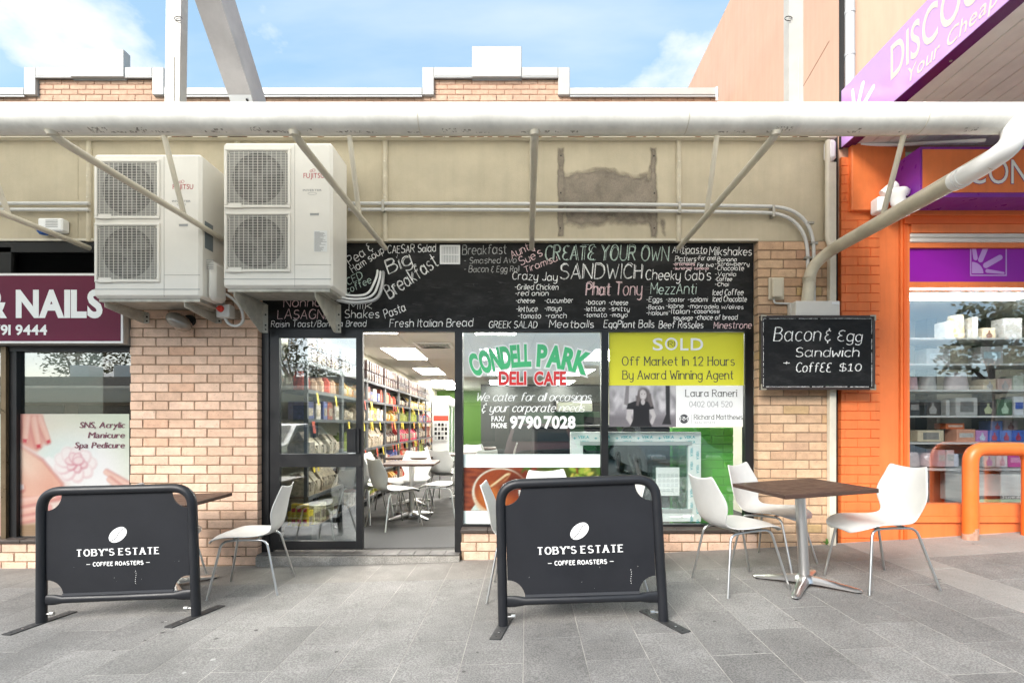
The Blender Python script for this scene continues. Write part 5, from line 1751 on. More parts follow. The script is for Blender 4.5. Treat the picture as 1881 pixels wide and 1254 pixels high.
# ================================================================== AIR CONDITIONERS
def ac_unit(x0, x1, y0, y1, Y, label, sticker):
    s = FPX / (DIST + Y)
    w, h = (x1 - x0) / s, (y1 - y0) / s
    org = W((x0 + x1) / 2, y1, Y)
    dpt = 0.36
    t = thing('air_conditioner', label, 'air conditioner', org, 'outdoor air conditioning units on the wall')
    X = lambda f: org.x - w / 2 + w * f
    Z = lambda f: org.z + h * f
    MB().cbox(X(0), X(1), Y, Y + dpt, Z(0), Z(1), 0.022).build('body', M_ac, t)
    MB().box(X(0.01), X(0.99), Y - 0.002, Y + 0.002, Z(0.055), Z(0.06)).build('panel_joint', M_grey, t)
    gp = 0.66       # the fan side takes two thirds of the width
    MB().box(X(gp) - 0.0012, X(gp) + 0.0012, Y - 0.002, Y + 0.004, Z(0.005), Z(0.985)).build('panel_joint', mat('joint_shadow', (0.38, 0.365, 0.335), 0.7), t)
    MB().box(X(gp) + 0.003, X(0.99), Y - 0.0015, Y + 0.004, Z(0.155), Z(0.158)).build('panel_joint', MATS['joint_shadow'], t)
    for (a, b) in ((0.105, 0.515), (0.545, 0.955)):
        xa, xb, za, zb_ = X(0.025), X(0.625), Z(a), Z(b)
        fr = 0.022
        mbf = MB()
        mbf.cbox(xa, xb, Y - 0.016, Y + 0.001, za, za + fr, 0.004).cbox(xa, xb, Y - 0.016, Y + 0.001, zb_ - fr, zb_, 0.004)
        mbf.cbox(xa, xa + fr, Y - 0.0155, Y + 0.001, za + fr, zb_ - fr, 0.004).cbox(xb - fr, xb, Y - 0.0155, Y + 0.001, za + fr, zb_ - fr, 0.004)
        gr = mbf.build('fan_guard', M_ac, t)
        ix0, ix1, iz0, iz1 = xa + fr, xb - fr, za + fr, zb_ - fr
        # shroud plate with a round mouth, fan inside
        cxg, czg, rr = (ix0 + ix1) / 2, (iz0 + iz1) / 2, min(ix1 - ix0, iz1 - iz0) * 0.47
        sq, ci = [], []
        k = 48
        for q in range(k):
            an = 2 * math.pi * q / k
            dx_, dz_ = math.cos(an), math.sin(an)
            m_ = max(abs(dx_) / ((ix1 - ix0) / 2), abs(dz_) / ((iz1 - iz0) / 2))
            sq.append((cxg + dx_ / m_, Y - 0.0015, czg + dz_ / m_))
            ci.append((cxg + dx_ * rr, Y - 0.0015, czg + dz_ * rr))
        MB().add(sq + ci, [(q, (q + 1) % k, k + (q + 1) % k, k + q) for q in range(k)]).build('shroud', mat('shroud_grey', (0.25, 0.248, 0.235), 0.6), gr)
        MB().add([(p_[0], Y - 0.0012, p_[2]) for p_ in ci], [tuple(range(k))]).build('fan_mouth', M_fan, gr)
        bl = MB()
        for q in range(3):
            a0 = q * 2 * math.pi / 3 + 0.5
            pts = [(cxg + math.cos(a0 + da) * r_, Y - 0.002 - 0.0012 * i_, czg + math.sin(a0 + da) * r_) for i_, (r_, da) in enumerate(((rr * 0.2, 0.0), (rr * 0.6, -0.35), (rr * 0.93, -0.25), (rr * 0.93, 0.55), (rr * 0.6, 0.55), (rr * 0.2, 0.6)))]
            bl.add([(p_[0], Y - 0.0022, p_[2]) for p_ in pts], [tuple(range(6))])
        bl.lathe([(0, -0.004), (rr * 0.2, -0.003), (rr * 0.2, 0)], (cxg, Y - 0.002, czg), 20, 'y')
        bl.build('fan', mat('fan_blade', (0.095, 0.095, 0.09), 0.6), gr)
        wm = MB()
        nh = 34
        for q in range(nh):
            z_ = iz0 + (iz1 - iz0) * (q + 0.5) / nh
            wm.box(ix0, ix1, Y - 0.011, Y - 0.008, z_ - 0.0014, z_ + 0.0014)
        for q in range(13):
            x_ = ix0 + (ix1 - ix0) * (q + 0.5) / 13
            wm.box(x_ - 0.002, x_ + 0.002, Y - 0.0078, Y - 0.005, iz0, iz1)
        wm.build('guard_wires', M_wire, gr)
        MB().cbox(xa + 0.04, xa + 0.15, Y - 0.020, Y - 0.0165, za - 0.004, za + 0.035, 0.003).build('grip', M_ac, gr)
        for sx in (ix0 + 0.02, ix1 - 0.02):
            for sz in (iz0 + 0.015, iz1 - 0.015):
                MB().lathe([(0, -0.0145), (0.007, -0.013), (0.007, -0.011)], (sx, Y, sz), 8, 'y').build('screw', M_steel, gr)
    # handle recess, badge, wording
    MB().box(X(0.80), X(0.88), Y - 0.003, Y - 0.0003, Z(0.495), Z(0.512)).build('hand_hold', M_grey, t)
    MB().box(X(0.80), X(0.88), Y - 0.006, Y - 0.0033, Z(0.509), Z(0.516)).build('hand_hold', M_ac, t)
    mb = MB()
    xp = lambda f: x0 + (x1 - x0) * f
    yp = lambda f: y1 - (y1 - y0) * f
    sans_text(mb, 'FUJITSU', xp(0.74), yp(0.752), xp(0.93), 9.5, Y, off=0.0, depth=0.0015)
    c1, c2 = W(xp(0.81), yp(0.80), Y), W(xp(0.832), yp(0.805), Y)
    for c_, r_ in ((c1, 0.011), (c2, 0.014)):
        ribbon(mb, [(c_.x + r_ * math.cos(q * 0.45), c_.z + r_ * 0.75 * math.sin(q * 0.45)) for q in range(15)], 0.003, front_plane(Y), 0.0012 + r_ * 0.02)
    mb.build('maker_badge', mat('badge_red', (0.42, 0.02, 0.04), 0.4), t)
    mb = MB()
    sans_text(mb, 'INVERTER', xp(0.735), yp(0.662), xp(0.905), 3.6, Y, off=0.02, depth=0.0015, track=0.16)
    c_ = W(xp(0.82), yp(0.645), Y)
    ribbon(mb, [(c_.x + 0.038 * math.cos(q * 0.35), c_.z + 0.010 * math.sin(q * 0.35)) for q in range(19)], 0.0025, front_plane(Y), 0.0012)
    mb.build('grey_lettering', M_greyprint, t)
    if sticker:
        MB().box(X(0.835), X(0.955), Y - 0.0012, Y - 0.0004, Z(0.245), Z(0.39)).build('sticker', M_paper, t)
        mb = MB()
        rng_ = random.Random(3)
        for q in range(22):
            z_ = Z(0.25) + (Z(0.385) - Z(0.25)) * q / 22
            mb.box(X(0.84), X(0.84) + (X(0.95) - X(0.84)) * rng_.uniform(0.4, 1), Y - 0.0018, Y - 0.0013, z_, z_ + 0.0032)
        mb.build('fine_print', M_greyprint, t)
    else:
        MB().cbox(X(1) + 0.001, X(1) + 0.075, Y + 0.06, Y + 0.26, Z(0.0), Z(0.28), 0.035).build('pipe_cover', M_ac, t, smooth=True)
        for q in range(6):
            MB().box(X(1) + 0.012, X(1) + 0.07, Y + 0.056, Y + 0.0605, Z(0.215 + 0.012 * q), Z(0.219 + 0.012 * q)).build('slot', M_grey, t)
        MB().box(X(1) + 0.0006, X(1) + 0.002, Y + 0.05, Y + 0.16, Z(0.36), Z(0.55)).build('rating_plate', mat('rating_grey', (0.16, 0.19, 0.21), 0.5), t)
    # side vents and underside rails
    MB().box(X(0.03), X(0.97), Y + 0.03, Y + dpt - 0.03, Z(0) - 0.028, Z(0) + 0.001).build('base_tray', M_steel, t)
    for f in (0.12, 0.86):
        xb_ = X(f)
        bk = thing('wall_bracket', 'steel wall bracket under the %s end of the %s' % ('left' if f < 0.5 else 'right', 'left air conditioner' if not sticker else 'right air conditioner'), 'bracket', (xb_, 0, Z(0) - 0.2))
        zt_ = Z(0) - 0.029
        dr_p = 0.27 if sticker else 0.10
        MB().box(xb_ - 0.022, xb_ + 0.022, Y + 0.005, -0.004, zt_ - 0.006, zt_).build('top_rail', M_steel, bk)
        MB().prism([(Y + 0.01, zt_ - 0.0062), (-0.006, zt_ - 0.0062), (-0.006, zt_ - dr_p), (-0.05, zt_ - dr_p), (Y + 0.012, zt_ - 0.05)], xb_ - 0.022, xb_ - 0.017, 'x').build('gusset', mat('bracket_cream', (0.50, 0.475, 0.41), 0.5, var=0.1, vscale=10, stain=0.2, stscale=8), bk)
        MB().box(xb_ - 0.022, xb_ + 0.03, -0.010, -0.0045, zt_ - dr_p, zt_ - 0.007).build('wall_plate', MATS['bracket_cream'], bk)
        for q in ((0.10, 0.20, 0.24) if sticker else (0.04, 0.08)):
            MB().lathe([(0, -0.005), (0.008, -0.004), (0.008, 0)], (xb_ + 0.012, -0.011, zt_ - q), 8, 'y').build('bolt', M_blackm, bk)
    return t


ac_unit(170.5, 369, 282, 546.5, -0.45, 'left ivory air conditioner hanging lower over the maroon sign', False)
ac_unit(408.5, 610, 261, 528, -0.47, 'right ivory air conditioner hanging higher, covering the chalkboard end', True)
# lagged pipes from the right unit into the board
lp = thing('refrigerant_pipes', 'curved lagged pipes running from the right air conditioner into the chalkboard', 'pipes', W(640, 545, -0.1))
for i, (r_, mm) in enumerate(((0.0105, M_white), (0.0105, M_white), (0.0165, mat('foil_lagging', (0.42, 0.42, 0.42), 0.4, metal=0.5, bump=0.5, bscale=80)))):
    o_ = i * 7.0
    path = round_path([W(618, 538 + o_ * 0.9, -0.2), W(650, 544 + o_ * 0.95, -0.1), W(677 + o_ * 1.3, 541 + o_ * 0.75, -0.05), W(692 + o_ * 0.8, 510 + o_ * 0.6, -0.02), W(694 + o_ * 0.75, 494 + o_ * 0.2, CB + 0.03)], 0.14, 6)
    MB().tube(path, r_, 12).build('pipe', mm, lp, smooth=True)
c_ = W(697, 487, CB)
MB().add([(c_.x + 0.045 * math.cos(q * 0.52), CB - 0.0008, c_.z + 0.06 * math.sin(q * 0.52)) for q in range(12)], [tuple(range(12))]).build('wall_hole', M_blackm, lp)
# isolator and its conduit
iso = thing('isolator_switch', 'grey isolator switch with a red knob below the air conditioners', 'switch', W(411, 582, -0.12))
IY = -0.20
MB().cbox(xpx(396.5, IY), xpx(421, IY), IY, IY + 0.09, zpx(582, IY), zpx(558.5, IY), 0.006).build('case', mat('isolator_grey', (0.52, 0.52, 0.49), 0.45), iso)
c_ = W(405.5, 567, IY)
MB().lathe([(0, -0.022), (0.024, -0.020), (0.031, -0.004), (0.031, 0)], (c_.x, IY - 0.001, c_.z), 20, 'y').build('knob', M_red, iso, smooth=True)
MB().cbox(c_.x - 0.025, c_.x + 0.025, IY - 0.034, IY - 0.0225, c_.z - 0.005, c_.z + 0.005, 0.003).build('grip', M_red, iso)
MB().box(xpx(400, IY), xpx(418, IY), IY + 0.091, -0.004, zpx(578, IY), zpx(562, IY)).build('mount', M_steel, iso)
path = round_path([W(404, 536, -0.25), W(424, 545, -0.2), W(444, 565, -0.15), W(448, 590, -0.10), W(436, 600, -0.10), W(420, 596, -0.13), W(412, 582, IY + 0.05)], 0.06, 6)
MB().tube(path, 0.0125, 12).build('conduit', M_ltgrey, iso, smooth=True)
# bulkhead lamp
bl = thing('wall_lamp', 'smoked bowl wall lamp on the brick pier under the left air conditioner', 'wall lamp', W(345, 592, -0.02))
p = W(346, 588, -0.03)
MB().lathe([(0, -0.03), (0.05, -0.03), (0.055, -0.008), (0.055, 0)], (p.x, -0.003, p.z), 20, 'y').build('base', M_blackm, bl, smooth=True)
MB().tube([(p.x, -0.03, p.z), (p.x - 0.02, -0.06, p.z)], 0.03, 14).build('neck', M_blackm, bl, smooth=True)
q = W(329, 591, -0.13)
mb = MB()
NSEG, NR = 24, 10
for i in range(NR + 1):
    th = math.pi * i / NR
    for k in range(NSEG):
        ph = 2 * math.pi * k / NSEG
        lx, ly, lz = 0.108 * math.cos(th), 0.095 * math.sin(th) * math.cos(ph), 0.088 * math.sin(th) * math.sin(ph)
        ca, sa = math.cos(-0.22), math.sin(-0.22)
        mb.v.append((q.x + lx * ca + lz * sa, q.y + ly, q.z - lx * sa * -1 + lz * ca))
for i in range(NR):
    for k in range(NSEG):
        mb.f.append((i * NSEG + k, i * NSEG + (k + 1) % NSEG, (i + 1) * NSEG + (k + 1) % NSEG, (i + 1) * NSEG + k))
mb.build('lens', M_bronzeglass, bl, smooth='all')

# ================================================================== SET BACK PARAPET
PPY = 2.56
SP = FPX / (DIST + PPY)
pp = thing('parapet_wall', 'tan brick parapet with white stepped metal capping behind the awning', 'parapet', (0, PPY, 4.0))
xP = lambda x: xpx(x, PPY)
zP = lambda y: zpx(y, PPY)
lay_bricks(pp, xP(-60), xP(1318), zP(208), zP(176.5), PPY, M_brick_p, 21, 0.2, M_mortar_l, depth=0.09, ph=0.0745, pl=0.2415)
for x0, x1 in ((72, 284), (796, 1025)):
    lay_bricks(pp, xP(x0), xP(x1), zP(177.2), zP(146), PPY, M_brick_p, int(x0), 0.35, M_mortar_l, depth=0.09, ph=0.0745, pl=0.2415)
MB().box(xP(-60), xP(1318), PPY + 0.1, PPY + 0.16, zP(230), zP(166)).build('backing', M_mortar_l, pp)
CF = PPY - 0.05
M_cap = mat('capping_white', (0.41, 0.405, 0.385), 0.5, var=0.03)


def capbox(x0, x1, y0, y1, yf=CF):
    MB().cbox(xP(x0), xP(x1), yf, PPY + 0.22, zP(y1), zP(y0), 0.006).build('capping', M_cap, pp)


for a, b, c_, d_ in ((50, 305, 137, 234), (777, 1046, 868, 958)):
    capbox(a, a + 21, 128, 178)
    capbox(b - 21, b, 128, 178)
    capbox(a + 21.3, b - 21.3, 128, 145, CF - 0.002)
    MB().cbox(xP(c_), xP(d_ + 0), CF - 0.02, PPY + 0.06, zP(147), zP(91.5 if a > 100 else 97), 0.006).build('block_cap', M_cap, pp)
    MB().box(xP(a + 21), xP(b - 21), CF - 0.004, CF + 0.02, zP(147.3), zP(145.6)).build('flashing', M_grey, pp)
    MB().box(xP(c_), xP(d_), PPY - 0.02, PPY - 0.004, zP(149), zP(147.2)).build('flashing', M_grey, pp)
for a, b in ((-60, 49.5), (305.5, 776.5), (1046.5, 1318)):
    capbox(a, b, 165, 178)
    MB().box(xP(a), xP(b), CF + 0.01, CF + 0.03, zP(181), zP(178.2)).build('flashing', M_grey, pp)
MB().box(xP(1312), xP(1315), CF - 0.02, CF - 0.001, zP(190), zP(165)).build('bracket', M_white, pp)

# ================================================================== DISCOUNT SHOP
OX = xpx(1547.5)          # left edge of the orange shop
OY = 0.05
dsb = thing('discount_building', 'tall peach painted building with an orange shopfront at the right', 'building', (OX + 2, OY, g(4)))
MB().box(OX, OX + 0.15, OY + 0.001, 9.0, 3.0, 7.5).build('side_wall', M_peach, dsb)
MB().box(OX + 0.15, 11.0, OY + 0.02, OY + 0.2, 3.98, 7.5).build('front_wall', M_peach, dsb)
MB().box(OX + 0.16, 11.0, OY + 0.21, 9.0, 7.3, 7.45).build('roof', M_grey, dsb)
for (x0, y0_, z0_), (x1, y1_, z1_) in (((OX, 2.6, 4.35), (OX, 0.2, 5.05)), ((OX, 3.6, 4.9), (OX, 3.0, 5.6))):
    n = 12
    mb = MB()
    for i in range(n):
        a = Vector((x0, y0_ + (y1_ - y0_) * i / n, z0_ + (z1_ - z0_) * i / n))
        b = Vector((x0, y0_ + (y1_ - y0_) * (i + 1) / n, z0_ + (z1_ - z0_) * (i + 1) / n))
        mb.bar(a + Vector((-0.001, 0, 0)), b + Vector((-0.001, 0, 0)), 0.004, 0.006)
    mb.build('render_crack', mat('crack_brown', (0.30, 0.15, 0.09), 0.9), dsb)
MB().box(OX - 0.002, OX + 0.03, OY - 0.03, OY - 0.001, 3.9, 7.5).build('corner_shadow_gap', M_dark, dsb)
wp_ = thing('white_downpipe', 'white round downpipe on the peach wall corner above the purple fascia', 'downpipe', (OX + 0.07, OY - 0.05, 4.4))
MB().tube([(OX + 0.075, OY - 0.045, 4.3), (OX + 0.065, OY - 0.045, 7.6)], 0.042, 20).build('pipe', mat('pipe_white', (0.5, 0.5, 0.5), 0.4), wp_, smooth=True)
for zz_ in (4.75, 5.15, 5.6):
    MB().tube([(OX + 0.072, OY - 0.045, zz_), (OX + 0.072, OY - 0.045, zz_ + 0.03)], 0.046, 20).build('joint', MATS['pipe_white'], wp_, smooth=True)
# orange painted brick pier
ow = thing('orange_pier', 'orange painted brick pier beside the discount shop window', 'brick pier', (OX + 0.3, OY, g(3.2)))
OB0, OB1 = OX + 0.002, xpx(1619)
lay_bricks(ow, OB0, OB1, g(3.1) - 0.06, zpx(286), 0.02, M_orange, 31, 0.15, M_orange_j, depth=0.09, jt=0.0055, jy=0.0006)
MB().box(OB1 + 0.001, xpx(1655), 0.030, 0.11, g(3.5) - 0.06, zpx(395)).build('smooth_strip', M_orange, ow)
MB().cbox(xpx(1565, -0.03), xpx(1664, -0.03), -0.03, 0.03, zpx(386, -0.03), zpx(262, -0.03), 0.006).build('sign_panel', M_orange_t, ow)
# shopfront parts
dsf = thing('discount_shopfront', 'orange framed display window with a purple transom panel', 'shopfront', (xpx(1780), 0.05, g(4)))
WX = lambda x: xpx(x, 0.03)
WZ = lambda y: zpx(y, 0.03)
RX = 9.0
MB().box(WX(1652), WX(1668), 0.01, 0.12, g(3.6) - 0.05, WZ(402)).build('post', M_orange_t, dsf)
MB().box(WX(1656), WX(1662), -0.003, 0.0095, g(3.6), WZ(415)).build('post_bead', mat('orange_shadow_line', (0.72, 0.125, 0.02), 0.5), dsf)
for ya, yb, yf in ((447, 456, 0.012), (518.5, 529, 0.012), (925, 947, 0.012), (415, 430, -0.01)):
    MB().box(WX(1668) + 0.001, RX, yf, 0.12, WZ(yb), WZ(ya)).build('rail', M_orange_t, dsf)
MB().box(WX(1652), RX, -0.05, 0.12, WZ(401), WZ(374)).build('beam', M_orange_t, dsf)
MB().box(WX(1655), RX, -0.02, 0.12, WZ(414.6), WZ(401.3)).build('beam', MATS['orange_shadow_line'], dsf)
MB().box(WX(1668) + 0.001, RX, 0.0, 0.12, WZ(948) - 0.052, WZ(947.3)).build('rail', M_orange_t, dsf)
MB().box(WX(1668) + 0.001, RX, 0.022, 0.14, g(3.6) - 0.06, WZ(948) - 0.0525).build('plinth', M_orange, dsf)
for i in range(2):
    MB().cbox(WX(1668) + 0.001, RX, -0.002, 0.10, WZ(447) + 0.001 + i * 0.044, WZ(447) + 0.042 + i * 0.044, 0.008).build('shutter_slat', mat('shutter_cream', (0.62, 0.58, 0.53), 0.4, var=0.05), dsf)
MB().box(WX(1668), RX, 0.04, 0.06, WZ(518.5), WZ(456)).build('transom_panel', M_purple, dsf)
mb = MB()
LX0, LX1, LZ0, LZ1 = xpx(1781.5, 0.04), xpx(1849, 0.04), zpx(507, 0.04), zpx(455.5, 0.04)


def petal(mb, c0, c1, r0, r1, to3, d):
    a, b = Vector(c0), Vector(c1)
    t_ = (b - a).normalized()
    an0 = math.atan2(t_.y, t_.x)
    pts = [(a.x + r0 * math.cos(an0 + math.pi / 2 + math.pi * k / 8), a.y + r0 * math.sin(an0 + math.pi / 2 + math.pi * k / 8)) for k in range(9)]
    pts += [(b.x + r1 * math.cos(an0 - math.pi / 2 + math.pi * k / 8), b.y + r1 * math.sin(an0 - math.pi / 2 + math.pi * k / 8)) for k in range(9)]
    mb.add([to3(p_[0], p_[1], d) for p_ in pts], [tuple(range(18))])


def sunburst(mb, x0, z0, s, to3, d):
    U = lambda u, v: (x0 + u * s, z0 + v * s)
    mb.add([to3(*U(0.02, 0.04), d)] + [to3(*U(0.02 + 0.33 * math.cos(k * math.pi / 24), 0.04 + 0.33 * math.sin(k * math.pi / 24)), d) for k in range(13)], [tuple(range(14))])
    petal(mb, U(0.12, 0.48), U(0.05, 0.95), 0.065 * s, 0.055 * s, to3, d)
    petal(mb, U(0.27, 0.43), U(0.45, 0.85), 0.075 * s, 0.075 * s, to3, d)
    petal(mb, U(0.42, 0.27), U(0.83, 0.50), 0.080 * s, 0.075 * s, to3, d)
    petal(mb, U(0.46, 0.11), U(0.93, 0.05), 0.055 * s, 0.03 * s, to3, d)


sunburst(mb, LX0 + 0.012, LZ0 + 0.012, (LX1 - LX0) - 0.02, front_plane(0.04), 0.002)
for (xa, xb, za, zb_) in ((LX0, LX1, LZ0, LZ0 + 0.012), (LX0, LX0 + 0.012, LZ0 + 0.0125, LZ1), (LX1 - 0.012, LX1, LZ0 + 0.0125, LZ1)):
    mb.add([(xa, 0.0375, za), (xb, 0.0375, za), (xb, 0.0375, zb_), (xa, 0.0375, zb_)], [(0, 1, 2, 3)])
mb.build('sun_emblem', mat('lilac_vinyl', (0.47, 0.24, 0.60), 0.3, coat=0.3), dsf)
MB().box(WX(1668), RX, 0.06, 0.066, WZ(925), WZ(529)).build('display_pane', M_glass_d, dsf)
# purple and orange fascia sign box under the awning
fs = thing('fascia_sign', 'orange sign box with purple edges and white letters above the shop window', 'sign', (xpx(1790), -0.2, zpx(372)))
FS = -0.32
MB().box(xpx(1690, FS), RX, FS, 0.03, zpx(362, FS), zpx(270, FS)).build('box', mat('purple_box', (0.19, 0.02, 0.30), 0.35, var=0.05), fs)
MB().box(xpx(1694, FS), RX, FS - 0.006, FS - 0.001, zpx(354, FS), zpx(275, FS)).build('face', M_orange_t, fs)
mbp, mb = MB(), MB()
sans_text(mbp, 'CONDELL', 1780, 337.5, 2000, 47, FS - 0.0065, off=0.016, depth=0.001, track=0.11)
sans_text(mb, 'CONDELL', 1780, 337.5, 2000, 47, FS - 0.0065, off=0.0, depth=0.0028, track=0.11)
mbp.build('lettering_outline', M_purple_d, fs)
mb.build('lettering', M_vinyl_w, fs)
MB().box(xpx(1690), RX, -0.14, 0.03, WZ(374) + 0.001, WZ(362)).build('shadow_gap', M_dark, fs)
# awning of the discount shop
da = thing('discount_awning', 'discount shop awning with a purple fascia and ribbed white soffit', 'awning', (OX, -1, 3.9))
AZ0, AZ1 = 3.896, 4.43
AY1 = -2.9
MB().box(OX, OX + 0.10, AY1, OY - 0.035, AZ0, AZ1).build('fascia', mat('fascia_purple_skyglare', (0.56, 0.32, 0.68), 0.10, coat=1.0), da)  # base lightened toward lilac in place of the sky reflection
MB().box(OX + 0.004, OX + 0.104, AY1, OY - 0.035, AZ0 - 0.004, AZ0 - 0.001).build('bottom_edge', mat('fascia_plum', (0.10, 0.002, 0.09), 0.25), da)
side = lambda u, v, d: (OX - d, u, v)      # u runs toward the street
ftxt = mat('cream_vinyl', (0.74, 0.58, 0.48), 0.3, coat=0.3)


def side_text(mb, text, yA, yB, z0_, cap, off, depth, slant=0.0):
    ln, nat = sans_line(text, off, 0.1)
    kx = (yB - yA) / nat
    H = cap / 0.73
    for i, (x, wch, vs_, fs_) in enumerate(ln):
        mb.add([(OX - depth - (i % 2) * 0.0002, yA + (x + p_[0]) * kx - p_[1] * H * slant, z0_ + p_[1] * H) for p_ in vs_], fs_)


mb = MB()
side_text(mb, 'DISCOUNT', -0.62, -1.74, 4.09, 0.29, 0.012, 0.002)
side_text(mb, 'Your Cheap', -0.78, -1.53, 3.94, 0.115, 0.008, 0.002, 0.2)
mb.build('lettering', ftxt, da)
mb = MB()
sunburst(mb, 0, 0, 0.34, lambda u, v, d: (OX - d, -0.13 - u, 4.0 + v), 0.002)
mb.build('sun_emblem', M_vinyl_w, da)
n = 44
for i in range(n):
    xa = OX + 0.106 + i * 0.145
    MB().cbox(xa, xa + 0.139, AY1, OY - 0.04, AZ0 + 0.012, AZ0 + 0.03, 0.004).build('soffit_strip', mat('soffit_white', (0.80, 0.77, 0.73), 0.5, var=0.05, vscale=5, stain=0.08, stscale=3), da)
MB().box(OX + 0.1, OX + 7, AY1, OY - 0.035, AZ0 + 0.032, AZ0 + 0.06).build('deck', M_blackm, da)
for i in (-0.35, -1.1, -1.9):
    MB().lathe([(0, -0.006), (0.010, -0.003), (0.010, 0)], (OX + 0.075, i, AZ0 - 0.004), 8).build('screw', M_steel, da)
tl = thing('batten_light', 'white tube bracket under the discount awning soffit', 'light fitting', (xpx(1700), -0.3, 3.8))
MB().tube([W(1580, 265, -0.02), W(1650, 266, -0.05), W(1810, 258, -0.35)], 0.016, 10).build('tube', M_white, tl, smooth=True)
MB().box(xpx(1588, 0.0), xpx(1650, 0.0), -0.02, 0.0, zpx(264, 0.0), zpx(261, 0.0)).build('glass_edge', mat('teal_glass', (0.03, 0.09, 0.16), 0.2), tl)
# security camera
sc_ = thing('security_camera', 'white dome security camera on the orange wall', 'security camera', W(1640, 362, -0.1))
c_ = W(1650, 358, -0.16)
MB().cbox(c_.x - 0.17, c_.x - 0.08, -0.14, -0.032, c_.z - 0.14, c_.z + 0.0, 0.012).build('base', M_white, sc_)
MB().tube([(c_.x - 0.11, -0.12, c_.z + 0.02), (c_.x - 0.02, -0.15, c_.z + 0.10)], 0.045, 14).build('arm', M_white, sc_, smooth=True)
MB().lathe([(0.0, -0.115), (0.045, -0.105), (0.062, -0.07), (0.066, -0.03), (0.085, -0.01), (0.09, 0.02), (0.07, 0.045), (0, 0.05)], (c_.x, -0.16, c_.z), 22).build('dome', M_white, sc_, smooth=True)
MB().lathe([(0, -0.004), (0.008, -0.003), (0.008, 0)], (c_.x + 0.028, -0.222, c_.z - 0.045), 8, 'y').build('lens', M_blackm, sc_)
# orange hoop rail
hr = thing('hoop_rail', 'orange tubular hoop rail in front of the display window', 'hoop rail', (xpx(1782, -0.12), -0.12, g(3.95)))
HY = -0.12
xa, xb, zt_ = xpx(1782.5, HY), xpx(1892, HY), zpx(824.5, HY)
MB().tube(round_path([(xa, HY, g(3.9) - 0.02), (xa, HY, zt_), (xb, HY, zt_), (xb, HY, g(4.4) - 0.02)], 0.13, 9), 0.061, 28).build('hoop', mat('hoop_orange', (0.80, 0.16, 0.028), 0.4, var=0.05, vscale=4, stain=0.06, stscale=5), hr, smooth=True)
MB().tube([(xa, HY, g(3.9)), (xa, HY, g(3.9) + 0.035), (xa + 0.002, HY, g(3.9) + 0.12)], [0.0618, 0.0618, 0.0612], 28, cap=False).build('scuffed_foot', mat('scuffed_primer', (0.42, 0.24, 0.17), 0.7, var=0.3, vscale=25), hr, smooth=True)


# ================================================================== CHAIRS
def chair_shell():
    prof = [  # forward, height, half width, edge lift along the normal, edge pull back
        (0.275, 0.408, 0.10, 0.0), (0.268, 0.425, 0.150, 0.0), (0.245, 0.445, 0.192, 0.0), (0.20, 0.459, 0.218, 0.004), (0.13, 0.460, 0.232, 0.010), (0.05, 0.452, 0.236, 0.016),
        (-0.03, 0.442, 0.230, 0.020), (-0.10, 0.438, 0.214, 0.022), (-0.155, 0.444, 0.190, 0.022), (-0.192, 0.462, 0.172, 0.020), (-0.214, 0.492, 0.172, 0.018), (-0.226, 0.530, 0.190, 0.022),
        (-0.236, 0.575, 0.216, 0.030), (-0.246, 0.620, 0.230, 0.036), (-0.256, 0.665, 0.224, 0.036), (-0.267, 0.710, 0.208, 0.032), (-0.279, 0.755, 0.190, 0.026), (-0.291, 0.795, 0.174, 0.020), (-0.300, 0.822, 0.162, 0.016)]
    m = len(prof)
    nu = 14
    mb = MB()
    for i, (fx, fz, hw, lift) in enumerate(prof):
        a, b = prof[max(i - 1, 0)], prof[min(i + 1, m - 1)]
        tx, tz = b[0] - a[0], b[1] - a[1]
        l_ = math.hypot(tx, tz)
        nx, nz = tz / l_, -tx / l_       # toward the sitter
        for j in range(nu + 1):
            u = -1 + 2 * j / nu
            dip = 0.012 * u * u * (1 if i < 4 else 0)
            top = 0.016 * u * u if i >= m - 2 else 0.0
            mb.v.append((fx + nx * lift * u * u - dip * 0.6, u * hw, fz + nz * lift * u * u - dip + top))
    for i in range(m - 1):
        for j in range(nu):
            w_ = nu + 1
            mb.f.append((i * w_ + j, i * w_ + j + 1, (i + 1) * w_ + j + 1, (i + 1) * w_ + j))
    return mb


def make_chair():
    t = thing('cafe_chair', 'x', 'chair', (0, 0, 0))
    sh = chair_shell().build('seat_shell', M_chair, t, smooth='all')
    so = sh.modifiers.new('thickness', 'SOLIDIFY')
    so.thickness = 0.009
    so.offset = 0
    sd = sh.modifiers.new('smooth', 'SUBSURF')
    sd.levels = 1
    sd.render_levels = 1
    for s in (-1, 1):
        for fr in (True, False):
            if fr:
                pts = [(0.0, s * 0.165, 0.428), (0.155, s * 0.172, 0.430), (0.245, s * 0.228, 0.0)]
            else:
                pts = [(0.0, s * 0.165, 0.428), (-0.165, s * 0.172, 0.418), (-0.255, s * 0.240, 0.0)]
            MB().tube(round_path(pts, 0.055, 6), 0.0088, 12).build('leg', M_chrome, t, smooth=True)
    for fx in (-0.09, 0.09):
        MB().tube([(fx, -0.165, 0.4275), (fx, 0.165, 0.4275)], 0.008, 10).build('crossbar', M_chrome, t, smooth=True)
    return t


def place(o, X, Y, rz, z=None, tilt=True):
    if z is None:
        z = g(X)
    m = Matrix.Rotation(-math.atan(gs(X)) if tilt else 0.0, 3, 'Y') @ Matrix.Rotation(R(rz), 3, 'Z')
    o.location = (X, Y, z)
    o.rotation_euler = m.to_euler()
    return o


chair0 = make_chair()
_first = [True]


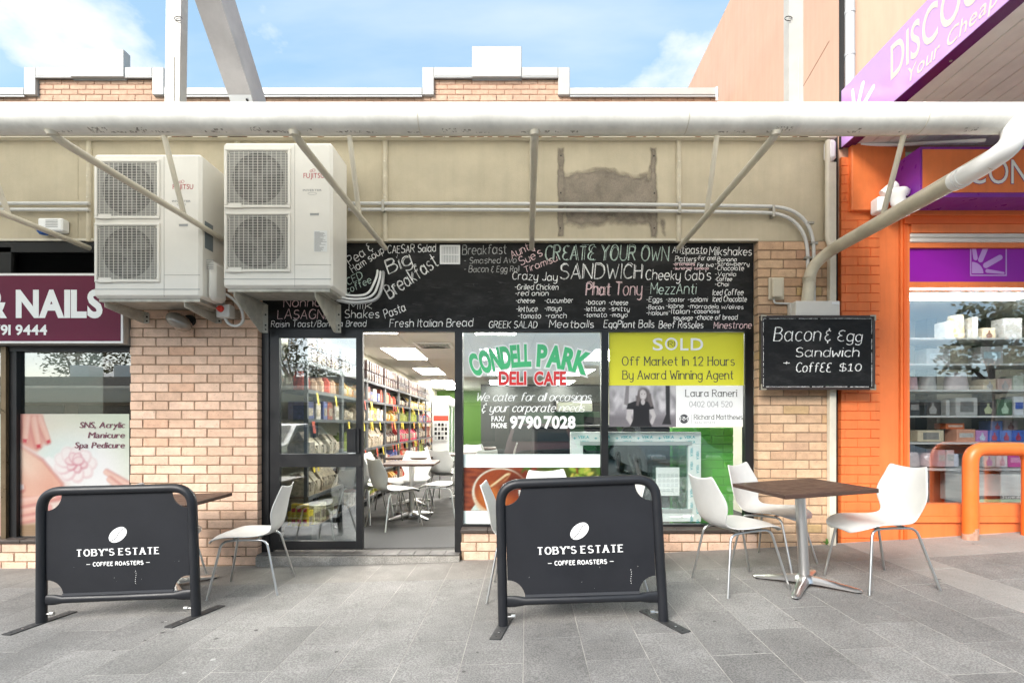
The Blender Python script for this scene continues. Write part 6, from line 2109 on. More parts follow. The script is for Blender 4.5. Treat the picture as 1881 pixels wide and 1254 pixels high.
def chair(X, Y, rz, label, z=None, group='white cafe chairs'):
    o = chair0 if _first[0] else copy_tree(chair0)
    _first[0] = False
    o['label'] = label
    o['category'] = 'chair'
    o['group'] = group
    return place(o, X, Y, rz, z, z is None)


# ================================================================== TABLES
def make_table(size=0.67):
    t = thing('cafe_table', 'x', 'table', (0, 0, 0))
    MB().cbox(-size / 2, size / 2, -size / 2, size / 2, 0.70, 0.73, 0.004).build('table_top', M_wood, t)
    MB().tube([(0, 0, 0.05), (0, 0, 0.70)], 0.036, 28).build('column', M_alu, t, smooth=True)
    MB().lathe([(0.10, 0.69), (0.10, 0.699), (0.0, 0.699)], (0, 0, 0), 20).build('top_plate', M_blackm, t)
    MB().lathe([(0.0, 0.03), (0.075, 0.035), (0.07, 0.055), (0.05, 0.078), (0.037, 0.085)], (0, 0, 0), 24).build('hub', M_alu, t, smooth=True)
    for k in range(4):
        an = R(45 + 90 * k)
        mb = MB()
        secs = [(0.03, 0.042, 0.030, 0.078), (0.11, 0.034, 0.028, 0.068), (0.22, 0.028, 0.018, 0.048), (0.31, 0.027, 0.012, 0.033), (0.342, 0.021, 0.012, 0.028), (0.352, 0.010, 0.013, 0.022)]
        ring = []
        for r_, hw, zb_, zt_ in secs:
            for (s_, z_) in ((-1.0, zb_), (1.0, zb_), (1.0, zb_ + (zt_ - zb_) * 0.55), (0.45, zt_), (-0.45, zt_), (-1.0, zb_ + (zt_ - zb_) * 0.55)):
                x_, y_ = r_, s_ * hw
                ring.append((x_ * math.cos(an) - y_ * math.sin(an), x_ * math.sin(an) + y_ * math.cos(an), z_))
        fs_ = []
        for i in range(len(secs) - 1):
            for q in range(6):
                fs_.append((i * 6 + q, i * 6 + (q + 1) % 6, (i + 1) * 6 + (q + 1) % 6, (i + 1) * 6 + q))
        fs_.append(tuple(range(6))[::-1])
        fs_.append(tuple(range((len(secs) - 1) * 6, len(secs) * 6)))
        mb.add(ring, fs_)
        arm = mb.build('base_arm', M_alu, t, smooth=True)
        MB().lathe([(0, 0), (0.016, 0), (0.016, 0.014), (0, 0.014)], (0.325 * math.cos(an), 0.325 * math.sin(an), 0), 12).build('foot_pad', M_blackm, arm)
    return t


table0 = make_table()
_ft = [True]


def table(X, Y, rz, label, z=None):
    o = table0 if _ft[0] else copy_tree(table0)
    _ft[0] = False
    o['label'] = label
    o['category'] = 'table'
    o['group'] = 'square cafe tables'
    return place(o, X, Y, rz, z, z is None)


# outdoor settings
table(2.035, -1.05, 6, 'dark square cafe table on the footpath between three white chairs')
chair(1.60, -0.95, 11, 'white chair left of the right footpath table, facing right')
chair(2.09, -0.50, -52, 'white chair behind the right footpath table, nearest the brick pier')
chair(2.56, -1.06, 184, 'white chair right of the footpath table, facing left before the orange wall')
table(-2.93, -0.62, 4, 'dark cafe table half hidden behind the left barrier by the brick pier')
chair(-2.23, -0.655, 191, 'white chair in front of the brick pier beside the glass door')
chair(-3.10, -0.50, -4, 'white chair hidden behind the left coffee barrier, one leg showing')
table(0.30, -0.93, 2, 'cafe table hidden behind the right coffee barrier')
chair(-0.02, -0.92, -3, 'white chair whose back shows left of the right barrier, by the food print')
chair(0.20, -0.36, -92, 'white chair whose top shows above the right barrier')
chair(0.62, -0.93, 178, 'white chair showing through the top right corner of the right barrier')

# ================================================================== COFFEE BARRIERS
def make_barrier(label, bean_tilt):
    t = thing('cafe_barrier', label, 'cafe barrier', (0, 0, 0), 'black cafe wind barriers')
    hw, H, r = 0.492, 0.895, 0.0305
    pts = [(-hw - 0.012, 0, 0.008), (-hw + 0.004, 0, H), (hw - 0.004, 0, H), (hw + 0.012, 0, 0.008)]
    MB().tube(round_path(pts, 0.13, 10), r, 22).build('frame', M_frame, t, smooth=True)
    # flattened-end cross bar
    mb = MB()
    secs = [(-hw + 0.02, 0.012, 0.036), (-hw + 0.07, 0.014, 0.036), (-hw + 0.13, 0.024, 0.026), (0, 0.024, 0.024), (hw - 0.13, 0.024, 0.026), (hw - 0.07, 0.014, 0.036), (hw - 0.02, 0.012, 0.036)]
    n = 18
    zc = 0.155
    for x_, ry_, rz_ in secs:
        for k in range(n):
            a = 2 * math.pi * k / n
            mb.v.append((x_, ry_ * math.cos(a), zc + rz_ * math.sin(a)))
    for i in range(len(secs) - 1):
        for k in range(n):
            mb.f.append((i * n + k, i * n + (k + 1) % n, (i + 1) * n + (k + 1) % n, (i + 1) * n + k))
    mb.build('cross_bar', M_frame, t, smooth='all')
    # banner with scooped corners
    bx, z0_, z1_, rc = hw - 0.028, 0.185, H - 0.03, 0.105
    out = []
    for (cx_, cz_, a0, a1) in ((-bx, z0_, 90, 0), (bx, z0_, 180, 90), (bx, z1_, 270, 180), (-bx, z1_, 360, 270)):
        for k in range(9):
            a = R(a0 + (a1 - a0) * k / 8)
            out.append((cx_ + rc * math.cos(a), cz_ + rc * math.sin(a)))
    bn = MB().prism(out, -0.0045, 0.0045, 'y').build('banner', M_canvas, t)
    MB().box(-bx + rc, bx - rc, -0.012, -0.0047, z0_ - 0.004, z0_ + 0.012).build('hem', mat('hem_charcoal', (0.04, 0.042, 0.048), 0.45), t)
    PLn = -0.0045
    f3 = lambda u, v, d: (u, PLn - d, v)

    def line(text, w, z_, cap, serif, pw):
        st, nat = skeleton(text, 3.2 if serif else 2.4)
        mbl = MB()
        k = w / nat
        hh = cap / 9.0
        fe = free_ends(st)
        for i, p_ in enumerate(st):
            q = [(-w / 2 + u * k, z_ + v * hh) for u, v in p_]
            ribbon(mbl, q, pw, f3, 0.0006 + (i % 5) * 0.00015, 0.5 if serif else 1.0, 0.8 * hh if serif else None, fe[i])
        return mbl
    line("TOBY'S ESTATE", 0.535, 0.447, 0.043, True, 0.0102).build('brand_lettering', M_print_w, bn)
    line('COFFEE ROASTERS', 0.325, 0.376, 0.025, False, 0.0052).build('brand_lettering', M_print_w, bn)
    mb = MB().box(-0.206, -0.182, PLn - 0.0012, PLn - 0.0006, 0.387, 0.3905).box(0.182, 0.206, PLn - 0.0012, PLn - 0.0006, 0.387, 0.3905)
    mb.build('brand_rule', M_print_w, bn)
    # coffee bean: an ellipse split by an S
    mb = MB()
    A, B, rot = 0.067, 0.043, R(38)
    cx_, cz_ = 0.0, 0.585

    def bp(u, v):
        return (cx_ + u * math.cos(rot) - v * math.sin(rot), PLn - 0.0008, cz_ + u * math.sin(rot) + v * math.cos(rot))
    n = 26
    for sgn in (1, -1):
        top, bot = [], []
        for k in range(n + 1):
            u = -A + 2 * A * k / n
            e = B * math.sqrt(max(0, 1 - (u / A) ** 2))
            mid = 0.010 * math.sin(u / A * math.pi * 0.9) + sgn * 0.0022
            if sgn > 0:
                top.append(bp(u, e))
                bot.append(bp(u, min(mid, e)))
            else:
                top.append(bp(u, -e))
                bot.append(bp(u, max(mid, -e)))
        mb.add(top + bot, [(k, k + 1, n + 2 + k, n + 1 + k) for k in range(n)])
    mb.build('bean_emblem', M_print_w, bn)
    rngb = random.Random(bean_tilt)
    mb = MB()
    for k in range(7):
        x_, z_, s_ = rngb.uniform(-0.35, 0.4), rngb.uniform(0.22, 0.40), rngb.uniform(0.0008, 0.0018)
        mb.add([f3(x_ + s_ * math.cos(a), z_ + s_ * math.sin(a), 0.0006 + k * 0.00005) for a in (0, 1.6, 3.1, 4.7)], [(0, 1, 2, 3)])
    x_ = 0.31 if bean_tilt > 4 else 0.11
    for k in range(7):
        mb.add([f3(x_ + q[0] + 0.003 * math.sin(k), 0.33 - k * 0.014 + q[1], 0.0007) for q in ((0, 0), (0.0035, 0), (0.003, 0.005), (0, 0.004))], [(0, 1, 2, 3)])
    mb.build('white_fleck', M_print_w, bn)
    for s in (-1, 1):
        MB().tube([(s * (hw + 0.006), 0, 0.06), (s * (hw - 0.05), -0.0, 0.06)], 0.004, 8).build('pin', M_chrome, t)
        MB().lathe([(0, -0.012), (0.012, -0.012), (0.012, 0.012), (0, 0.012)], (s * (hw - 0.055), 0, 0.062), 12, 'x').build('knob', M_chrome, t)
    return t


def foot_plates(t, rots):
    hw = 0.504
    for s, rz in zip((-1, 1), rots):
        mb = MB()
        ca, sa = math.cos(R(rz)), math.sin(R(rz))
        pts = []
        for z_ in (0.0, 0.008):
            for x_, y_ in ((-0.034, -0.20), (0.034, -0.20), (0.034, 0.20), (-0.034, 0.20)):
                pts.append((s * hw + x_ * ca - y_ * sa, x_ * sa + y_ * ca, z_))
        mb.add(pts, [(0, 3, 2, 1), (4, 5, 6, 7), (0, 1, 5, 4), (1, 2, 6, 5), (2, 3, 7, 6), (3, 0, 4, 7)])
        f = mb.build('foot_plate', mat('plate_black', (0.035, 0.035, 0.036), 0.6, var=0.25, vscale=20, stain=0.3, stscale=9), t)
        for y_ in (-0.17, -0.11, 0.17):
            MB().lathe([(0, 0.0005), (0.006, 0.0005), (0.006, 0)], (s * hw - y_ * sa, y_ * ca, 0.0082), 8).build('bolt', M_chrome if y_ == -0.11 else M_blackm, f)


bL = make_barrier('coffee barrier on the left in front of the nail salon poster', 2)
foot_plates(bL, (-14, -20))
place(bL, -2.80, -1.27, 4.0)
bR = make_barrier('coffee barrier on the right in front of the cafe windows', 5)
foot_plates(bR, (-10, 26))
place(bR, 0.353, -1.555, -1.2)

# ================================================================== DELI INTERIOR (the room runs slightly off square)
P0 = Vector((-2.66, 0.16, 0.035))
RT = R(2.9)
ROOM = (0, 0, RT)


def rp(u, v, z=0.0):
    return (P0.x + u * math.cos(RT) - v * math.sin(RT), P0.y + u * math.sin(RT) + v * math.cos(RT), P0.z + z)


RW, RL, RH = 5.75, 13.4, 2.465
room = thing('cafe_interior', 'bright cafe room behind the open door with cream walls and tiled ceiling', 'room', P0, rot=ROOM)
room['kind'] = 'structure'
MB().box(-0.15, RW, -0.15, RL, -0.08, 0).build('floor', M_intfloor, room, local=True)
MB().box(0.05, 2.9, 0.0, 1.0, 0.0005, 0.005).build('entry_mat', M_doormat, room, local=True)
MB().box(-0.15, 0, -0.02, RL, 0, RH + 0.05).build('wall', M_intwall, room, local=True)
MB().box(RW, RW + 0.1, -0.3, RL, 0, RH + 0.05).build('wall', M_intwall, room, local=True)
MB().box(-0.1, 1.75, RL, RL + 0.1, 0, RH + 0.05).build('wall', M_intgreen, room, local=True)
MB().box(1.751, RW + 0.1, RL - 3.0, RL - 2.9, 0, RH + 0.05).build('wall', mat('dimmed_back_wall', (0.05, 0.052, 0.05), 0.6), room, local=True)  # wall colour darkened to stand in for the dim interior
MB().box(-0.1, RW + 0.1, -0.05, RL, RH + 0.012, RH + 0.06).build('ceiling_deck', M_ceilgrid, room, local=True)
# a reveal that closes the front above the shopfront
MB().box(XPL1 + 0.004, XPR0, SF + 0.061, SF + 0.08, ZTOP - 0.02, 4.05).build('bulkhead', M_intwall, None)
bpy.data.objects['bulkhead']['kind'] = 'structure'
LV = [0.43, 3.08, 5.95, 8.9, 11.1]
LU = [(0.455, 1.005), (2.05, 2.6), (3.95, 4.5)]
tile = {}
nu, nv = 6, 9
tw, tl_ = RW / nu, RL / nv
tm = raw_mesh(MB().box(-tw / 2 + 0.006, tw / 2 - 0.006, -tl_ / 2 + 0.006, tl_ / 2 - 0.006, 0, 0.011), 'ceiling_tile', M_ceil)
for i in range(nu):
    for j in range(nv):
        o = bpy.data.objects.new('ceiling_tile', tm)
        col.objects.link(o)
        o.parent = room
        o.location = (tw * (i + 0.5), tl_ * (j + 0.5), RH)
for (ua, ub) in LU:
    for k, v in enumerate(LV):
        lt = thing('ceiling_light', '%s fluorescent panel light %s in the cafe ceiling' % (['front', 'second', 'third', 'fourth', 'farthest'][k], 'over the shelves' if ua < 1 else ('along the middle' if ua < 3 else 'on the window side')), 'ceiling light', rp(ua, v, RH - 0.01), 'cafe ceiling lights', ROOM)
        for q in (0, 1):
            w_ = (ub - ua) / 2
            MB().box(q * w_ + 0.006, (q + 1) * w_ - 0.006, 0, 1.35, -0.004, -0.001).build('diffuser', M_lamp, lt, local=True)
        MB().box(-0.012, ub - ua + 0.012, -0.012, 1.362, 0.0, 0.008).build('frame', M_white, lt, local=True)
cv = thing('ceiling_vent', 'square air diffuser in the cafe ceiling inside the door', 'vent', rp(1.08, 2.45, RH - 0.012), None, ROOM)
for k in range(5):
    a_ = 0.05 * k
    mb = MB()
    s_ = 0.56
    o1 = [(a_, a_, -0.002 - 0.0 * k), (s_ - a_, a_, -0.002), (s_ - a_, s_ - a_, -0.002), (a_, s_ - a_, -0.002)]
    a2 = a_ + 0.035
    o2 = [(a2, a2, -0.016), (s_ - a2, a2, -0.016), (s_ - a2, s_ - a2, -0.016), (a2, s_ - a2, -0.016)]
    mb.add(o1 + o2, [(i, (i + 1) % 4, 4 + (i + 1) % 4, 4 + i) for i in range(4)])
    mb.build('louvre', M_grey if k else M_white, cv, local=True)
# shelving bays along the left wall
BAY, SD = 1.15, 0.36
SHELFZ = [0.12, 0.47, 0.87, 1.285, 1.595, 1.895]
rngp = random.Random(77)
PAL = {
    'white and yellow packets': [(0.75, 0.70, 0.45), (0.70, 0.55, 0.04), (0.72, 0.72, 0.68)], 'orange pasta packets': [(0.62, 0.30, 0.05), (0.65, 0.40, 0.10), (0.55, 0.22, 0.04)],
    'golden pasta packets': [(0.66, 0.46, 0.12), (0.70, 0.50, 0.14)], 'red and pink sweets bags': [(0.50, 0.02, 0.06), (0.60, 0.03, 0.12), (0.55, 0.05, 0.05)],
    'dark coffee bags': [(0.05, 0.035, 0.03), (0.10, 0.06, 0.05)], 'dark biscuit packs': [(0.05, 0.03, 0.028), (0.08, 0.045, 0.04)],
    'green jars': [(0.20, 0.24, 0.05), (0.30, 0.32, 0.06)], 'cream bread bags': [(0.50, 0.43, 0.32), (0.45, 0.36, 0.26)], 'red topped jars': [(0.50, 0.06, 0.03), (0.45, 0.28, 0.18)], 'mixed cartons': [(0.10, 0.12, 0.30), (0.55, 0.5, 0.45), (0.30, 0.08, 0.05)]}
PLAN = {5: ['dark biscuit packs'] * 8, 4: ['red topped jars', 'orange pasta packets', 'mixed cartons', 'red topped jars', 'dark coffee bags', 'golden pasta packets', 'golden pasta packets', 'golden pasta packets'],
        3: ['mixed cartons', 'cream bread bags', 'white and yellow packets', 'orange pasta packets', 'green jars', 'green jars', 'mixed cartons', 'red and pink sweets bags'],
        2: ['cream bread bags', 'green jars', 'cream bread bags', 'dark coffee bags', 'red and pink sweets bags', 'red and pink sweets bags', 'dark coffee bags', 'mixed cartons'],
        1: ['cream bread bags', 'dark coffee bags', 'dark coffee bags', 'mixed cartons', 'red topped jars', 'mixed cartons', 'green jars', 'dark coffee bags'],
        0: ['white and yellow packets', 'mixed cartons', 'green jars', 'orange pasta packets', 'red topped jars', 'mixed cartons', 'green jars', 'dark coffee bags']}
ORD = ['first', 'second', 'third', 'fourth', 'fifth', 'sixth', 'seventh', 'eighth']
SHN = ['bottom', 'second lowest', 'third lowest', 'middle', 'second highest', 'top']
tick_r = mat('ticket_red', (0.55, 0.06, 0.03), 0.5)
tick_y = mat('ticket_yellow', (0.70, 0.52, 0.03), 0.5)
lblm = mat('pack_label', (0.36, 0.30, 0.23), 0.5, var=0.6, vscale=34, rnd=0.35)


lblm2 = mat('biscuit_label', (0.20, 0.155, 0.12), 0.6, var=0.5, vscale=40, rnd=0.4)


def packet(w, h, d, m, style):
    mb = MB()
    if style == 'jar':
        mb.lathe([(0, 0), (w * 0.46, 0), (w * 0.48, h * 0.05), (w * 0.48, h * 0.75), (w * 0.38, h * 0.84), (w * 0.38, h), (0, h)], (0, 0, 0), 10)
    elif style == 'bag':
        mb.add([(-w / 2, -d / 2, 0), (w / 2, -d / 2, 0), (w / 2, d / 2, 0), (-w / 2, d / 2, 0), (-w * 0.52, -d * 0.56, h * 0.45), (w * 0.52, -d * 0.56, h * 0.45), (w * 0.52, d * 0.5, h * 0.45), (-w * 0.52, d * 0.5, h * 0.45),
                (-w * 0.42, -d * 0.06, h), (w * 0.42, -d * 0.06, h), (w * 0.42, d * 0.06, h), (-w * 0.42, d * 0.06, h)],
               [(0, 3, 2, 1)] + [(b + i, b + (i + 1) % 4, b + 4 + (i + 1) % 4, b + 4 + i) for b in (0, 4) for i in range(4)] + [(8, 9, 10, 11)])
    else:
        mb.cbox(-w / 2, w / 2, -d / 2, d / 2, 0, h, 0.006)
    return mb


pkcache = {}
for b in range(8):
    su = thing('shelving_unit', '%s grey steel shelving bay from the door along the cafe wall' % ORD[b], 'shelving', rp(0.02, 0.30 + b * BAY, 0), 'cafe wall shelving', ROOM)
    for (x_, y_) in ((0.0, 0), (SD - 0.035, 0), (0.0, BAY - 0.045), (SD - 0.035, BAY - 0.045)):
        MB().box(x_, x_ + 0.035, y_, y_ + 0.04, 0, 1.93).build('upright', M_shelf, su, local=True)
    for k, z_ in enumerate(SHELFZ):
        sh = MB().box(0.002, SD - 0.002, 0.041, BAY - 0.046, z_ - 0.02, z_).build('shelf', M_shelfwood if k < 2 else M_shelf, su, local=True)
        MB().box(SD - 0.001, SD + 0.012, 0.0, BAY - 0.002, z_ - 0.035, z_ + 0.004).build('shelf_edge', M_shelf, sh, local=True)
        if k in (2, 3, 4):
            for q in range(rngp.choice((2, 3, 3, 4))):
                y_ = rngp.uniform(0.08, BAY - 0.15)
                MB().add([(SD + 0.0135, y_, z_ - 0.02), (SD + 0.0135, y_ + 0.055, z_ - 0.02), (SD + 0.03, y_ + 0.05, z_ - 0.15), (SD + 0.03, y_ + 0.005, z_ - 0.15)], [(0, 1, 2, 3)]).build('price_ticket', tick_y if rngp.random() < 0.55 else tick_r, sh, local=True)
        kind = PLAN[k][b]
        style = 'jar' if 'jar' in kind else ('bag' if 'bag' in kind or 'pasta' in kind else 'box')
        n_ = 5 if k != 5 else 7
        h_ = {5: 0.155, 4: 0.20, 3: 0.21, 2: 0.26, 1: 0.24, 0: 0.20}[k]
        for q in range(n_ if k != 5 else 2 * n_):
            row_, q = divmod(q, n_)
            colr = rngp.choice(PAL[kind])
            w_ = (BAY - 0.12) / n_
            key = (kind, colr, style, k, b % 2)
            if key not in pkcache:
                mm = mat('pack_%s_%d%d%d' % (kind.split()[0], int(colr[0] * 99), int(colr[1] * 99), int(colr[2] * 99)), colr, 0.45, var=0.35, vscale=28, rnd=0.12)
                pk = packet(w_ * 0.86, h_ * (rngp.uniform(0.9, 1.05) if k != 5 else 1.0), 0.2 if style != 'jar' else 0.1, mm, style)
                me1 = raw_mesh(pk, 'packet', mm)
                lw, lh = w_ * 0.62, h_ * 0.42
                dd = {'jar': w_ * 0.415 + 0.003, 'bag': 0.10, 'box': 0.1015}[style]
                lb = MB()
                if style == 'jar':
                    lb.lathe([(w_ * 0.42, h_ * 0.15), (w_ * 0.42, h_ * 0.55)], (0, 0, 0), 10)
                else:
                    lb.box(-lw / 2, lw / 2, -dd - 0.0015 - (0.014 if style == 'bag' else 0), -dd + 0.004, h_ * 0.2, h_ * 0.2 + lh)
                pkcache[key] = (me1, raw_mesh(lb, 'label', lblm2 if k == 5 else (lblm if style != 'jar' else mm)))
            me1, me2 = pkcache[key]
            y_ = 0.30 + b * BAY + 0.06 + w_ * (q + 0.5) + rngp.uniform(-0.012, 0.012)
            if k != 5 and rngp.random() < 0.10 and q not in (0, 1):
                continue
            o = bpy.data.objects.new(('jar' if style == 'jar' else 'packet'), me1)
            col.objects.link(o)
            o.location = rp(0.02 + SD - 0.13, y_, z_ + 0.0005 + row_ * 0.164)
            o.rotation_euler = (0, 0, RT + R(90) + rngp.uniform(-0.12, 0.12))
            one = kind[:-1] if kind.endswith('s') else kind
            if k != 5:
                o.scale = (rngp.uniform(0.85, 1.05), rngp.uniform(0.9, 1.1), rngp.uniform(0.78, 1.12))
            tag(o, '%s %s from the street, %s shelf, %s shelving bay' % (ORD[q], one, SHN[k] if k < 5 else ('top', 'upper row of top')[row_], ORD[b]), 'packet' if style != 'jar' else 'jar', 'goods on the cafe shelves')
            l_ = bpy.data.objects.new('label', me2)
            col.objects.link(l_)
            l_.parent = o
# fridge at the end of the shelves
fr = thing('glass_fridge', 'white glass door fridge at the end of the cafe shelves', 'fridge', rp(0.05, 9.75, 0), None, ROOM)
MB().box(0, 0.75, 0, 0.05, 0, 2.0).build('side', M_white, fr, local=True)
MB().box(0, 0.75, 1.95, 2.0, 0, 2.0).build('side', M_white, fr, local=True)
MB().box(0, 0.05, 0.05, 1.95, 0, 2.0).build('back', M_white, fr, local=True)
MB().cbox(0, 0.80, -0.01, 2.01, 1.78, 2.06, 0.03).build('canopy', M_white, fr, local=True)
MB().box(0, 0.75, 0.05, 1.95, 0, 0.15).build('base', M_white, fr, local=True)
for q in range(2):
    dr = MB().box(0.752, 0.765, 0.06 + q * 0.95, 0.99 + q * 0.95, 0.16, 1.77).build('door', M_glass_i, fr, local=True)
    mb = MB()
    ya, yb_ = 0.06 + q * 0.95, 0.99 + q * 0.95
    mb.box(0.75, 0.78, ya, ya + 0.05, 0.16, 1.77).box(0.75, 0.78, yb_ - 0.05, yb_, 0.16, 1.77)
    mb.build('door_frame', M_white, dr, local=True)
for z_ in (0.5, 0.85, 1.2, 1.5):
    MB().box(0.06, 0.7, 0.06, 1.94, z_, z_ + 0.015).build('shelf', M_white, fr, local=True)
hc = thing('card_display', 'red topped hanging card of small packs beside the shelves', 'display card', rp(0.62, 9.6, 1.02), None, ROOM)
MB().box(-0.22, 0.22, -0.01, 0.0, 0.30, 0.46).build('header', tick_r, hc, local=True)
MB().box(-0.22, 0.22, -0.008, 0.0, -0.28, 0.299).build('card', M_paper, hc, local=True)
for i in range(4):
    for j in range(4):
        MB().cbox(-0.19 + j * 0.10, -0.12 + j * 0.10, -0.03, -0.009, -0.24 + i * 0.13, -0.15 + i * 0.13, 0.006).build('pack', M_blackm if (i + j) % 3 else M_grey, hc, local=True)
ct = thing('deli_counter', 'dark deli counter dimly seen through the lettered window', 'counter', rp(2.95, 3.2, 0), None, ROOM)
MB().cbox(0, 2.3, 0, 0.75, 0, 1.18, 0.02).build('cabinet', M_blackm, ct, local=True)
MB().cbox(-0.03, 2.33, -0.04, 0.79, 1.181, 1.22, 0.005).build('worktop', mat('stone_top', (0.10, 0.10, 0.10), 0.3), ct, local=True)
MB().box(0.05, 2.25, -0.006, -0.001, 0.25, 1.10).build('glass_front', mat('cabinet_glass', (0.02, 0.025, 0.03), 0.08), ct, local=True)
cm = thing('coffee_machine', 'dark coffee machine standing on the deli counter', 'coffee machine', rp(3.3, 3.45, 1.2205), None, ROOM)
MB().cbox(0, 0.7, 0, 0.45, 0, 0.45, 0.03).build('body', M_blackm, cm, local=True)
MB().cbox(0.04, 0.66, -0.06, -0.001, 0.22, 0.40, 0.02).build('group_head', M_chrome, cm, local=True)
# yellow tins and bagged goods close behind the door glass
ty = mat('tin_yellow', (0.72, 0.50, 0.02), 0.3, coat=0.3)
tr_ = mat('tin_red', (0.55, 0.03, 0.02), 0.4)
for i in range(2):
    for j in range(3):
        p = W(541 + j * 10.5, 0, 0.42)
        zb_ = zpx(965, 0.42) + i * 0.115
        tn = thing('yellow_tin', '%s row yellow tin, %s from the left, behind the lower door glass' % (['bottom', 'top'][i], ['first', 'second', 'third'][j]), 'tin', (p.x, 0.42, zb_), 'yellow tins stacked behind the door')
        MB().lathe([(0, 0), (0.031, 0), (0.031, 0.11), (0, 0.11)], (0, 0, 0), 18).build('can', ty, tn, smooth=True, local=True)
        MB().lathe([(0.0314, 0.03), (0.0314, 0.07)], (0, 0, 0), 8, a0=R(230), a1=R(310)).build('badge', tr_, tn, local=True)
cr = thing('display_stand', 'low grey stand holding the yellow tins behind the door', 'stand', W(552, 985, 0.42))
p = W(552, 0, 0.42)
MB().cbox(p.x - 0.14, p.x + 0.14, 0.36, 0.50, P0.z + 0.001, zpx(965, 0.42) - 0.001, 0.006).build('box', M_shelf, cr)
# tables and chairs inside
ZF = P0.z + 0.001
table(-1.53, 1.86, 3, 'nearest dark table inside the cafe doorway', ZF)
table(-1.05, 3.75, 3, 'second table inside the cafe, behind the nearest one', ZF)
table(-2.35 + 0.55, 3.0, 3, 'table near the shelves inside the cafe', ZF)
table(-1.0, 5.9, 3, 'farthest table inside the cafe', ZF)
GI = 'white chairs inside the cafe'
chair(-1.60, 1.28, 45, 'nearest white chair inside the doorway, back turned to the street', ZF, GI)
chair(-1.10, 1.72, 172, 'white chair right of the nearest inside table', ZF, GI)
chair(-1.62, 2.42, -85, 'white chair on the far side of the nearest inside table', ZF, GI)
chair(-2.10, 1.62, 80, 'white chair seen through the lower door glass', ZF, GI)
chair(-1.98, 2.15, -10, 'white chair between the shelves and the nearest inside table', ZF, GI)
chair(-0.75, 3.2, 120, 'white chair by the second inside table, right edge of the doorway', ZF, GI)
chair(-1.30, 3.2, 75, 'white chair before the second inside table', ZF, GI)
chair(-1.05, 4.35, -90, 'white chair beyond the second inside table', ZF, GI)
chair(-1.45, 3.75, 5, 'white chair left of the second inside table', ZF, GI)
chair(-1.05, 5.3, 90, 'white chair before the farthest inside table', ZF, GI)
chair(-0.5, 5.9, 180, 'white chair right of the farthest inside table', ZF, GI)
chair(0.45, 1.0, 200, 'white chair dimly seen through the lettered window', ZF, GI)

# green brick partition and the new window frame leaning behind the right window
gw = thing('green_partition', 'green painted brick partition behind the right cafe window', 'brick wall', (1.9, 0.55, 0.03))
lay_bricks(gw, xpx(1235, 0.5), XPR0 - 0.02, 0.05, zpx(785, 0.5), 0.50, M_greenbrick, 44, 0.2, M_greenjoint, depth=0.09, jt=0.006)
vk = thing('window_frame', 'new white window frame in printed film leaning inside the right cafe window', 'window frame', W(1170, 960, 0.26))
VY = 0.24
vx0, vx1, vz0, vz1 = xpx(1048, VY), xpx(1288, VY), zpx(958, VY), zpx(793, VY)
fwv = 0.125
MB().cbox(vx0, vx1, VY, VY + 0.07, vz1 - fwv, vz1, 0.004).build('top_rail', M_pvc, vk)
MB().cbox(vx0, vx1, VY, VY + 0.07, vz0, vz0 + fwv, 0.004).build('bottom_rail', M_pvc, vk)
MB().cbox(vx0, vx0 + fwv, VY + 0.001, VY + 0.069, vz0 + fwv, vz1 - fwv, 0.004).build('stile', M_pvc, vk)
MB().cbox(vx1 - fwv, vx1, VY + 0.001, VY + 0.069, vz0 + fwv, vz1 - fwv, 0.004).build('stile', M_pvc, vk)
mb = MB()
i2 = fwv - 0.03
for (a, b, c_, d_) in ((vx0 + i2, vx1 - i2, vz1 - fwv - 0.006, vz1 - i2), (vx0 + i2, vx1 - i2, vz0 + i2, vz0 + fwv + 0.006)):
    mb.box(a, b, VY - 0.010, VY - 0.001, c_, d_)
mb.build('sash_bead', mat('grey_bead', (0.40, 0.42, 0.42), 0.4), vk)
MB().box(vx0 + fwv, vx1 - fwv, VY + 0.03, VY + 0.036, vz0 + fwv, vz1 - fwv).build('pane', glass_mat('frame_glass', (0.55, 0.68, 0.66), 0.14, 1.6), vk)
mb = MB()
for i in range(6):
    x_ = 1062 + i * 39
    for dy in (0, 9):
        sans_text(mb, 'VEKA', x_ + (4 if dy else 0), 805 + dy, x_ + 20, 5.5, VY, off=0.015, depth=0.0015)
    sans_text(mb, '+', x_ - 9, 807, x_ - 4, 5, VY, off=0.03, depth=0.0015)
mb.build('film_print', M_tealprint, vk)
mb = MB()
for k in range(6):
    yc = 822 + k * 25
    for i, dxp in enumerate((1268, 1279)):
        a = W(dxp, yc + (6 if i else 0), VY)
        ln, nat = sans_line('VEKA', 0.015)
        kx = 0.085 / nat
        for (x, wch, vs_, fs_) in ln:
            mb.add([(a.x + p_[1] * 0.038, VY - 0.0016, a.z - (x + p_[0]) * kx) for p_ in vs_], fs_)
mb.build('film_print', M_tealprint, vk)
pl_ = thing('paper_notice', 'white calendar sheet taped inside the right cafe window', 'paper notice', W(1226, 912, 0.2))
MB().box(xpx(1205, 0.2), xpx(1248, 0.2), 0.2, 0.203, zpx(910, 0.2), zpx(858, 0.2)).build('sheet', M_paper, pl_)
for i in range(4):
    for j in range(5):
        MB().box(xpx(1209 + j * 7.6, 0.2), xpx(1215 + j * 7.6, 0.2), 0.1985, 0.1995, zpx(903 - i * 9, 0.2), zpx(896.5 - i * 9, 0.2)).build('square', mat('sheet_grey', (0.58, 0.60, 0.60), 0.7), pl_)

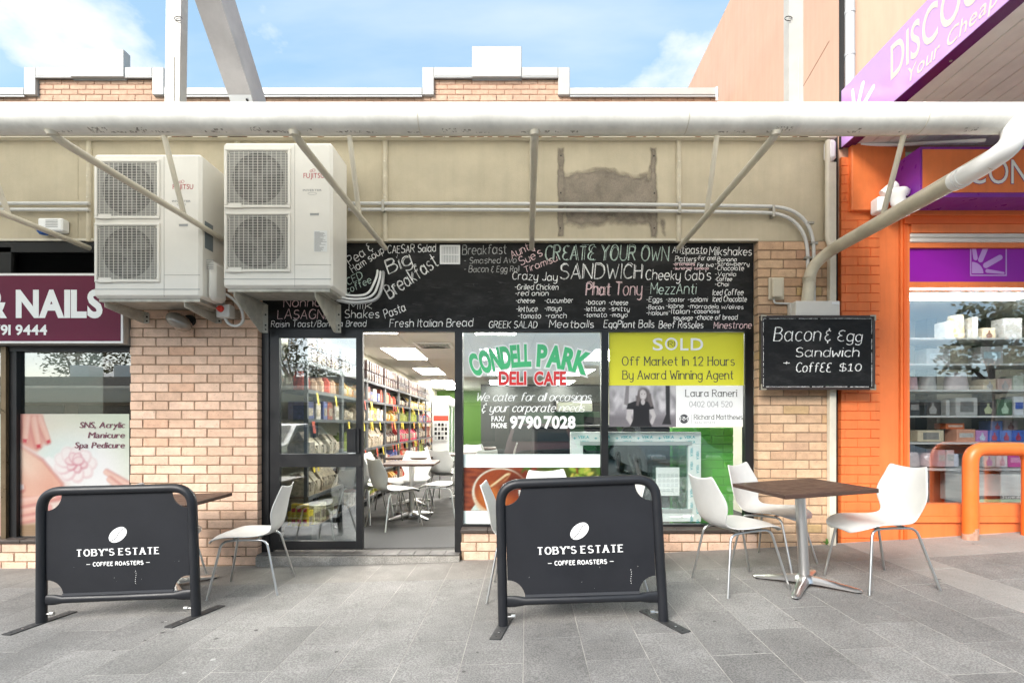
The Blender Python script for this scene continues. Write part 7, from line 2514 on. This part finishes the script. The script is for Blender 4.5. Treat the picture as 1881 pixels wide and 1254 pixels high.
# ================================================================== DISCOUNT SHOP DISPLAY
du = thing('display_room', 'pale display space behind the discount shop glass', 'room', (xpx(1790), 1.2, 0.3))
du['kind'] = 'structure'
MB().box(xpx(1655), RX, 1.5, 1.55, 0, 3.0).build('wall', mat('display_olive', (0.28, 0.265, 0.215), 0.8), du)
MB().box(xpx(1655) - 0.02, xpx(1655) + 0.02, 0.13, 1.5, 0, 3.0).build('wall', MATS['display_olive'], du)
MB().box(xpx(1655), RX, 0.13, 1.5, 2.55, 2.6).build('ceiling', MATS['display_olive'], du)
MB().box(xpx(1655), RX, 0.13, 1.5, 0.1, 0.42).build('floor', mat('display_dark', (0.08, 0.075, 0.07), 0.6), du)
for x in (1752, 1865, 1975):
    MB().box(xpx(x - 9, 1.0), xpx(x + 9, 1.0), 1.3, 1.49, 0.4, 2.55).build('column', M_blackm, du)
M_dlamp = mat('added_display_tube', (0.9, 0.9, 0.88), 0.4, emit=(1.0, 0.98, 0.94), estr=8.0)  # tubes added to brighten the goods behind the glass
for i_, xx_ in enumerate((4.15, 5.75)):
    tx_ = thing('added_display_light', ['left', 'right'][i_] + ' tube light added to brighten the discount display', 'light', (xx_, 0.2, 2.5))
    MB().box(xx_ - 0.7, xx_ + 0.7, 0.15, 0.24, 2.50, 2.535).build('tube', M_dlamp, tx_)
GYD = 0.42
rngd = random.Random(31)


def shelf_at(y, label):
    t_ = thing('display_shelf', label, 'shelf', (xpx(1780, GYD), GYD, zpx(y, GYD)))
    MB().box(xpx(1664), RX - 0.2, GYD - 0.17, GYD + 0.22, zpx(y, GYD) - 0.018, zpx(y, GYD)).build('board', mat('shelf_white', (0.55, 0.57, 0.57), 0.5), t_)


for y, nm in ((625.5, 'topmost display shelf holding cartons behind the discount glass'), (671, 'upper white display shelf behind the discount glass'), (717.5, 'second white display shelf holding pink gift sets'), (763.5, 'third white display shelf with dark gift boxes'), (811, 'fourth white display shelf with blue perfume boxes'), (858, 'lowest white display shelf with pink gift boxes')):
    shelf_at(y, nm)


def gift(x0, x1, y0, y1, colr, label, style='box', accent=None, dY=0.0):
    s_ = FPX / (DIST + GYD)
    a, b = W(x0, y1, GYD + dY - 0.1), W(x1, y0, GYD + dY - 0.1)
    w, h = b.x - a.x, b.z - a.z
    m_ = mat('gift_%d_%d_%d' % tuple(int(c * 200) for c in colr), colr, 0.35, var=0.12, vscale=22)
    t_ = thing('gift_box' if style != 'bag' else 'gift_bag', label, 'gift box' if style != 'bag' else 'gift bag', ((a.x + b.x) / 2, GYD + dY, a.z + 0.001), 'gifts in the discount window')
    if style == 'bag':
        mb_ = MB()
        n_ = 12
        for i in range(6):
            f = i / 5
            for k in range(n_):
                an = 2 * math.pi * k / n_
                r_ = (0.5 - 0.12 * f ** 2) * (1 + rngd.uniform(-0.05, 0.05))
                mb_.v.append(((a.x + b.x) / 2 + math.cos(an) * w * r_, GYD + dY + math.sin(an) * 0.07, a.z + 0.001 + h * f))
        for i in range(5):
            for k in range(n_):
                mb_.f.append((i * n_ + k, i * n_ + (k + 1) % n_, (i + 1) * n_ + (k + 1) % n_, (i + 1) * n_ + k))
        mb_.f.append(tuple(5 * n_ + k for k in range(n_)))
        mb_.build('bag', m_, t_, smooth='all')
    else:
        MB().cbox(a.x, b.x, GYD + dY - 0.1, GYD + dY + 0.05, a.z + 0.001, b.z, 0.004).build('carton', m_, t_)
    if accent:
        am = mat('accent_%d_%d_%d' % tuple(int(c * 200) for c in accent), accent, 0.4, var=0.2, vscale=40)
        yf = GYD + dY - 0.1035
        if style == 'frame':
            MB().box(a.x + w * 0.2, b.x - w * 0.2, yf, yf + 0.003, a.z + h * 0.2, b.z - h * 0.2).build('picture', am, t_)
        elif style == 'bottle':
            MB().prism([(a.x + w * 0.32, a.z + h * 0.12), (a.x + w * 0.68, a.z + h * 0.12), (a.x + w * 0.74, a.z + h * 0.40), (a.x + w * 0.56, a.z + h * 0.62), (a.x + w * 0.56, a.z + h * 0.8), (a.x + w * 0.44, a.z + h * 0.8), (a.x + w * 0.44, a.z + h * 0.62), (a.x + w * 0.26, a.z + h * 0.40)], yf, yf + 0.003).build('bottle_print', am, t_)
        else:
            MB().box(a.x + w * 0.12, b.x - w * 0.12, yf, yf + 0.003, a.z + h * 0.35, a.z + h * 0.7).build('label', am, t_)
    return t_


pk_, wh_, dk_, bl_, cr_ = (0.55, 0.36, 0.40), (0.46, 0.46, 0.455), (0.035, 0.035, 0.04), (0.04, 0.10, 0.42), (0.60, 0.52, 0.38)
gift(1755, 1785, 577, 625, (0.56, 0.46, 0.30), 'tall cream lampshade box on the upper shelf', 'bag', None, 0.08)
gift(1738, 1752, 590, 625, wh_, 'white carton left of the cream lampshade box', 'box', None, 0.08)
gift(1787, 1797, 582, 625, wh_, 'narrow white carton right of the cream lampshade box', 'box', None, 0.08)
gift(1805, 1829, 602, 624, cr_, 'cream box with a brown flower pot picture', 'bottle', (0.20, 0.10, 0.07), 0.1)
gift(1845, 1878, 584, 624, wh_, 'white carton at the right end of the upper goods', 'box', (0.4, 0.4, 0.38), 0.08)
gift(1702, 1746, 640, 670, wh_, 'wide white gift carton on the upper shelf', 'box', (0.55, 0.58, 0.60))
gift(1802, 1843, 636, 670, wh_, 'white carton with a pale blue panel', 'box', (0.45, 0.60, 0.66))
gift(1675, 1697, 692, 717, pk_, 'small pink bag at the left of the second shelf', 'bag')
gift(1704, 1732, 690, 717, wh_, 'white basket of bath pearls on the second shelf', 'bag')
gift(1750, 1793, 684, 717, (0.62, 0.55, 0.56), 'large pink ribboned bag on the second shelf', 'bag')
gift(1806, 1830, 696, 717, cr_, 'cream candle box on the second shelf', 'bottle', wh_)
gift(1833, 1859, 695, 717, (0.60, 0.46, 0.42), 'blush candle box on the second shelf', 'bottle', wh_)
gift(1862, 1881, 690, 717, (0.5, 0.55, 0.48), 'pale green box at the end of the second shelf')
gift(1670, 1690, 734, 763, dk_, 'first dark gift box on the third shelf', 'box', (0.25, 0.25, 0.25))
gift(1698, 1729, 734, 763, dk_, 'dark gift box with a round badge on the third shelf', 'bottle', (0.30, 0.30, 0.30))
gift(1738, 1745, 734, 763, wh_, 'narrow white box between the dark gift boxes')
gift(1756, 1796, 730, 763, wh_, 'white photo frame box on the third shelf', 'frame', (0.16, 0.16, 0.16))
gift(1800, 1830, 735, 763, dk_, 'dark gift box right of the white photo frame', 'bottle', (0.45, 0.48, 0.30))
gift(1832, 1860, 733, 763, (0.05, 0.12, 0.07), 'dark green gift box on the third shelf', 'bottle', (0.40, 0.55, 0.42))
gift(1863, 1881, 728, 763, (0.60, 0.63, 0.68), 'white and blue box at the end of the third shelf', 'box', bl_)
gift(1686, 1734, 790, 811, cr_, 'cream candle trio box on the fourth shelf', 'frame', (0.20, 0.20, 0.19))
gift(1738, 1772, 777, 788, (0.66, 0.16, 0.04), 'orange carton lying on the fourth shelf', 'box', (0.7, 0.5, 0.4), 0.05)
gift(1758, 1792, 788, 811, (0.60, 0.30, 0.20), 'salmon carton on the fourth shelf', 'box', wh_)
gift(1794, 1815, 790, 811, (0.45, 0.22, 0.48), 'violet perfume box on the fourth shelf', 'bottle', (0.5, 0.6, 0.7))
for i in range(4):
    gift(1816 + i * 22, 1837 + i * 22, 790, 811, bl_ if i % 2 == 0 else (0.10, 0.18, 0.50), '%s blue perfume box in the front row of the fourth shelf' % ORD[i], 'bottle', (0.35, 0.03, 0.08))
gift(1822, 1842, 773, 790, (0.12, 0.22, 0.50), 'blue perfume box standing behind the front row', 'bottle', (0.35, 0.03, 0.08), 0.1)
gift(1844, 1870, 772, 790, (0.32, 0.24, 0.21), 'brown perfume box standing behind the front row', 'bottle', (0.12, 0.03, 0.03), 0.1)
gift(1668, 1702, 831, 857, (0.62, 0.52, 0.52), 'speckled pink bag on the lowest shelf', 'bag')
gift(1704, 1721, 832, 857, (0.62, 0.45, 0.46), 'second pink bag on the lowest shelf', 'bag')
gift(1723, 1737, 826, 857, pk_, 'pink carton on the lowest shelf', 'box', wh_)
gift(1739, 1753, 826, 857, (0.60, 0.50, 0.52), 'pale pink carton on the lowest shelf', 'box', wh_)
gift(1755, 1772, 834, 857, (0.50, 0.52, 0.62), 'lavender gift bag on the lowest shelf', 'bag')
gift(1805, 1829, 832, 858, wh_, 'white perfume carton with a purple bottle inside the hoop', 'bottle', (0.38, 0.22, 0.42))
gift(1831, 1851, 832, 858, (0.62, 0.52, 0.55), 'pale perfume carton with a pink bottle inside the hoop', 'bottle', (0.55, 0.28, 0.34))
gift(1853, 1880, 832, 858, (0.50, 0.02, 0.25), 'magenta gift box inside the hoop', 'box', (0.6, 0.2, 0.4))
dr_ = thing('dish_rack_box', 'long white dish rack box with a black caption strip', 'box', W(1840, 924, 0.3))
MB().cbox(xpx(1766, 0.25), xpx(1960, 0.25), 0.25, 0.55, zpx(922, 0.25), zpx(871, 0.25), 0.004).build('carton', mat('carton_white', (0.60, 0.63, 0.61), 0.5), dr_)
MB().box(xpx(1768, 0.25), xpx(1960, 0.25), 0.246, 0.249, zpx(916, 0.25), zpx(910, 0.25)).build('caption_strip', M_blackm, dr_)
MB().box(xpx(1768, 0.25), xpx(1960, 0.25), 0.246, 0.249, zpx(922, 0.25), zpx(916.5, 0.25)).build('green_strip', mat('pale_green', (0.35, 0.55, 0.28), 0.5), dr_)
mb = MB()
sans_text(mb, '2-Layer dish drainer', 1841, 914.5, 1902, 4.2, 0.245, off=0.01)
mb.build('caption', M_vinyl_w, dr_)
mb = MB()
for i in range(8):
    a = W(1848 + i * 6, 900, 0.245)
    ribbon(mb, [(a.x, a.z), (a.x + 0.012, a.z + 0.09), (a.x + 0.03, a.z + 0.09)], 0.003, front_plane(0.2455), 0.0006 + 0.0001 * i)
mb.build('line_drawing', M_ltgrey, dr_)
bb = thing('brown_bottle', 'brown column behind the lowest part of the discount glass', 'column', W(1726, 925, 0.5))
MB().cbox(xpx(1714, 0.5), xpx(1736, 0.5), 0.5, 0.6, 0.42, zpx(861, 0.5), 0.01).build('column', mat('brown_card', (0.16, 0.075, 0.04), 0.6), bb)

# weed at the foot of the pier
wd = thing('weed', 'small green weed growing at the foot of the brown pier', 'weed', (xpx(1514), -0.02, g(2.82)))
rngw = random.Random(8)
for i in range(9):
    a = rngw.uniform(0, 6.28)
    l_ = rngw.uniform(0.03, 0.075)
    bx_, by_ = xpx(1514), -0.03
    MB().add([(bx_, by_, g(2.82)), (bx_ + math.cos(a) * l_ * 0.5 + 0.006, by_ + math.sin(a) * 0.012 - 0.005, g(2.82) + l_ * 0.7), (bx_ + math.cos(a) * l_, by_ + math.sin(a) * 0.02 - 0.008, g(2.82) + l_ * 0.9), (bx_ + math.cos(a) * l_ * 0.5 - 0.006, by_ + math.sin(a) * 0.012 - 0.005, g(2.82) + l_ * 0.75)], [(0, 1, 2, 3)]).build('leaf', M_leaf, wd)


# ================================================================== ACROSS THE STREET (seen in the shop glass)
ob = thing('opposite_shops', 'low row of shops across the street mirrored in the glass', 'building', (0, -23, 0))
MB().box(-34, 30, -26, -22.5, -0.1, 3.9).build('wall', mat('opposite_wall', (0.24, 0.20, 0.17), 0.8, var=0.1), ob)
MB().box(-34, 30, -22.5, -19.6, 2.95, 3.1).build('awning_deck', M_daylight_sheet, ob)  # deck and fascia made translucent so backlight brightens their reflection
MB().box(-34, 30, -19.6, -19.5, 2.35, 3.15).build('awning_fascia', M_daylight_sheet, ob)
for i in range(16):
    x = -33 + i * 4
    MB().box(x, x + 3.2, -22.49, -22.44, 0.3, 2.3).build('window', mat('opposite_glass', (0.03, 0.035, 0.04), 0.1), ob)
for x in (-26.0, -23.5, 3.0):
    MB().cbox(x, x + 1.1, -24, -23, 3.9, 4.6, 0.03).build('roof_plant', M_ac, ob)
MB().prism([(4.0, 3.9), (9.0, 3.9), (6.5, 6.2)], -24, -22.6, 'y').build('gable', mat('gable_green', (0.02, 0.05, 0.035), 0.6), ob)


def tree(x, y, z0, h, r, seed, label, n=2600):
    rg = random.Random(seed)
    t_ = thing('gum_tree', label, 'tree', (x, y, z0), 'trees across the street')
    tr = MB()
    tr.tube([(x, y, z0), (x + 0.1, y, z0 + h * 0.35), (x - 0.1, y + 0.1, z0 + h * 0.6)], [0.22, 0.17, 0.10], 8)
    cl = []
    for k in range(9):
        a = rg.uniform(0, 6.28)
        e = Vector((x + math.cos(a) * r * rg.uniform(0.3, 0.75), y + math.sin(a) * r * rg.uniform(0.3, 0.75), z0 + h * rg.uniform(0.55, 0.95)))
        tr.tube([(x, y, z0 + h * rg.uniform(0.3, 0.5)), (Vector((x, y, z0 + h * 0.5)) + e) / 2, e], [0.09, 0.06, 0.03], 6)
        cl.append((e, r * rg.uniform(0.28, 0.5)))
    tr.build('trunk', M_bark, t_)
    mb_ = MB()
    for i in range(n):
        c_, rr = rg.choice(cl)
        d = Vector((rg.gauss(0, 1), rg.gauss(0, 1), rg.gauss(0, 0.75)))
        d = d.normalized() * rr * rg.random() ** 0.45
        p_ = c_ + d
        u = Vector((rg.gauss(0, 1), rg.gauss(0, 1), rg.gauss(0, 1))).normalized()
        w_ = u.orthogonal().normalized()
        s_ = rg.uniform(0.07, 0.17)
        mb_.add([p_ - u * s_, p_ + w_ * s_ * 0.5, p_ + u * s_, p_ - w_ * s_ * 0.5], [(0, 1, 2, 3)])
    o = bpy.data.meshes.new('crown')
    o.from_pydata([(v[0] - x, v[1] - y, v[2] - z0) for v in mb_.v], [], mb_.f)
    o.materials.append(M_foliage)
    c = bpy.data.objects.new('crown', o)
    col.objects.link(c)
    c.parent = t_


tree(-31, -29, -0.1, 9.0, 4.2, 1, 'gum tree mirrored left in the nail salon glass')
tree(-24, -30, -0.1, 8.0, 4.0, 2, 'second gum tree mirrored in the nail salon glass')
tree(-17, -31, -0.1, 8.5, 4.0, 3, 'gum tree mirrored at the right of the nail salon glass')
tree(17.0, -13.0, -0.1, 5.6, 2.4, 4, 'street tree mirrored in the discount shop glass', 1500)
tree(26.0, -19.0, -0.1, 8.5, 3.6, 5, 'taller street tree mirrored in the discount shop glass', 1800)


def car(x, y, rz, paint, label, van=False):
    t_ = thing('parked_car', label, 'car', (x, y, -0.18), 'cars parked at the kerb', (0, 0, R(rz)))
    Ls, Ws, Hs = (4.3, 1.76, 1.46) if not van else (4.7, 1.85, 1.95)
    if van:
        prof = [(-2.35, 0.35), (-2.35, 1.7), (-2.2, 1.92), (0.9, 1.95), (1.35, 1.75), (1.75, 1.10), (2.25, 0.95), (2.35, 0.4)]
    else:
        prof = [(-2.1, 0.35), (-2.15, 0.75), (-2.0, 0.95), (-1.75, 1.02), (-1.2, 1.40), (-0.4, 1.46), (0.35, 1.42), (1.05, 0.98), (1.9, 0.82), (2.12, 0.62), (2.15, 0.35)]
    mb_ = MB()
    n_ = len(prof)
    lay = [(-1.0, 0.88), (-0.86, 1.0), (0.86, 1.0), (1.0, 0.88)]
    for (fy, k) in lay:
        for (px_, pz_) in prof:
            nar = 1.0 - 0.16 * max(0, (pz_ - 0.95)) / 0.5
            mb_.v.append((px_ * (0.985 if abs(fy) == 1 else 1), fy * Ws / 2 * nar, 0.35 + (pz_ - 0.35) * (0.985 if abs(fy) == 1 else 1)))
    for i in range(3):
        for j in range(n_):
            j2 = (j + 1) % n_
            mb_.f.append((i * n_ + j, i * n_ + j2, (i + 1) * n_ + j2, (i + 1) * n_ + j))
    mb_.f.append(tuple(range(n_)))
    mb_.f.append(tuple(3 * n_ + j for j in range(n_))[::-1])
    mb_.build('body', paint, t_, smooth=True, local=True)
    gm = mat('car_glass', (0.02, 0.025, 0.03), 0.25, spec=0.3)
    if van:
        side_ = [(0.1, 1.05), (1.5, 1.05), (1.22, 1.68), (0.1, 1.75)]
    else:
        side_ = [(-1.45, 1.0), (0.85, 0.98), (0.3, 1.34), (-0.4, 1.38), (-1.1, 1.32)]
    for s in (-1, 1):
        MB().add([(u, s * (Ws / 2 * (1.0 - 0.16 * max(0, v - 0.95) / 0.5) + 0.004), v) for u, v in side_], [tuple(range(len(side_)))]).build('side_window', gm, t_, local=True)
        for wx in (-1.3, 1.32):
            wh = MB().lathe([(0, -0.1), (0.30, -0.1), (0.32, -0.06), (0.32, 0.06), (0.30, 0.1), (0, 0.1)], (wx, s * (Ws / 2 - 0.08), 0.32), 20, 'y').build('wheel', M_blackm, t_, local=True)
            MB().lathe([(0, 0.0), (0.2, 0.0), (0.2, 0.012)], (wx, s * (Ws / 2 + 0.022), 0.32), 16, 'y').build('rim', M_alu, wh, local=True)
        MB().cbox(2.0, 2.14, s * 0.62 - 0.16, s * 0.62 + 0.16, 0.62, 0.74, 0.03).build('headlight', M_white, t_, local=True)
    if not van:
        MB().add([(0.42, -0.66, 1.405), (0.42, 0.66, 1.405), (1.03, 0.74, 1.01), (1.03, -0.74, 1.01)], [(0, 1, 2, 3)]).build('windscreen', gm, t_, local=True)
        MB().add([(-1.24, -0.64, 1.395), (-1.24, 0.64, 1.395), (-1.74, 0.74, 1.045), (-1.74, -0.74, 1.045)], [(0, 1, 2, 3)]).build('rear_window', gm, t_, local=True)
    return t_


pw = mat('paint_white', (0.30, 0.30, 0.30), 0.5)
psv = mat('paint_silver', (0.20, 0.21, 0.215), 0.5)
prd = mat('paint_maroon', (0.16, 0.02, 0.025), 0.5)
pgn = mat('paint_green', (0.10, 0.36, 0.12), 0.5)
car(-3.2, -8.3, 90, pw, 'white hatchback mirrored in the lettered window')
car(0.35, -8.6, 90, prd, 'maroon car mirrored in the lettered window')
car(3.6, -8.3, 90, psv, 'silver car mirrored in the right cafe window')
car(-6.8, -8.4, 90, psv, 'silver hatchback mirrored in the door glass')
car(2.2, -15.6, 0, pgn, 'green van mirrored beyond the parked cars', True)
car(8.4, -8.2, 90, psv, 'grey car mirrored in the discount window')
